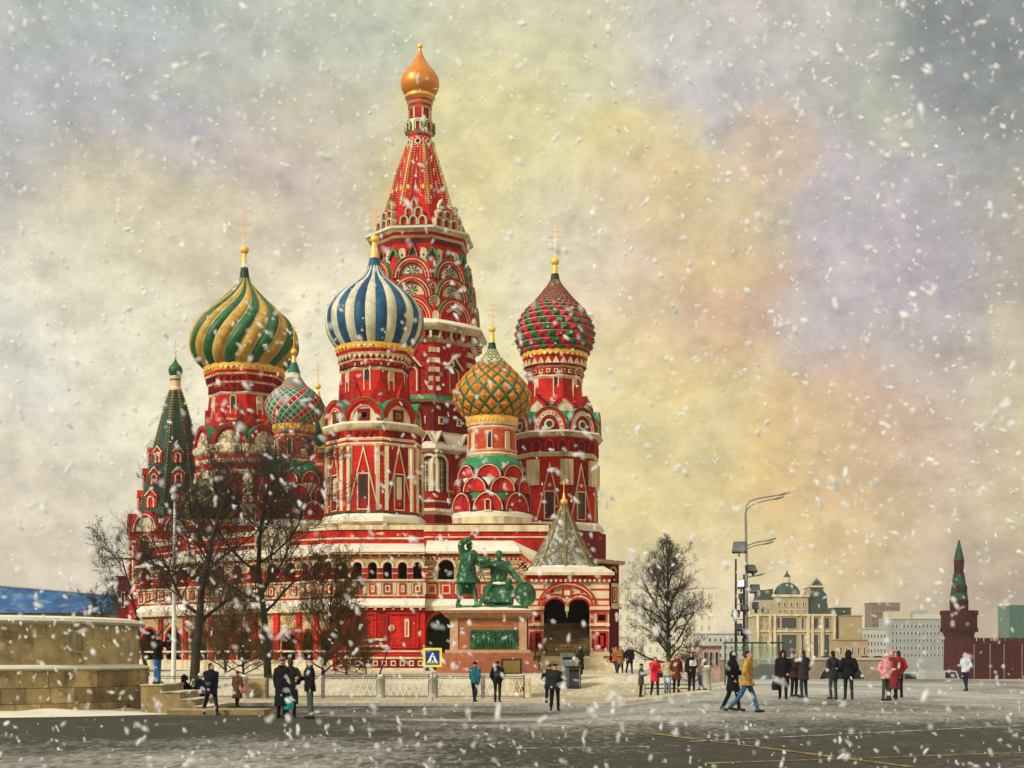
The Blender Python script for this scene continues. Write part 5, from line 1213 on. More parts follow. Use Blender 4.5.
# ------------------------------------------------------------------ monument
MY = 58.0; mx, my = Xp(489, MY), Yw(MY); mz = ground(mx, my); s = MY / 900
def MZ(py): return Zp(py, MY) - mz
def MU(px): return (px - 489) * s
mon = empty('monument', (mx, my, mz), 'bronze monument of two men, one standing with raised arm, on a red granite pedestal', 'monument')
mb = MB()
def slab(x0, x1, y1, y0, d, k, top='snow', bev=0): mb.box(MU(x0), MU(x1), -d, d, MZ(y1), MZ(y0), k, top)
slab(436, 540, 679, 671.5, 3.3, 'granite'); slab(439, 537.5, 671.5, 661, 3.1, 'granite'); slab(444, 532.5, 661, 653, 2.8, 'granite'); slab(447, 530, 653, 650, 2.65, 'granite_pale')
slab(451.5, 526.5, 650, 619, 2.4, 'granite')
for a, b in ((450.8, 459.5), (518.6, 527.2)): mb.box(MU(a), MU(b), -2.46, -2.2, MZ(650), MZ(619), 'granite_pale'); mb.box(MU(a), MU(b), 2.2, 2.46, MZ(650), MZ(619), 'granite_pale')
mb.box(MU(450.8), MU(451.6), -2.46, 2.46, MZ(650), MZ(619), 'granite_pale'); mb.box(MU(526.4), MU(527.2), -2.46, 2.46, MZ(650), MZ(619), 'granite_pale')
slab(449, 529, 619, 617, 2.6, 'granite_pale'); slab(446, 532, 617, 614.6, 2.8, 'granite_pale'); slab(443.5, 534.5, 614.6, 612, 3.0, 'granite')
# snow heaped over the cornice
rows = []
for j in range(9):
    f = j / 8; rows.append([(MU(444) + (MU(534) - MU(444)) * i / 24, -3.0 + 6.0 * f, MZ(612) + .02 + .34 * math.sin(math.pi * f) ** .6 * (math.sin(math.pi * i / 24) ** .5) * (1 + .25 * mnoise.noise(Vector((i * .4, j * .6, 2))))) for i in range(25)])
mb.grid(rows, 'snow'); slab(457, 527, 612, 606.4, 1.9, 'bronze')
mb.build('pedestal', mon, smooth=30)
# relief with a crowd of small figures
mb = MB(); mb.plane((0, -2.42, 0), (1, 0, 0), (0, -1, 0))
mb.bands(shift(o_rect(MU(518) - MU(471), MZ(630.5) - MZ(649)), MU(494.5), MZ(649)), [(0, .06, 'bronze'), (.10, .06, 'bronze'), (.14, .008, 'bronze')], .01, True)
rel = mb.build('relief_panel', mon, smooth=0); random.seed(5)
mb = MB()
for i in range(17):
    u = MU(473) + (MU(516) - MU(473)) * (i + .5) / 17 + random.uniform(-.04, .04); z = MZ(648.2); hh = random.uniform(.66, .98); ln = random.uniform(-.16, .16)
    y = -2.44 - random.uniform(0, .05)
    mb.tube([(u, y, z), (u + ln * .3, y - .04, z + hh * .45), (u + ln, y - .05, z + hh * .8)], [.045, .085, .05], 7, 'bronze'); mb.ball((u + ln * 1.15, y - .06, z + hh * .93), .065, 'bronze', 8, 6)
    for q in (-1, 1): mb.tube([(u + ln * .9, y - .05, z + hh * .75), (u + q * .14, y - .08, z + hh * random.uniform(.5, .8)), (u + q * .2, y - .08, z + hh * random.uniform(.4, 1.0))], [.035, .028, .02], 5, 'bronze')
    mb.tube([(u, y, z + hh * .4), (u + random.uniform(-.15, .15), y - .04, z)], [.05, .035], 5, 'bronze')
mb.build('relief_figures', rel, smooth=60)
def lettering(txt, size, loc, k, name, parent, rotx=90, ext=.012, align='CENTER', rz=0):
    cu = bpy.data.curves.new(name, 'FONT'); cu.body = txt; cu.size = size; cu.align_x = align; cu.extrude = ext; cu.resolution_u = 2
    o = bpy.data.objects.new(name, cu); COL.objects.link(o); dg = bpy.context.evaluated_depsgraph_get()
    me = bpy.data.meshes.new_from_object(o.evaluated_get(dg)); bpy.data.objects.remove(o); me.materials.clear(); me.materials.append(M[k])
    me.transform(Matrix.Rotation(R(rotx), 4, 'X')); return link(me, name, parent, loc, rz)
mat('gilt_letter', (.70, .40, .07), .45, .15, 3, metal=.2, bump=0, spec=.5)
lettering('ГРАЖДАНИНУ МИНИНУ И КНЯЗЮ ПОЖАРСКОМУ', .150, (MU(489), -2.42, MZ(623.6)), 'gilt_letter', 'inscription', mon)
lettering('БЛАГОДАРНАЯ РОССIЯ ЛѢТА 1818', .165, (MU(489), -2.42, MZ(628.2)), 'gilt_letter', 'inscription', mon)
# figures
fz = MZ(606.4); SC = 2.42
def statue(J, fn, name, loc, rot, vox=.014):
    me = body_mesh(J, ['bronze'] * 6, vox, name=name); o = link(me, name, mon, loc, rot); o.scale = (SC,) * 3; return o
J = pose(.30, .1, 'up', 'up'); J['elR'] = J['shR'] + Vector((-.10, -.10, .26)); J['wrR'] = J['elR'] + Vector((.17, -.14, .12)); J['elL'] = J['shL'] + Vector((.14, -.20, -.20)); J['wrL'] = J['elL'] + Vector((.02, -.24, .04)); J['head'] += Vector((.02, -.03, 0))
st = statue(J, None, 'standing_statue', (MU(468), -.35, fz), 38)
me = coat_mesh(J, J['pel'].z - .30, 1.5, 1.2, False, 'tunic', .034, 3, False, True); me.materials.append(M['bronze']); link(me, 'tunic', st)
V_, F_ = [], []; X = Vector((1, 0, 0)); Y = Vector((0, 1, 0))     # cloak down the back
loft(V_, F_, [(Vector((-.03, .10, .32)), X, Y, .27, .07), (Vector((-.02, .14, .8)), X, Y, .25, .08), (Vector((0, .09, 1.2)), X, Y, .19, .06), (Vector((0, .04, 1.45)), X, Y, .14, .06)])
me = remeshed(V_, F_, .016, 'cloak', 2); folds(me, .03, 6, 2); me.materials.append(M['bronze']); link(me, 'cloak', st); cap_piece(J, 'hair', 0, 'bronze', st)
J = pose(0, 0, 'up', 'up', sit=True); J['elR'] = J['shR'] + Vector((-.20, -.06, -.05)); J['wrR'] = J['elR'] + Vector((-.16, -.06, .14)); J['elL'] = J['shL'] + Vector((.16, -.02, -.24)); J['wrL'] = J['elL'] + Vector((.14, -.10, -.20)); J['kneeL'] += Vector((.05, 0, .08)); J['ankL'] += Vector((.02, .18, 0)); J['toeL'] += Vector((.02, .18, 0)); J['kneeR'] += Vector((-.10, -.05, -.08)); J['ankR'] += Vector((-.22, -.22, .0)); J['toeR'] += Vector((-.24, -.22, .0))
se = statue(J, None, 'seated_statue', (MU(499), .55, fz + .12), 4); se.scale = (2.75, 2.75, 2.62)
me = coat_mesh(J, J['pel'].z - .12, 1.25, 1.12, False, 'tunic', .034, 5, False, True); me.materials.append(M['bronze']); link(me, 'tunic', se); cap_piece(J, 'hair', 0, 'bronze', se)
V_, F_ = [], []                                                     # drapery over the lap, seat block
loft(V_, F_, [(Vector((-.10, -.62, .03)), X, Y, .40, .14), (Vector((-.06, -.42, .28)), X, Y, .36, .18), (Vector((.02, -.14, .47)), X, Y, .33, .21), (Vector((.02, .05, .50)), X, Y, .24, .14)])
me = remeshed(V_, F_, .018, 'drapery', 2); folds(me, .05, 5, 8); me.materials.append(M['bronze']); link(me, 'drapery', se)
mb = MB(); mb.lathe([(.34, 0), (.36, .1), (.31, .36), (.30, .40)], 10, 'bronze'); mb.build('seat', se, (0, .12, 0), smooth=30)
mb = MB()                                                           # round shield on edge
mb.lathe([(.02, .10), (.05, .10), (.10, .065), (.24, .05), (.28, .035), (.285, .05), (.32, .045), (.33, .02), (.32, 0), (.02, .03)], 28, 'bronze'); sh = mb.build('shield', mon, (MU(524.5), -1.0, fz + .75), smooth=30); sh.scale = (SC,) * 3; sh.rotation_euler = (R(82), R(12), R(26))
mb = MB(); mb.tube([(0, 0, -.3), (0, 0, .55)], [.028, .010], 6, 'bronze'); mb.box(-.10, .10, -.015, .015, -.12, -.09, 'bronze'); mb.ball((0, 0, -.31), .03, 'bronze', 8, 6); sw = mb.build('sword', mon, (MU(483), -.7, MZ(575)), smooth=30); sw.scale = (SC,) * 3; sw.rotation_euler = (R(10), R(160), 0)
V_, F_ = [], []                                                     # snow lying on the lap
ellipsoid(V_, F_, (0, -.22, .50), (.24, .19, .055)); me = remeshed(V_, F_, .016, 'snow_cap', 2); folds(me, .02, 9, 1); me.materials.append(M['snow']); link(me, 'snow_cap', se)
# small dark board leaning on the steps and a pale block with a red mark in front
mb = MB(); mb.box(-.62, .62, -.05, .05, 0, .95, 'iron'); mb.box(-.5, .5, -.06, -.045, .12, .84, 'olive'); o = mb.build('notice_board', None, (Xp(511.5, 53), Yw(53.2), ground(Xp(511, 53), Yw(53.2)) - .02), smooth=0); tag(o, 'small dark notice board standing in front of the pedestal steps', 'board')
# ------------------------------------------------------------------ round stone platform
LX, LY, LR = -19.8, 51.0, 6.35; lz = -.32
mat('ashlar', (.42, .33, .17), .85, .35, 1.3, (.20, .15, .08), .4, .9, .5, 10)
mat('ashlar_dark', (.26, .19, .085), .85, .3, 2, (.13, .10, .06), .15, .9, .6, 10)
plat = empty('stone_platform', (LX, LY, lz), 'round sandstone platform with a snow-capped parapet wall at the left', 'platform')
mb = MB(); nb = 44; random.seed(11); zc = [0, .30, .82, 1.42]; tones = []
for q in range(6):
    k = 'ashlar_%d' % q; f = random.uniform(.55, 1.35); mat(k, (.36 * f, .27 * f * random.uniform(.9, 1.05), .13 * f), .85, .35, 1.4, (.11, .085, .05), .4, .9, .9, 9); tones.append(k)
mb.lathe([(LR - .06, 0, 'void'), (LR - .06, 1.40, 'void')], 96, 'void', cap=False)
for c in range(3):
    a = random.uniform(0, 6)
    for i in range(nb if c else nb * 1):
        w = 360 / nb * random.uniform(.9, 1.1); r = LR + random.uniform(-.012, .012); k = random.choice(tones); pts = 4
        a1 = a + w - .16; rows = [[((r) * math.sin(R(a + (a1 - a) * j / pts)), -r * math.cos(R(a + (a1 - a) * j / pts)), z) for j in range(pts + 1)] for z in (zc[c] + .008, zc[c + 1] - .008)]
        mb.grid(rows, k); b = [[(p[0] * .985, p[1] * .985, p[2]) for p in rw] for rw in rows]; mb.grid([rows[0], b[0]], k); mb.grid([rows[1], b[1]], k)
        for e in (0, -1): mb.poly([rows[0][e], rows[1][e], b[1][e], b[0][e]], k)
        a += w
mb.lathe([(LR + .05, 1.40, 'grey_stone'), (LR + .06, 1.46, 'snow'), (LR + .03, 1.53, 'snow'), (LR - .4, 1.60, 'snow'), (LR - .9, 1.55, 'snow')], 96, 'snow', cap=False)
mb.build('base_wall', plat, smooth=30)
mb = MB()
mb.lathe([(LR - .34, 1.54, 'ashlar'), (LR - .36, 2.92, 'ashlar'), (LR - .34, 2.94, 'grey_stone'), (LR - .12, 2.98, 'grey_stone'), (LR - .10, 3.06, 'snow'), (LR - .16, 3.17, 'snow'), (LR - .6, 3.24, 'snow'), (LR - .9, 3.15, 'cream'), (LR - .85, 1.6, 'cream')], 96, 'ashlar', cap=False)
for i in range(40):
    for c in range(3): mb.frame(i * 9 + (c % 2) * 4.5, LR - .352, 1.55 + c * .46); mb.box(-.008, .008, -.05, .006, 0, .46, 'ashlar_dark')
for z in (2.0, 2.46):
    mb.world(); mb.lathe([(LR - .36, z), (LR - .345, z + .005), (LR - .36, z + .012)], 96, 'ashlar_dark', cap=False)
mb.build('parapet_wall', plat, smooth=30)
mb = MB(); mb.frame(56, LR - .3); mb.box(-.22, .22, -.1, .12, 2.0, 2.75, 'grey_stone'); mb.box(-.17, .17, .1, .13, 2.05, 2.70, 'ashlar_dark'); mb.build('plaque', plat, smooth=0)
mb = MB(); mb.lathe([(.1, 2.2, 'snow'), (LR - .8, 2.2, 'snow')], 64, 'snow'); mb.build('platform_floor', plat, smooth=0)
# stair beside it
stx, sty = -12.7, Yw(31.2)
st_ = empty('stone_stair', (stx, sty, -.45), 'short worn stone stair descending beside the round platform', 'stair')
for i, (a, b, h_) in enumerate(((.02, .75, 1.05), (.75, 1.35, .80), (1.35, 1.85, .55), (1.85, 2.35, .32), (2.35, 3.1, .12))):
    mb = MB(); mb.box(a, b, -.7, 2.4, 0, h_ - .05, 'ashlar_dark', 'ashlar'); mb.box(a - .03, b + .03, -.74, 2.4, h_ - .05, h_, 'ashlar', 'snow'); mb.build('step', st_, smooth=0)
# low stone slab at the foot of the stair, snow heaped along the wall
mb = MB(); mb.box(-1.6, 1.6, -.8, .8, 0, .20, 'ashlar_dark', 'ashlar'); o = mb.build('stone_slab', None, (Xp(228, 31), Yw(30.2), ground(Xp(228, 31), Yw(30.2)) - .02), smooth=0); tag(o, 'low brown stone slab lying at the foot of the stair', 'slab')
mb = MB(); rows = []
for i in range(61):
    a = -70 + 150 * i / 60; row = []
    for j in range(9):
        f = j / 8; r = LR - .05 + f * (3.4 + .7 * math.sin(i * .21)); x, y = LX + r * math.sin(R(a)), LY - r * math.cos(R(a)); row.append((x, y, ground(x, y) + .004 + .16 * (1 - f) ** 1.5 * (1 + .5 * mnoise.noise(Vector((x, y, 0)))) * (1 if 0 < i < 60 else 0)))
    rows.append(row)
mb.grid(rows, 'snow'); o = mb.build('snow_bank', smooth=60); tag(o, 'bank of snow swept against the foot of the round platform', 'snow', kind='structure')
# ------------------------------------------------------------------ lattice fence with stone bollards
FY = 42.0; fz = lambda px: ground(Xp(px, FY), Yw(FY)) + .12
fence = empty('lattice_fence', (Xp(345, FY), Yw(FY), fz(345)), 'low metal fence with white diamond lattice in front of the cathedral', 'fence')
def fence_panel(p0, p1):
    x0, x1 = Xp(p0, FY), Xp(p1, FY); mb = MB(); h_ = 1.02; n = max(2, int((x1 - x0) / .30)); w = (x1 - x0) / n; xm = Xp(345, FY); z0 = fz((p0 + p1) / 2) - fz(345)
    for i in range(n):
        a = x0 - xm + i * w
        mb.tube([(a, 0, z0 + .12), (a + w, -.012, z0 + h_ - .08)], .016, 5, 'white_paint'); mb.tube([(a + w, .012, z0 + .12), (a, .024, z0 + h_ - .08)], .016, 5, 'white_paint')
        mb.tube([(a, 0, z0 + .55), (a + w / 2, -.03, z0 + .80), (a + w, 0, z0 + .55)], .010, 4, 'white_paint')
    for z in (.10, h_ - .08, h_): mb.box(x0 - xm, x1 - xm, -.025, .025, z0 + z - .018, z0 + z + .018, 'iron', 'snow' if z == h_ else None)
    m = max(1, int((x1 - x0) / 1.7))
    for i in range(m + 1): u = x0 - xm + (x1 - x0) * i / m; mb.box(u - .03, u + .03, -.03, .03, z0 - .05, z0 + h_ + .06, 'iron')
    mb.build('fence_panel', fence, smooth=0)
for a, b in ((160, 200), (200, 239), (268, 322), (324, 377), (384, 429), (437, 482), (484, 524)): fence_panel(a, b)
def bollard(px, py_, label):
    mb = MB(); mb.lathe([(.20, -.1), (.20, .10), (.17, .14), (.165, .85), (.19, .88), (.19, .95), (.13, 1.06), (.03, 1.10)], 14, 'grey_stone'); mb.lathe([(.14, 1.055, 'snow'), (.10, 1.10, 'snow'), (.01, 1.125, 'snow')], 12, 'snow', cap=False)
    o = mb.build('bollard', None, (Xp(px, py_), Yw(py_), ground(Xp(px, py_), Yw(py_)) + .1), smooth=40); tag(o, label, 'bollard', 'grey stone bollards'); o.scale = (1.1, 1.1, 1)
bollard(380.5, FY, 'grey stone bollard in the lattice fence left of the crossing sign'); bollard(433, FY - .15, 'grey stone bollard directly behind the post of the crossing sign'); bollard(244, FY, 'grey stone bollard beside the pale masonry block'); bollard(707, 43, 'grey stone bollard standing alone right of the bare tree')
def block(px0, px1, h_, y9, k, nm, label, cat, top='snow', d=.5):
    mb = MB(); x0, x1 = Xp(px0, y9), Xp(px1, y9); w = (x1 - x0) / 2; mb.box(-w, w, -d, d, -.1, h_, k, top)
    nrow = 3
    for i in range(1, nrow): mb.box(-w - .004, w + .004, -d - .004, d, h_ * i / nrow - .008, h_ * i / nrow + .008, 'ashlar_dark')
    o = mb.build(nm, None, ((x0 + x1) / 2, Yw(y9), ground((x0 + x1) / 2, Yw(y9)) + .1), smooth=0); return tag(o, label, cat)
block(249, 267, .95, 42.6, 'ashlar', 'masonry_block', 'pale masonry block filling a gap in the lattice fence', 'block')
b_ = block(497, 531, .95, 43.5, 'cream', 'masonry_block', 'pale stone block with a small red mark below the monument', 'block', d=.4)
mb = MB(); mb.prism([(-.10, 0), (.10, 0), (.10, .14), (.05, .22), (-.05, .22), (-.10, .14)], -.41, -.405, 'red') if False else mb.box(-.10, .10, -.412, -.40, .30, .50, 'red'); mb.build('red_mark', b_, (.35, 0, 0), smooth=0)
# pedestrian crossing sign
sx, sy = Xp(432.5, 39.5), Yw(39.5); sz = ground(sx, sy) + .1
sign = empty('crossing_sign', (sx, sy, sz), 'yellow bordered blue pedestrian crossing sign on a thin grey post', 'sign')
mat('sign_yellow', (.80, .68, .02), .5, .05, 3, bump=0); mat('sign_blue', (.012, .035, .22), .45, .08, 3, bump=0); mat('sign_white', (.80, .80, .78), .5, .05, 3, bump=0)
h0 = Zp(657.5, 39.5) - sz
mb = MB(); mb.tube([(0, .05, -.1), (0, .05, h0 + .35)], .032, 8, 'steel'); mb.build('post', sign, smooth=60)
mb = MB(); mb.box(-.41, .41, -.02, .02, h0 - .42, h0 + .42, 'sign_yellow'); mb.box(-.31, .31, -.026, -.02, h0 - .32, h0 + .32, 'sign_blue')
mb.prism([(-.25, h0 - .26), (0, h0 + .24), (.25, h0 - .26)], -.026, -.031, 'sign_white')
for (pts, w) in (([(0, .02), (.0, -.08)], .034), ([(0, -.08), (-.07, -.17), (-.10, -.23)], .022), ([(0, -.08), (.06, -.15), (.09, -.24)], .022), ([(0, .0), (-.06, -.06)], .016), ([(0, .0), (.07, -.05)], .016)): mb.tube([(x, -.034, h0 + z) for x, z in pts], w, 5, 'iron')
mb.ball((0.01, -.034, h0 + .085), .032, 'iron', 8, 6)
for i in range(3): mb.box(-.20 + i * .15, -.11 + i * .15, -.033, -.030, h0 - .255, h0 - .225, 'iron')
mb.build('sign_panel', sign, smooth=0)
# litter bins beside the porch steps
def bin_(px, y9, w, h_, k, label, lid=True):
    mb = MB(); mb.box(-w / 2, w / 2, -.3, .3, .08, h_, k); mb.box(-w / 2 + .05, w / 2 - .05, -.26, .26, -.08, .08, 'iron')
    if lid: mb.box(-w / 2 - .04, w / 2 + .04, -.34, .34, h_, h_ + .07, k, 'snow'); mb.box(-w / 2 + .07, w / 2 - .07, -.305, -.3, h_ - .26, h_ - .12, 'void')
    for u in (-.4, .4): mb.box(u * w - .02, u * w + .02, -.315, -.3, .1, h_ - .05, 'steel')
    o = mb.build('bin', None, (Xp(px, y9), Yw(y9), ground(Xp(px, y9), Yw(y9)) + .1), smooth=0); tag(o, label, 'bin')
mat('grey_green', (.16, .20, .16), .6, .25, 2)
bin_(567, 46.0, .62, 1.25, 'grey_green', 'tall grey-green cabinet behind the officer in dark uniform'); bin_(573.5, 45, .72, 1.05, 'iron', 'dark litter bin between the officer and the woman in a black coat')
# low guard rails at the kerb
def rail(p0, p1, y9, label):
    x0, x1 = Xp(p0, y9), Xp(p1, y9); xm = (x0 + x1) / 2; z = ground(xm, Yw(y9)) + .12; mb = MB()
    for zz in (.22, .42): mb.tube([(x0 - xm, 0, zz), (x1 - xm, 0, zz)], .028, 6, 'iron')
    n = max(2, int((x1 - x0) / 1.4))
    for i in range(n + 1): u = x0 - xm + (x1 - x0) * i / n; mb.tube([(u, 0, -.1), (u, 0, .46)], .026, 6, 'iron')
    mb.box(x0 - xm, x1 - xm, -.022, .022, .445, .465, 'snow'); tag(mb.build('guard_rail', None, (xm, Yw(y9), z), smooth=40), label, 'rail')
rail(645, 690, 42.5, 'low dark guard rail behind the woman in red')
# ------------------------------------------------------------------ lamp post, floodlight mast, white pole
py9 = 66.0
lx, ly = Xp(746.5, py9), Yw(py9); lz_ = ground(lx, ly); lamp = empty('street_lamp', (lx, ly, lz_), 'tall grey street lamp with curved double arms over the crowd', 'street lamp')
def LZ(py): return Zp(py, py9) - lz_
def LU(px): return (px - 746.5) * py9 / 900
mb = MB(); mb.tube([(0, 0, -.2), (0, 0, 1.2), (0, 0, LZ(560)), (LU(745.5), 0, LZ(512))], [.17, .14, .10, .085], 10, 'steel'); mb.build('pole', lamp, smooth=60)
def lamp_arm(pts, head, y):
    mb = MB(); mb.tube([(LU(a), y * i / (len(pts) - 1), LZ(b)) for i, (a, b) in enumerate(pts)], .05, 7, 'steel'); mb.build('arm', lamp, smooth=60)
    mb = MB(); a, b = head; rows = []
    for t, r_ in ((0, .05), (.12, .12), (.5, .20), (.85, .17), (1, .05)): rows.append([(LU(a) + t * 1.0, y + r_ * math.cos(q), LZ(b) + t * .22 + r_ * .55 * math.sin(q)) for q in np.arange(10) * 2 * math.pi / 10])
    ids = mb.grid(rows, 'grey_stone', True); mb.face(ids[0][::-1], 'grey_stone'); mb.face(ids[-1], 'grey_stone'); mb.build('lamp_head', lamp, smooth=60)
lamp_arm([(745.5, 512), (746.5, 506), (750, 501), (758, 498), (778, 494.5)], (778, 494.5), .5); lamp_arm([(745.5, 514), (747, 509), (752, 505), (760, 502.5), (769, 500.5)], (769, 500.5), -.6)
lamp_arm([(746.5, 546), (755, 542.5), (764, 540.5)], (764, 540.5), .5); lamp_arm([(746.5, 549), (754, 546), (759, 545)], (759, 545), -.5); lamp_arm([(746.5, 578), (752, 576)], (752, 576), .4)
qx = Xp(740, py9 - 1.5); qy = Yw(py9 - 1.5); qz = ground(qx, qy); mast = empty('floodlight_mast', (qx, qy, qz), 'dark mast crowded with floodlights beside the street lamp', 'mast')
mb = MB()
for u in (-.30, .28): mb.tube([(u, 0, -.2), (u, 0, LZ(560 if u < 0 else 575) - .1)], [.10, .07], 8, 'iron')
for z in np.arange(1, LZ(585), 1.1): mb.box(-.30, .28, -.02, .02, z, z + .05, 'iron')
mb.build('pole', mast, smooth=60)
def flood(px, py, w, h_, ang, tilt):
    mb = MB(); mb.prism([(-w / 2, -h_ / 2), (w / 2, -h_ / 2), (w * .42, h_ / 2), (-w * .42, h_ / 2)], -.20, .10, 'iron'); mb.prism([(-w * .42, -h_ * .40), (w * .42, -h_ * .40), (w * .36, h_ * .38), (-w * .36, h_ * .38)], .10, .12, 'glass_grey'); mb.box(-.04, .04, -.1, .1, -h_ / 2 - .3, -h_ / 2, 'iron')
    o = mb.build('floodlight', mast, ((px - 740) * py9 / 900, -.25, LZ(py)), ang, 0); o.rotation_euler.x = R(tilt)
for a in ((739, 550, 1.05, .80, 160, 20), (750.5, 571, .85, .55, 210, 25), (741, 585.5, .55, .6, 150, 15), (754, 590.5, .75, .60, 185, 10), (740.5, 598, .42, .42, 120, 0), (735, 614.5, .55, .5, 140, 15), (744, 609, .6, .45, 190, 20), (755, 607, .45, .5, 230, 0), (738, 628, .5, .5, 160, 10), (744, 633, .5, .4, 200, 20)): flood(*a)
fy9 = 45.0; wx, wy = Xp(173.5, fy9), Yw(fy9); wz = ground(wx, wy); wp = empty('lamp_pole', (wx, wy, wz), 'slender white pole with two small white globes rising before the left trees', 'pole')
mb = MB(); H_ = Zp(500, fy9) - wz; mb.tube([(0, 0, -.2), (0, 0, .4), (.08, 0, H_)], [.14, .12, .075], 10, 'white_paint'); mb.build('pole', wp, smooth=60)
for dz in (.12, .62): mb = MB(); mb.ball((.08, 0, H_ + dz), .20, 'white_paint', 14, 10); mb.build('globe', wp, smooth=80)
# ------------------------------------------------------------------ bare winter trees
def bare_tree(name, label, px, y9, H, seed, r0, nmain=12, up=.9, spread=.5, first=.28, lv=4, twig='twig', lean=(0, 0), conical=False, reach=1.0, cat='tree', group=None, dens=1.0, base=None, tw=1.0):
    rnd = random.Random(seed); x, y = Xp(px, y9), Yw(y9); z = ground(x, y) if base is None else base
    root = empty(name, (x, y, z), label, cat, group); T_, C_ = MB(), MB()
    def grow(p, d, L_, r, level):
        n = [9, 6, 5, 4, 3][level]; pts = [Vector(p)]; rad = [r]; dd = Vector(d).normalized(); wig = [.05, .16, .22, .28, .3][level]; tip = [.22, .25, .3, .4, .5][level]
        for i in range(n):
            dd = (dd + Vector((rnd.gauss(0, wig), rnd.gauss(0, wig), rnd.gauss(0, wig) + (.07 if level else .02)))).normalized()
            pts.append(pts[-1] + dd * L_ / n); rad.append(r * (1 - (1 - tip) * (i + 1) / n))
        (T_ if level < 2 else C_).tube([tuple(q) for q in pts], rad, [9, 6, 4, 3, 3][level], 'bark' if level < 2 else twig, level < 2)
        if level >= lv: return
        cnt = [nmain, int(7 * dens), int(6 * dens), int(5 * dens)][level]
        for c in range(cnt):
            t = (first + (1 - first) * (c + rnd.random() * .7) / cnt) if level == 0 else .22 + .78 * (c + rnd.random()) / cnt
            f = min(t, .985) * n; i = int(f); q = pts[i].lerp(pts[i + 1], f - i); base_d = (pts[i + 1] - pts[i]).normalized()
            a = (c * 2.4 + rnd.random() * .9) if level == 0 else rnd.random() * 6.28
            if level == 0:
                k = (.35 + .85 * math.sin(math.pi * min(1, .30 + .70 * t))) if conical else (1.0 - .45 * t)
                side = Vector((math.cos(a), math.sin(a), 0)); nd = side * spread + Vector((0, 0, up * (.55 + .6 * t))); ln = H * .42 * k * reach * rnd.uniform(.8, 1.15)
            else:
                o = base_d.orthogonal().normalized(); w = base_d.cross(o); side = o * math.cos(a) + w * math.sin(a); nd = base_d * .75 + side * rnd.uniform(.6, 1.0) + Vector((0, 0, .12)); ln = L_ * rnd.uniform(.38, .62) * (1.1 - .4 * t)
            rr = max(rad[i] * [.52, .5, .55, .6][level], .0065 * tw)
            grow(q, nd, ln, rr, level + 1)
    grow((0, 0, -.15), (lean[0], lean[1], 1), H, r0, 0)
    T_.build('trunk', root, smooth=60, recalc=False); C_.build('crown', root, smooth=0, recalc=False)
    return root
bare_tree('bare_tree', 'dark bare tree with a thick trunk just right of the white pole', 194, 44.5, 10.2, 4, .27, 13, .62, .85, .34, 4, 'twig', (.02, 0), tw=1.15, reach=1.55, dens=1.75)
bare_tree('bare_tree', 'spreading bare tree in front of the left towers', 268, 46.5, 10.6, 12, .22, 14, .66, .85, .30, 4, 'twig', (.02, 0), tw=1.15, reach=1.6, dens=1.75)
bare_tree('bare_tree', 'thin leaning bare tree behind the round platform', 152, 48, 7.6, 23, .13, 8, .55, .7, .3, 4, 'twig', (-.30, 0), dens=1.1, reach=1.3, tw=1.6, base=-.4)
bare_tree('bare_tree', 'small bare tree half hidden behind the platform', 112, 56, 5.2, 29, .10, 9, .7, .7, .2, 4, 'twig', (-.05, 0), dens=1.2, reach=1.4, tw=1.6, base=0)
bare_tree('bare_tree', 'full conical bare tree standing alone right of the cathedral', 668, 62, 9.6, 41, .20, 34, .62, .75, .15, 4, 'twig', (-.01, 0), conical=True, reach=.70, dens=1.4, tw=.95)
bare_tree('shrub', 'dense brownish shrub below the front tower', 322, 49, 5.6, 55, .10, 28, .70, .9, .04, 4, 'twig_brown', (.05, 0), reach=1.4, dens=1.4, tw=1.35, cat='shrub')
bare_tree('shrub', 'brown shrub against the left arcade behind the trees', 226, 52, 5.0, 61, .09, 26, .75, .9, .03, 4, 'twig_brown', (0, 0), reach=1.5, dens=1.3, tw=1.35, cat='shrub')
bare_tree('shrub', 'low dense brown shrub between the two dark tree trunks', 244, 48.5, 3.6, 83, .07, 26, .6, 1.0, .03, 4, 'twig_brown', (0, 0), reach=1.5, dens=1.3, tw=1.2, cat='shrub')
bare_tree('shrub', 'low spreading brown shrub left of the crooked sapling', 346, 51, 3.4, 89, .06, 24, .6, 1.0, .03, 4, 'twig_brown', (0, 0), reach=1.5, dens=1.3, tw=1.2, cat='shrub')
bare_tree('shrub', 'low twiggy shrub at the foot of the lone conical tree', 690, 60, 2.8, 67, .05, 22, .5, .9, .05, 4, 'twig_brown', (.1, 0), reach=1.4, cat='shrub')
bare_tree('sapling', 'crooked sapling before the red wall, left of the crossing sign', 379, 53, 3.0, 71, .055, 5, .8, .6, .45, 3, 'twig', (.35, 0), dens=.7, cat='sapling')
bare_tree('sapling', 'short slanting sapling at the foot of the front shrub', 367, 53, 2.4, 73, .045, 5, .8, .6, .45, 3, 'twig', (-.15, 0), dens=.6, cat='sapling')
bare_tree('sapling', 'crooked sapling in front of the left porch pier', 531, 57, 3.4, 79, .05, 7, .8, .6, .3, 3, 'twig', (.18, 0), dens=.8, cat='sapling')
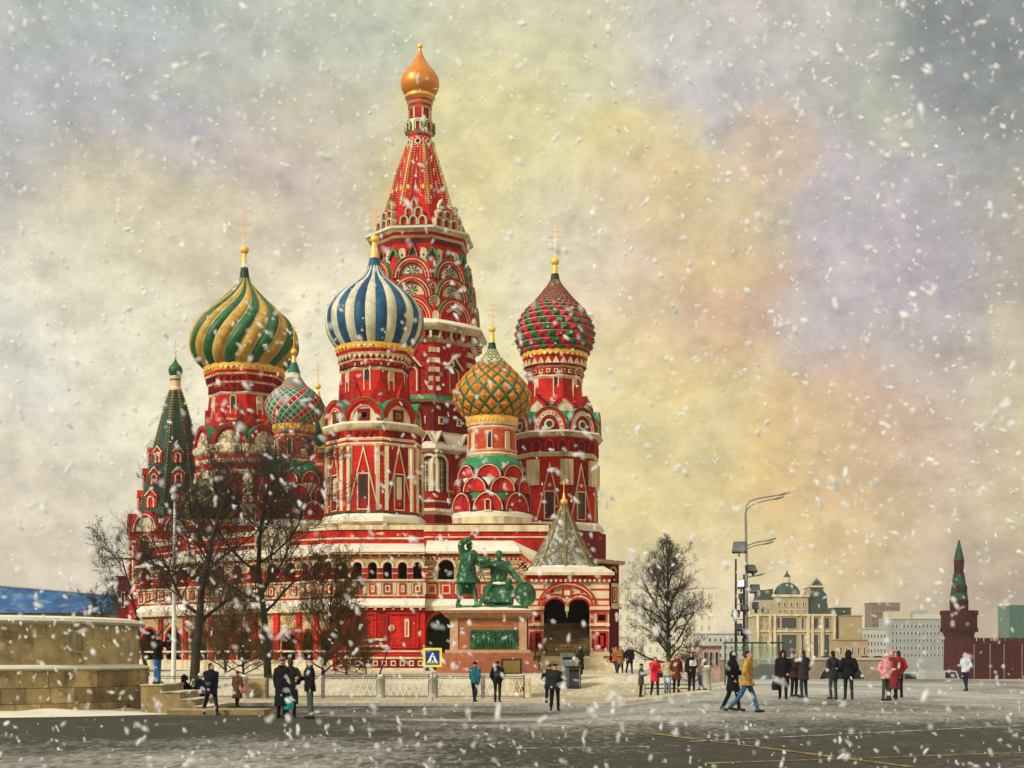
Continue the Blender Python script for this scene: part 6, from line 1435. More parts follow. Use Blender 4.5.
# ------------------------------------------------------------------ people
BLK, NAVY, DK = (.007, .007, .009), (.007, .010, .020), (.012, .011, .011)
JEAN, JEAN2, GREY, BRN = (.035, .085, .20), (.03, .06, .12), (.05, .052, .05), (.10, .048, .022)
G1 = 'couple in long dark coats'
o, J, q = person('person in black jacket and bright blue jeans on the stair, arms raised with a camera', 157.5, 51, rot=70, y9=31.2, z=.60, coat=BLK, trousers=(.03, .14, .36), hat='beanie', hatc=(.09, .085, .08), armL='photo', armR='photo', hem=.84, bulk=1.02)
mb = MB(); mb.box(-.05, .05, -.02, .02, -.035, .035, 'iron'); mb.tube([(0, -.02, 0), (0, -.05, 0)], .022, 8, 'iron'); c_ = (o.matrix_basis @ J['wrL'] + o.matrix_basis @ J['wrR']) / 2; cm = mb.build('camera', None, c_ + (o.matrix_basis.to_3x3() @ Vector((0, -.10, .05))), 70, 0); tag(cm, 'small dark camera held up by the person on the stair', 'camera')
person('person in dark clothes crouched on the stair nearest the white pole', 182, 0, y9=33.2, rot=150, z=-.42, coat=BLK, trousers=DK, hat='hood', hatc=BLK, sit=True, lean=.10, armL='knee', armR='knee', h=1.66)
person('person in dark clothes crouched on the stair with a pale cap', 196.5, 0, y9=33.0, rot=60, z=-.36, coat=NAVY, trousers=DK, hat='beanie', hatc=(.62, .60, .55), sit=True, lean=.16, armL='knee', armR='knee', h=1.70)
person('tall person in navy coat striding past the stair, face turned aside', 211, 54, rot=35, y9=29.6, coat=NAVY, trousers=NAVY, hat='hair', stride=.36, armL='swingb', armR='swingf', hem=.72, bulk=1.08, turn=.5)
o, J, q = person('short person in long brown coat walking away', 237.5, 35, rot=165, y9=37.0, h=1.45, coat=(.11, .05, .022), trousers=DK, hem=.40, flare=1.25, hat='beanie', hatc=(.05, .02, .015), stride=.16, bulk=1.12, armL='bag', female=True)
held_bag(o, J, 'R', q, (.62, .20, .24), 'pink bag carried by the person in the brown coat', .34, .36, .16, .1, -.35)
o, J, q = person('person in long black fur-collared coat and grey fur hat', 282, 59, rot=150, coat=BLK, trousers=BLK, hem=.34, flare=1.22, hat='fur', hatc=(.20, .18, .16), fur=True, female=True, armR='bag', bulk=1.1, group=None)
held_bag(o, J, 'R', q, (.02, .30, .27), 'turquoise carrier bag hanging from the hand of the person in fur hat', .30, .40, .12, .14)
person('person in long black coat with bare dark hair, close beside the fur hat', 290.5, 58, rot=200, coat=(.02, .016, .016), trousers=BLK, hem=.38, flare=1.2, hat='hair', hatc=(.05, .03, .02), bulk=1.1, armL='pocket', armR='pocket')
person('person in black jacket, grey-green trousers and flat cap, turned to the left', 310, 61, rot=-70, coat=BLK, trousers=(.06, .08, .065), hat='flat', hatc=BLK, armL='down', armR='hold', hem=.78, bulk=1.06)
person('person in teal jacket and dark trousers walking past the monument', 475, 40, rot=165, y9=38.4, coat=(.014, .10, .14), trousers=NAVY, hat='beanie', hatc=BLK, stride=.34, armL='swingf', armR='swingb', hem=.84)
o, J, q = person('person in black jacket with a black backpack walking away from the camera', 497.5, 41, rot=175, y9=38.2, coat=BLK, trousers=DK, hat='beanie', hatc=(.03, .022, .018), stride=.22, armL='pocket', armR='pocket', hem=.84, bulk=1.05)
mb = MB(); mb.ball((0, .20, 1.22), (.15, .10, .22), cloth((.02, .02, .025)), 12, 10); mb.ball((0, .28, 1.14), (.11, .05, .11), cloth((.035, .035, .04)), 10, 8)
for sd in (-1, 1): mb.tube([(sd * .09, .16, 1.40), (sd * .11, .02, 1.50), (sd * .12, -.14, 1.38), (sd * .14, -.12, 1.15), (sd * .13, .12, 1.05)], .018, 6, cloth(BLK))
b_ = mb.build('backpack', None, o.location, 175, 60); b_.scale = o.scale; tag(b_, 'black backpack worn on the back of the person before the pedestal', 'backpack')
mat('badge', (.75, .55, .12), .4, .05, 3, bump=0, metal=.4)
o, J, q = person('person in dark police uniform and peaked cap facing the camera', 555, 46.5, rot=8, coat=(.016, .018, .020), trousers=BLK, hat='peaked', hatc=(.015, .016, .018), armL='pocket', armR='pocket', hem=.78, bulk=1.12, belt=True, stride=.14)
mb = MB()
for sd in (-1, 1): mb.box(sd * .19 - .05, sd * .19 + .05, -.03, .03, 1.49, 1.505, 'badge')
mb.build('shoulder_badge', o, smooth=0) if False else None
person('person in black standing close behind the police officer', 549, 42, rot=150, y9=37.5, coat=BLK, trousers=BLK, hat='beanie', hatc=BLK, hem=.7, armL='pocket', armR='down')
person('person in long hooded black coat standing beside the dark bin', 581, 29.5, rot=-80, y9=51, coat=BLK, trousers=BLK, hem=.36, flare=1.2, hat='hood', hatc=BLK, armL='pocket', armR='hold', z=ground(Xp(581, 51), Yw(51)) - .05, female=True, h=1.68)
person('person in rust-red jacket descending by the porch steps', 616.5, 29, rot=-30, y9=56, coat=(.30, .06, .025), trousers=JEAN2, hat='long_hair', hatc=(.06, .03, .015), stride=.15, armL='hold', armR='down', female=True, hem=.78, h=1.68)
person('person in tan belted coat beside the porch steps', 620.5, 30, rot=20, y9=55, coat=(.26, .12, .04), trousers=DK, hat='hair', hatc=(.05, .025, .012), stride=.12, armR='hold', female=True, hem=.62, belt=True, h=1.70)
person('person in black coat and pale cap walking down from the cathedral', 629.5, 29.5, rot=10, y9=55, coat=BLK, trousers=DK, hat='beanie', hatc=(.40, .38, .34), stride=.3, armL='swingf', armR='pocket', hem=.66, bulk=1.1)
person('child in dark grey coat in profile, holding the hand of the person in red', 641, 34, rot=75, y9=41, h=1.50, coat=(.06, .058, .065), trousers=DK, hem=.62, hat='beanie', hatc=(.04, .03, .03), armL='hold', armR='hold', female=True)
o, J, q = person('person in bright red coat raising a hand to the face', 655, 38.5, rot=12, y9=40.6, coat=(.62, .018, .045), trousers=DK, hem=.62, hat='long_hair', hatc=(.20, .05, .03), armR='face', armL='hold', female=True, bulk=1.08, stride=.14)
held_bag(o, J, 'L', q, (.02, .02, .024), 'black handbag held by the person in the red coat', .28, .22, .1, .12)
person('person in beige top and light blue jeans partly hidden between red and maroon coats', 667.5, 36, rot=170, y9=42.4, coat=(.42, .36, .22), trousers=(.08, .16, .26), hat='hair', hatc=(.14, .08, .03), hem=.84, female=True, h=1.66)
person('person in dark maroon coat with long reddish hair', 676.5, 38, rot=14, y9=41, coat=(.13, .025, .016), trousers=BLK, hem=.58, flare=1.12, hat='long_hair', hatc=(.16, .05, .02), armL='pocket', armR='pocket', female=True)
o, J, q = person('person in black jacket with long dark hair and a pale shoulder bag', 691.5, 39, rot=-15, y9=40.8, coat=BLK, trousers=BLK, hat='long_hair', hatc=(.025, .016, .012), armL='hold', armR='down', female=True, hem=.80, bulk=1.06)
held_bag(o, J, 'L', q, (.55, .56, .56), 'pale grey shoulder bag of the person in black beside the pushchair', .34, .26, .14, .02, -.25)
o, J, q = person('person in black quilted coat walking close beside the yellow jacket', 733, 58, rot=60, y9=25.4, coat=BLK, trousers=BLK, hem=.60, hat='hood', hatc=BLK, armL='hold', armR='pocket', female=True, stride=.22, bulk=1.1, h=1.66)
person('person in ochre yellow jacket and blue jeans walking to the right', 747, 63, rot=80, y9=24.8, coat=(.36, .20, .045), trousers=(.03, .10, .19), hat='hair', hatc=(.025, .018, .014), stride=.40, knee=.3, armL='pocket', armR='pocket', hem=.78, bulk=1.12, turn=-.6, nod=.3)
o, J, q = person('person in long black hooded coat holding a black handbag', 783, 48, rot=-10, coat=BLK, trousers=BLK, hem=.50, flare=1.15, hat='hood', hatc=BLK, armL='pocket', armR='bag', female=True, bulk=1.1, stride=.12)
held_bag(o, J, 'R', q, (.02, .018, .02), 'black handbag hanging beside the long hooded coat', .36, .34, .14, .12)
person('person in dark brown jacket standing between two dark coats', 794.5, 45, rot=30, y9=35, coat=(.045, .020, .014), trousers=BLK, hat='long_hair', hatc=(.09, .03, .015), armL='hold', armR='hold', hem=.72, female=True)
person('tall person in charcoal coat and dark trousers at the right of the dark trio', 803.5, 47, rot=-150, y9=34, coat=(.024, .026, .03), trousers=(.02, .03, .034), hat='hair', hatc=(.05, .03, .02), hem=.66, armL='face', armR='pocket', bulk=1.08, h=1.78)
person('person in charcoal jacket and grey trousers, hands in pockets, left of the hooded back', 833, 48, rot=200, coat=(.026, .028, .032), trousers=(.035, .05, .058), hat='hair', hatc=(.018, .014, .012), armL='pocket', armR='pocket', hem=.76)
person('person seen from behind in a hooded black jacket, feet apart', 848.5, 48, rot=172, y9=32.4, coat=BLK, trousers=(.018, .018, .024), hat='hood', hatc=BLK, armL='pocket', armR='pocket', hem=.78, bulk=1.22, stride=.12)
person('person in pale pink jacket and cream knitted hat with a dark skirt', 886, 47, rot=25, y9=31.6, coat=(.62, .26, .26), trousers=(.05, .055, .04), hem=.80, hat='beanie', hatc=(.62, .48, .30), armL='hold', armR='pocket', female=True, h=1.64)
person('person in long dark red coat with pink hat behind the pink jacket', 892.5, 51, rot=160, y9=32.4, coat=(.17, .020, .020), trousers=DK, hem=.36, flare=1.2, hat='fur', hatc=(.46, .22, .22), armL='pocket', armR='down', female=True, bulk=1.12, h=1.74)
person('person in black with a crimson sleeve behind the dark red coat', 898.5, 46, rot=190, y9=34.2, coat=(.30, .014, .020), trousers=BLK, hat='hair', hatc=(.03, .022, .03), hem=.82, armL='pocket', armR='pocket', h=1.76)
person('person alone at the right in white and blue jacket, dark trousers', 965.5, 38, rot=-60, y9=41, coat=(.50, .52, .56), trousers=(.012, .015, .035), hat='hair', hatc=(.34, .10, .03), armL='pocket', armR='hold', hem=.84, stride=.12)
# folding pushchair beside the black jacket
px_, y9_ = 700, 41.2; pc = empty('pushchair', (Xp(px_, y9_), Yw(y9_), ground(Xp(px_, y9_), Yw(y9_)) + .0), 'folded blue and red pushchair at the side of the person in black', 'pushchair')
mb = MB()
for sd in (-.18, .18):
    mb.tube([(-.18, sd, .95), (-.10, sd, .85), (.22, sd, .10)], .016, 6, 'steel'); mb.tube([(-.05, sd, .10), (.02, sd, .55)], .016, 6, 'steel')
mb.build('frame', pc, smooth=60); mb = MB(); mb.prism([(-.05, .35), (.10, .30), (.05, .80), (-.10, .85)], -.16, .16, cloth((.02, .09, .25))); mb.build('seat', pc, smooth=0)
for x in (-.05, .22):
    for sd in (-.2, .2): mb = MB(); mb.tube([(x, sd - .02, .10), (x, sd + .02, .10)], .10, 12, 'iron'); mb.build('wheel', pc, smooth=40)
# ------------------------------------------------------------------ background city
mat('beige_stone', (.36, .30, .19), .85, .15, .12, (.36, .29, .17), .1, .1, .2, 1)
mat('pale_wall', (.42, .37, .26), .85, .12, .1, (.42, .37, .28), .1, .1, .2, 1)
mat('office_grey', (.27, .29, .27), .85, .12, .1, bump=.1); mat('office_white', (.42, .42, .37), .85, .12, .1, bump=.1)
mat('tower_brown', (.17, .12, .095), .85, .15, .1, bump=.1); mat('tan_wall', (.34, .25, .13), .85, .15, .1, bump=.1)
mat('green_glass', (.02, .10, .075), .25, .4, .15, bump=0, spec=.5); mat('slate_green', (.022, .055, .042), .6, .25, .2, bump=.1)
mat('kremlin_red', (.060, .006, .008), .85, .3, .3, (.05, .008, .009), .3, .25, .3, 2, brick=.55); mat('pane', (.022, .030, .032), .35, .35, .2, bump=0, spec=.5)
mat('blue_roof', (.007, .075, .21), .55, .55, .35, (.10, .20, .30), .35, .4, .2, 2, spec=.4); mat('pink_wall', (.55, .38, .30), .8, .15, .3)  # the kiosk's pink is paled to carry painted haze
def building(name, label, px0, px1, ytop, y9, k, cols, rows, wy0=.12, wy1=.95, depth=18, roof=None, ww=.5, wh=.55, ybase=None, cornice_k=None, cat='building', pane='pane', marg=.03):
    s = y9 / 900; x0, x1 = Xp(px0, y9), Xp(px1, y9); xm = (x0 + x1) / 2; w = x1 - x0; zb_ = ground(xm, Yw(y9)) - .5; H = Zp(ytop, y9) - zb_
    root = empty(name, (xm, Yw(y9), zb_), label, cat); mb = MB(); mb.box(-w / 2, w / 2, 0, depth, 0, H, k, 'snow'); mb.box(-w / 2 - .3, w / 2 + .3, -.4, depth + .3, H - .01, H + s * 1.0, cornice_k or k, 'snow'); mb.build('wall', root, smooth=0)
    if cols:
        cw = w * (1 - 2 * marg) / cols; z0 = Zp(680, y9) - zb_; z0 = max(H * wy0, z0 * 0 + H * wy0); rh = (H * wy1 - z0) / rows
        mb = MB(); mb.plane((0, 0, 0), (1, 0, 0), (0, -1, 0)); mb.bands(o_rect(cw * ww, rh * wh), [(0, .12, k if k in ('tower_brown', 'green_glass', 'slate_green') else 'white_paint'), (min(cw, rh) * .05, .12, 'iron'), (min(cw, rh) * .06, .03, pane)], .05, True); me = mb.mesh('window', 0)
        for i in range(cols):
            for j in range(rows): link(me, 'window', root, (-w / 2 * (1 - 2 * marg) + (i + .5) * cw, 0, z0 + (j + .25) * rh))
    return root, w, H, s, zb_
mat('hazed_wall', (.66, .60, .44), .85, .08, .1, bump=0); mat('hazed_pane', (.42, .38, .28), .6, .2, .2, bump=0)  # haze is mixed into these wall and pane colours
# hazed apartment block behind the lone tree
building('apartment_block', 'haze-paled cream apartment block behind the lone bare tree', 606, 716, 588, 620, 'hazed_wall', 14, 6, .18, .97, 20, ww=.40, wh=.55, pane='hazed_pane')
building('apartment_block', 'faint pale block between the lone tree and the street lamp', 700, 752, 634, 330, 'office_white', 9, 4, .3, .95, 16, ww=.45)
o = building('kiosk', 'small pinkish kiosk behind the lone conical tree', 702, 720, 646, 110, 'pink_wall', 3, 1, .45, .95, 5, ww=.6, wh=.6, cat='kiosk')
# grand beige building with green dome
y9 = 420; s = y9 / 900; xb = Xp(795, y9); zb_ = ground(xb, Yw(y9)) - .5
bz = lambda py: Zp(py, y9) - zb_
bu = lambda px: (px - 795) * s
G = empty('grand_building', (xb, Yw(y9), zb_), 'grand beige building with a green dome and tall window bays', 'building')
mb = MB(); mb.box(bu(757), bu(835), 0, 30, 0, bz(615), 'beige_stone', 'snow'); mb.box(bu(755.5), bu(836.5), -.8, 30, bz(616), bz(614), 'cream', 'snow'); mb.box(bu(756), bu(836), -.6, 5, bz(632), bz(630.3), 'cream')
mb.box(bu(774), bu(808), -.6, 20, bz(614), bz(597), 'beige_stone'); mb.box(bu(772.5), bu(809.5), -1.2, 20, bz(597), bz(594.5), 'cream', 'snow'); mb.box(bu(757), bu(774), 1, 20, bz(614), bz(600), 'beige_stone', 'snow'); mb.box(bu(809), bu(828), 2, 20, bz(614), bz(606), 'slate_green')
for px in (757.5, 770, 774.5, 808, 812, 822, 834): mb.box(bu(px) - .6, bu(px) + .6, -.9, .3, 0, bz(615), 'cream')
mb.build('wall', G, smooth=0)
def gw(px, py0, py1, w, pane='pane', arch=False):
    mb = MB(); mb.plane((bu(px), -.62 if 774 < px < 808 and py1 < 614 else 0, bz(py0)), (1, 0, 0), (0, -1, 0)); f = o_win(w * s, (py0 - py1) * s) if arch else o_rect(w * s, (py0 - py1) * s); mb.bands(f, [(0, .3, 'cream'), (.25, .3, pane), (.3, .08, pane)], .1, not arch); mb.build('window', G, smooth=0)
for px in (779, 784.5, 791, 797, 803): gw(px, 607, 602, 2.6); gw(px, 613, 609.5, 2.4)
for a, b in ((629, 617), (658, 634)):
    gw(789, a, b, 16); gw(778.5, a, b, 3.5); gw(802.5, a, b, 3.2); gw(816, a, b, 5.5); gw(827, a, b, 5.5)
for px in (761, 766.5):
    for y in (628, 622, 640, 646, 652): gw(px, y, y - 4, 2.2)
gw(763.5, 612, 606, 6, 'pane', True)
mb = MB(); mb.lathe([(13 * s, 0), (12.6 * s, 3.5 * s), (10 * s, 8 * s), (5.5 * s, 11.2 * s), (3.4 * s, 12 * s)], 24, 'slate_green'); mb.build('dome', G, (bu(789.5), 6, bz(594)), smooth=60)
mb = MB(); mb.lathe([(3.4 * s, 0, 'cream'), (3.2 * s, 5.5 * s, 'slate_green'), (3.8 * s, 6 * s, 'slate_green'), (1.2 * s, 9 * s, 'slate_green'), (.3 * s, 12.5 * s, 'slate_green')], 12, 'slate_green'); mb.build('cupola', G, (bu(789.5), 6, bz(582)), smooth=30)
mb = MB(); mb.prism([(bu(758), bz(600)), (bu(774), bz(600)), (bu(774), bz(588.5)), (bu(761), bz(590))], 2, 14, 'slate_green'); mb.build('roof', G, smooth=0)
mb = MB(); mb.box(bu(811), bu(825), 3, 16, bz(606), bz(587), 'beige_stone'); [mb.box(bu(px) - .5, bu(px) + .5, 2.7, 3, bz(590.5), bz(585.5), 'pane') for px in (813, 816, 819, 822)]; mb.box(bu(810), bu(826), 2, 17, bz(587), bz(585.5), 'cream'); mb.prism([(bu(810.5), bz(585.5)), (bu(818), bz(576)), (bu(825.5), bz(585.5))], 2.4, 16, 'pale_wall'); mb.prism([(bu(812.5), bz(584.8)), (bu(818), bz(578)), (bu(823.5), bz(584.8))], 2.2, 2.6, 'pane'); mb.build('pavilion', G, smooth=0)
mb = MB(); mb.prism([(bu(809), bz(614)), (bu(829), bz(614)), (bu(827), bz(594)), (bu(821), bz(588)), (bu(812), bz(593)), (bu(808), bz(599))], 1, 12, 'slate_green'); [mb.prism([(bu(p), bz(613)), (bu(p + 3.5), bz(613)), (bu(p + 2.8), bz(603)), (bu(p + .7), bz(603))], 1, .7, 'pane') for p in (811, 817, 823)]; mb.build('glass_wing', G, smooth=0)
building('office_block', 'dark green-clad block right of the grand beige building', 834, 851, 608.5, 440, 'slate_green', 4, 6, .3, .95, 15, ww=.5)
building('house', 'tan windowless house front right of the dark green block', 846, 862, 616, 410, 'tan_wall', 0, 0, depth=14)
building('warehouse', 'low orange-tan warehouse behind the hooded pair', 837, 868, 640, 360, 'tan_wall', 5, 1, .5, .9, 12, ww=.4)
building('tower_block', 'hazy brown tower block rising in the far distance', 871, 900, 603.5, 720, 'tower_brown', 8, 9, .2, .97, 20, ww=.45)
building('office_block', 'low white office with a snowy roof beside the grey block', 856, 887, 629, 470, 'office_white', 9, 4, .25, .92, 14, ww=.5)
root, w, H, s_, zz = building('office_block', 'long grey-white office block with rows of small square windows', 889, 946, 619, 500, 'office_grey', 14, 5, .25, .93, 22, ww=.5, cornice_k='office_white')
mb = MB(); mb.box(-w / 2 + 4, w / 2, 4, 20, H, H + 5 * s_, 'office_white', 'snow'); mb.box(-w / 2 + 1, -w / 2 + 13, 3, 16, H, H + 8 * s_, 'pale_wall', 'snow'); mb.box(-w / 2 + 16, -w / 2 + 24, 6, 14, H + 5 * s_, H + 9 * s_, 'office_grey', 'snow'); mb.build('roof', root, smooth=0)
building('glass_tower', 'green glass building at the right edge above the red wall', 1009, 1034, 606, 560, 'green_glass', 5, 6, .3, .95, 20, ww=.7, wh=.7, pane='green_glass')
# Kremlin corner tower and wall
y9 = 230; s = y9 / 900; xk = Xp(959, y9); zk = ground(xk, Yw(y9)) - 1
kz = lambda py: Zp(py, y9) - zk
kt = empty('fortress_tower', (xk, Yw(y9), zk), 'dark red round fortress tower with a slim green stepped spire', 'tower')
mb = MB(); mb.lathe([(15.5 * s, 0), (14.5 * s, kz(648)), (14.8 * s, kz(634)), (17.5 * s, kz(628)), (17.6 * s, kz(614)), (16.8 * s, kz(613.5)), (16.8 * s, kz(615)), (9 * s, kz(615)), (9 * s, kz(602)), (9.4 * s, kz(601)), (9 * s, kz(600))], 24, 'kremlin_red')
for i in range(18): mb.frame(i * 20, 17.2 * s); mb.box(-.42, .42, -.3, .3, kz(615), kz(610.8), 'kremlin_red')
for i in range(24): mb.frame(i * 15, 16.4 * s); mb.box(-.22, .22, -.4, .5, kz(632), kz(628), 'kremlin_red')
mb.build('wall', kt, smooth=30)
mb = MB(); mb.lathe([(8.8 * s, kz(600.5)), (5.4 * s, kz(575)), (5.2 * s, kz(574))], 8, 'green_dark', 22.5, True, True); mb.lathe([(4.7 * s, kz(575), 'kremlin_red'), (4.7 * s, kz(561.5), 'kremlin_red'), (5.2 * s, kz(560.5), 'green_dark'), (4.9 * s, kz(559.5), 'green_dark'), (.4 * s, kz(539), 'green_dark')], 8, 'green_dark', 22.5, True, True); mb.build('spire', kt, smooth=20)
mb = MB(); mb.tube([(0, 0, kz(540)), (0, 0, kz(534))], .10, 6, 'gold'); mb.ball((0, 0, kz(539)), .35, 'gold', 8, 6); mb.build('finial', kt)
for c in (-20, 25): mb = MB(); mb.frame(c, 7.2 * s, kz(592)); mb.prism([(-.6, 0), (.6, 0), (.6, 1.2), (0, 2), (-.6, 1.2)], -1, .5, 'green_dark', None, 'kremlin_red'); mb.build('dormer', kt, smooth=0)
y9 = 215; s = y9 / 900; x0, x1 = Xp(963, y9), Xp(1120, y9); xm = (x0 + x1) / 2; zw = ground(xm, Yw(y9)) - 1; kz = lambda py: Zp(py, y9) - zw
kw = empty('fortress_wall', (xm, Yw(y9), zw), 'dark red brick fortress wall with swallow-tail merlons at the right', 'wall')
mb = MB(); mb.box(x0 - xm, x1 - xm, 0, 4, 0, kz(641), 'kremlin_red', 'snow')
n = int((x1 - x0) / 1.7)
for i in range(n): u = x0 - xm + (i + .5) * 1.7; mb.prism([(u - .6, kz(641)), (u + .6, kz(641)), (u + .6, kz(637.5)), (u + .3, kz(638.6)), (u, kz(637.9)), (u - .3, kz(638.6)), (u - .6, kz(637.5))], 0, .8, 'kremlin_red')
mb.build('wall', kw, smooth=0)
for px in (974, 990, 1004, 1022): mb = MB(); mb.box(-.12, .12, -.25, 0, 0, kz(644), 'tower_brown'); mb.build('drain_pipe', kw, ((px - 512) * s - xm, 0, 0), smooth=0)
# stone bridge with an arch, cars upon it
y9 = 250; s = y9 / 900; x0, x1 = Xp(700, y9), Xp(890, y9); xm = (x0 + x1) / 2; zbr = ground(xm, Yw(y9)) - 1; bz = lambda py: Zp(py, y9) - zbr
mat('bridge_stone', (.26, .20, .13), .85, .3, .2, (.16, .13, .10), .3, .3, .2, 2)
br = empty('stone_bridge', (xm, Yw(y9), zbr), 'long pale stone bridge with a low round arch beyond the crowd', 'bridge')
mb = MB(); mb.plane((0, 0, 0), (1, 0, 0), (0, -1, 0)); arch_wall(mb, x0 - xm, x1 - xm, 0, bz(660), [(Xp(842, y9) - xm, 46 * s, 0, bz(684)), (Xp(770, y9) - xm, 46 * s, 0, bz(684))], 'bridge_stone', 8, 'grey_stone', 'slate_green', 'slate_green'); mb.world(); mb.box(x0 - xm, x1 - xm, .2, 12, bz(664), bz(661), 'grey_stone'); mb.poly([(x1 - xm, 0, 0), (x1 - xm, 12, 0), (x1 - xm, 12, bz(661)), (x1 - xm, 0, bz(661))], 'beige_stone'); mb.build('wall', br, smooth=0)
mb = MB(); mb.box(x0 - xm, x1 - xm, -.3, .3, bz(660), bz(657.6), 'pale_wall', 'snow'); mb.build('parapet', br, smooth=0)
def car(label, px, y9, z, rot, col, L_=4.4, H_=1.45, van=False, cat='car', name='parked_car', group=None):
    k = 'paint_%02x%02x%02x' % tuple(int(c * 255) for c in col)
    if k not in M: mat(k, col, .35, .08, 2, bump=0, spec=.5, coat=.3)
    root = empty(name, (Xp(px, y9), Yw(y9), z), label, cat, group, rot); W_ = .86 if not van else 1.0
    pr = [(-L_ / 2, .32), (L_ / 2, .32), (L_ / 2, .72), (L_ * .46, .86), (L_ * .22, .95), (L_ * .10, H_ - .06), (L_ * -.02, H_), (-L_ * .30, H_ - .03), (-L_ * .45, .98), (-L_ / 2, .90)] if not van else [(-L_ / 2, .35), (L_ / 2, .35), (L_ / 2, 1.05), (L_ * .44, 1.25), (L_ * .36, H_ - .08), (L_ * .30, H_), (-L_ * .48, H_), (-L_ / 2, H_ - .1)]
    mb = MB(); mb.prism(pr, -W_, W_, k); mb.build('body', root, smooth=25)
    gp = [(L_ * .19, .98), (L_ * .09, H_ - .12), (-L_ * .29, H_ - .10), (-L_ * .41, 1.0)] if not van else [(L_ * .38, 1.28), (L_ * .33, H_ - .2), (L_ * .05, H_ - .2), (L_ * .05, 1.28)]
    for sd in (-1, 1): mb = MB(); mb.prism(gp, sd * W_, sd * (W_ + .012), 'glass'); mb.build('window', root, smooth=0)
    xw = L_ * .225 if not van else L_ * .40; mb = MB(); mb.poly([(xw, -W_ * .85, .99 if not van else 1.28), (xw, W_ * .85, .99 if not van else 1.28), (L_ * .115 if not van else L_ * .362, W_ * .8, H_ - .09), (L_ * .115 if not van else L_ * .362, -W_ * .8, H_ - .09)], 'glass'); o = mb.build('windscreen', root, (.02, 0, .01), smooth=0)
    for x in (-L_ * .31, L_ * .31):
        for sd in (-1, 1): mb = MB(); mb.tube([(x, sd * (W_ - .2), .32), (x, sd * (W_ + .01), .32)], .32, 16, 'iron'); mb.tube([(x, sd * (W_), .32), (x, sd * (W_ + .02), .32)], .18, 12, 'steel'); mb.build('wheel', root, smooth=40)
    return root
zd = Zp(661, 250); g = 'cars crossing the stone bridge'
for px, lab, col, rot in ((781, 'white car on the bridge above the left arch', (.6, .6, .58), 0), (824, 'dark blue car on the bridge left of the hooded pair', (.03, .05, .12), 180), (866, 'small red car on the bridge right of the hooded pair', (.50, .02, .02), 0), (876, 'black car at the right end of the bridge', (.02, .02, .022), 180)): car(lab, px, 253 if rot == 0 else 255, zd, rot, col, group=g)
for a in (('long white bus with dark windows parked below the grey office', 925, 140, 9.5, 3.0, (.52, .55, .52)), ('green delivery van parked left of the white bus', 900, 132, 5.4, 2.5, (.06, .22, .17)), ('pale grey van in front of the fortress tower', 940, 120, 5.2, 2.3, (.45, .46, .44))): car(a[0], a[1], a[2], ground(Xp(a[1], a[2]), Yw(a[2])), 10, a[5], a[3], a[4], True, 'bus' if 'bus' in a[0] else 'van', 'parked_bus' if 'bus' in a[0] else 'parked_van')
# glass shelter behind the walking couple
y9 = 50; sx, sy = Xp(752, y9), Yw(y9); sh = empty('glass_shelter', (sx, sy, ground(sx, sy)), 'small green-framed glass shelter behind the walking couple', 'shelter')
gm = bpy.data.materials.new('clear_glass'); gm.use_nodes = True; b = gm.node_tree.nodes['Principled BSDF']; b.inputs['Base Color'].default_value = (.75, .9, .85, 1); b.inputs['Transmission Weight'].default_value = .92; b.inputs['Roughness'].default_value = .05; b.inputs['IOR'].default_value = 1.1; M['clear_glass'] = gm
for u in (-1.5, 0, 1.5): mb = MB(); mb.box(u - .03, u + .03, -.03, .03, 0, 2.3, 'green_dark'); mb.build('post', sh, smooth=0)
for u in (-.75, .75): mb = MB(); mb.box(u - .70, u + .70, -.008, .008, .25, 2.15, 'clear_glass'); mb.build('pane', sh, smooth=0)
mb = MB(); mb.box(-1.6, 1.6, -.9, .1, 2.3, 2.38, 'green_dark', 'snow'); mb.build('roof', sh, smooth=0)
# building with a blue roof at the left
y9 = 120; xA = Xp(-60, y9); s = y9 / 900; xm = Xp(20, y9); zz = ground(xm, Yw(y9)) - 1; bz = lambda py: Zp(py, y9) - zz; bu = lambda px: (px - 20) * s
bl = empty('long_building', (xm, Yw(y9), zz), 'long low building with a bright blue roof beyond the round platform', 'building')
mb = MB(); mb.box(bu(-80), bu(104), 0, 12, 0, bz(613), 'pale_wall'); mb.build('wall', bl, smooth=0)
mb = MB(); mb.poly([(bu(-82), -.6, bz(613)), (bu(106), -.6, bz(613)), (bu(104), 6, bz(594.5)), (bu(-82), 6, bz(578.5))], 'blue_roof'); mb.poly([(bu(-82), 12.6, bz(613)), (bu(106), 12.6, bz(613)), (bu(104), 6, bz(594.5)), (bu(-82), 6, bz(578.5))], 'blue_roof'); mb.poly([(bu(106), -.6, bz(613)), (bu(106), 12.6, bz(613)), (bu(104), 6, bz(594.5))], 'blue_roof'); mb.tube([(bu(-82), 6, bz(578.3)), (bu(104), 6, bz(594.3))], .16, 6, 'steel'); mb.build('roof', bl, smooth=0)
building('brick_house', 'dark red brick house glimpsed between the platform and the bell tower', 118, 138, 577, 105, 'red_dark', 2, 2, .3, .9, 8, ww=.4)
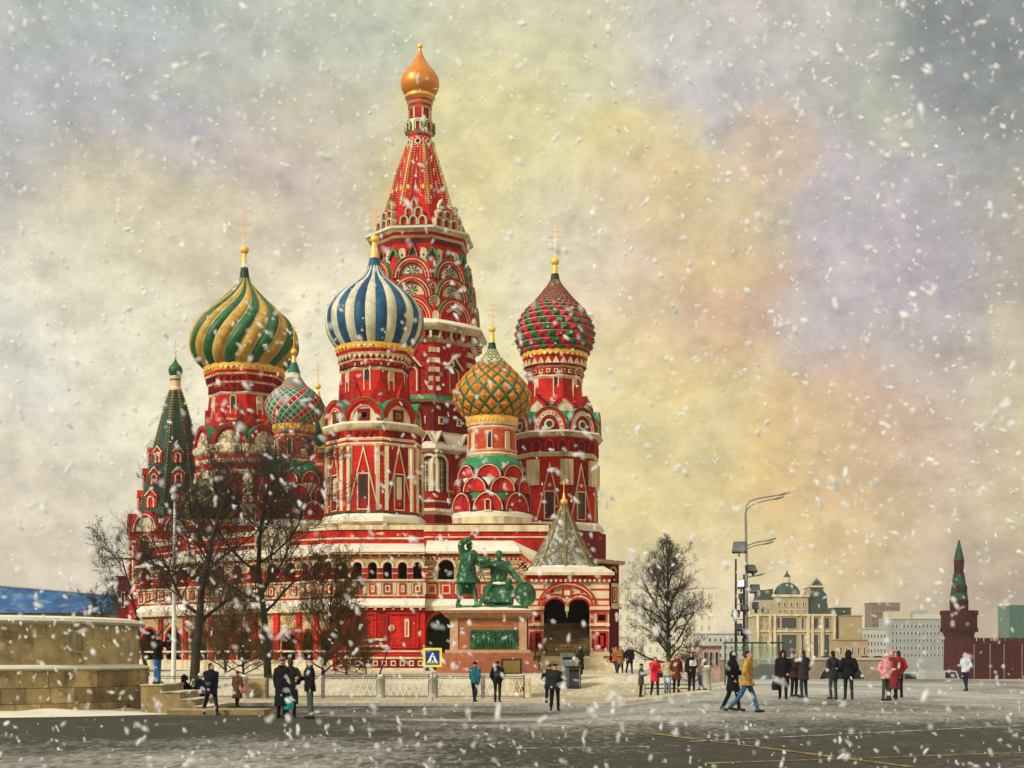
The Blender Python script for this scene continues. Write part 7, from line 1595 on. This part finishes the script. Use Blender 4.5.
# ------------------------------------------------------------------ falling snow
sm = bpy.data.materials.new('snowflake'); sm.use_nodes = True; nt = sm.node_tree; N, L = nt.nodes, nt.links
for n in list(N):
    if n.type != 'OUTPUT_MATERIAL': N.remove(n)
d1 = N.new('ShaderNodeBsdfDiffuse'); d1.inputs['Color'].default_value = (1, 1, 1, 1); tr = N.new('ShaderNodeBsdfTranslucent'); tr.inputs['Color'].default_value = (1, 1, 1, 1); a1 = N.new('ShaderNodeMixShader'); a1.inputs[0].default_value = .4; L.new(d1.outputs[0], a1.inputs[1]); L.new(tr.outputs[0], a1.inputs[2])
tp = N.new('ShaderNodeBsdfTransparent'); a2 = N.new('ShaderNodeMixShader'); a2.inputs[0].default_value = .78; L.new(tp.outputs[0], a2.inputs[1]); L.new(a1.outputs[0], a2.inputs[2]); L.new(a2.outputs[0], N['Material Output'].inputs[0]); M['snowflake'] = sm
rnd = random.Random(99); mb = MB(); Vs = mb.v; Fs = mb.f
for i in range(16600):
    x, y, z = (rnd.uniform(-8.5, 8.5), rnd.uniform(5, 11.5), rnd.uniform(-.2, 6.6)) if i < 12400 else (rnd.uniform(-13, 13), rnd.uniform(11.5, 24), rnd.uniform(-.2, 13))
    if z < .05: continue
    sc0 = .0078 * min(math.exp(rnd.gauss(0, .33)), 1.5); el = rnd.uniform(1.0, 2.8); d = Vector((rnd.gauss(.45, .7), rnd.gauss(0, .5), rnd.gauss(-.8, .5))).normalized(); u = d.orthogonal().normalized(); w = d.cross(u)
    for b in range(rnd.choice((2, 2, 3, 4))):
        c = Vector((x, y, z)) + d * rnd.uniform(-1, 1) * sc0 * el + u * rnd.uniform(-.8, .8) * sc0 + w * rnd.uniform(-.8, .8) * sc0; r_ = sc0 * rnd.uniform(.4, 1.0); o = len(Vs)
        ring = [u * math.cos(a) + w * math.sin(a) for a in (0, 1.257, 2.513, 3.77, 5.027)]
        Vs.append(tuple(c - d * r_ * el))
        for t in (-.5, .5): Vs.extend(tuple(c + d * r_ * el * t + q * r_ * rnd.uniform(.7, 1.0)) for q in ring)
        Vs.append(tuple(c + d * r_ * el))
        for j in range(5): k_ = (j + 1) % 5; Fs.extend([(o, o + 1 + k_, o + 1 + j), (o + 1 + j, o + 1 + k_, o + 6 + k_, o + 6 + j), (o + 6 + j, o + 6 + k_, o + 11)])
mb.mi('snowflake'); mb.m = [0] * len(Fs)
o = mb.build('falling_snow', smooth=180, recalc=False); tag(o, 'loose white flakes of falling snow filling the air', 'snow', kind='stuff')

# ------------------------------------------------------------------ winter air
hm = bpy.data.materials.new('haze'); hm.use_nodes = True; nt = hm.node_tree; N, L = nt.nodes, nt.links
for n in list(N):
    if n.type != 'OUTPUT_MATERIAL': N.remove(n)
pv = N.new('ShaderNodeVolumePrincipled'); pv.inputs['Color'].default_value = (.95, .90, .78, 1); pv.inputs['Density'].default_value = .00014; pv.inputs['Anisotropy'].default_value = .0
L.new(pv.outputs[0], N['Material Output'].inputs['Volume']); M['haze'] = hm
mb = MB(); mb.box(-2500, 2500, -60, 2700, -12, 72, 'haze'); o = mb.build('haze', smooth=0); tag(o, 'thin pale winter haze lying over the square and the far city', 'haze', kind='stuff')
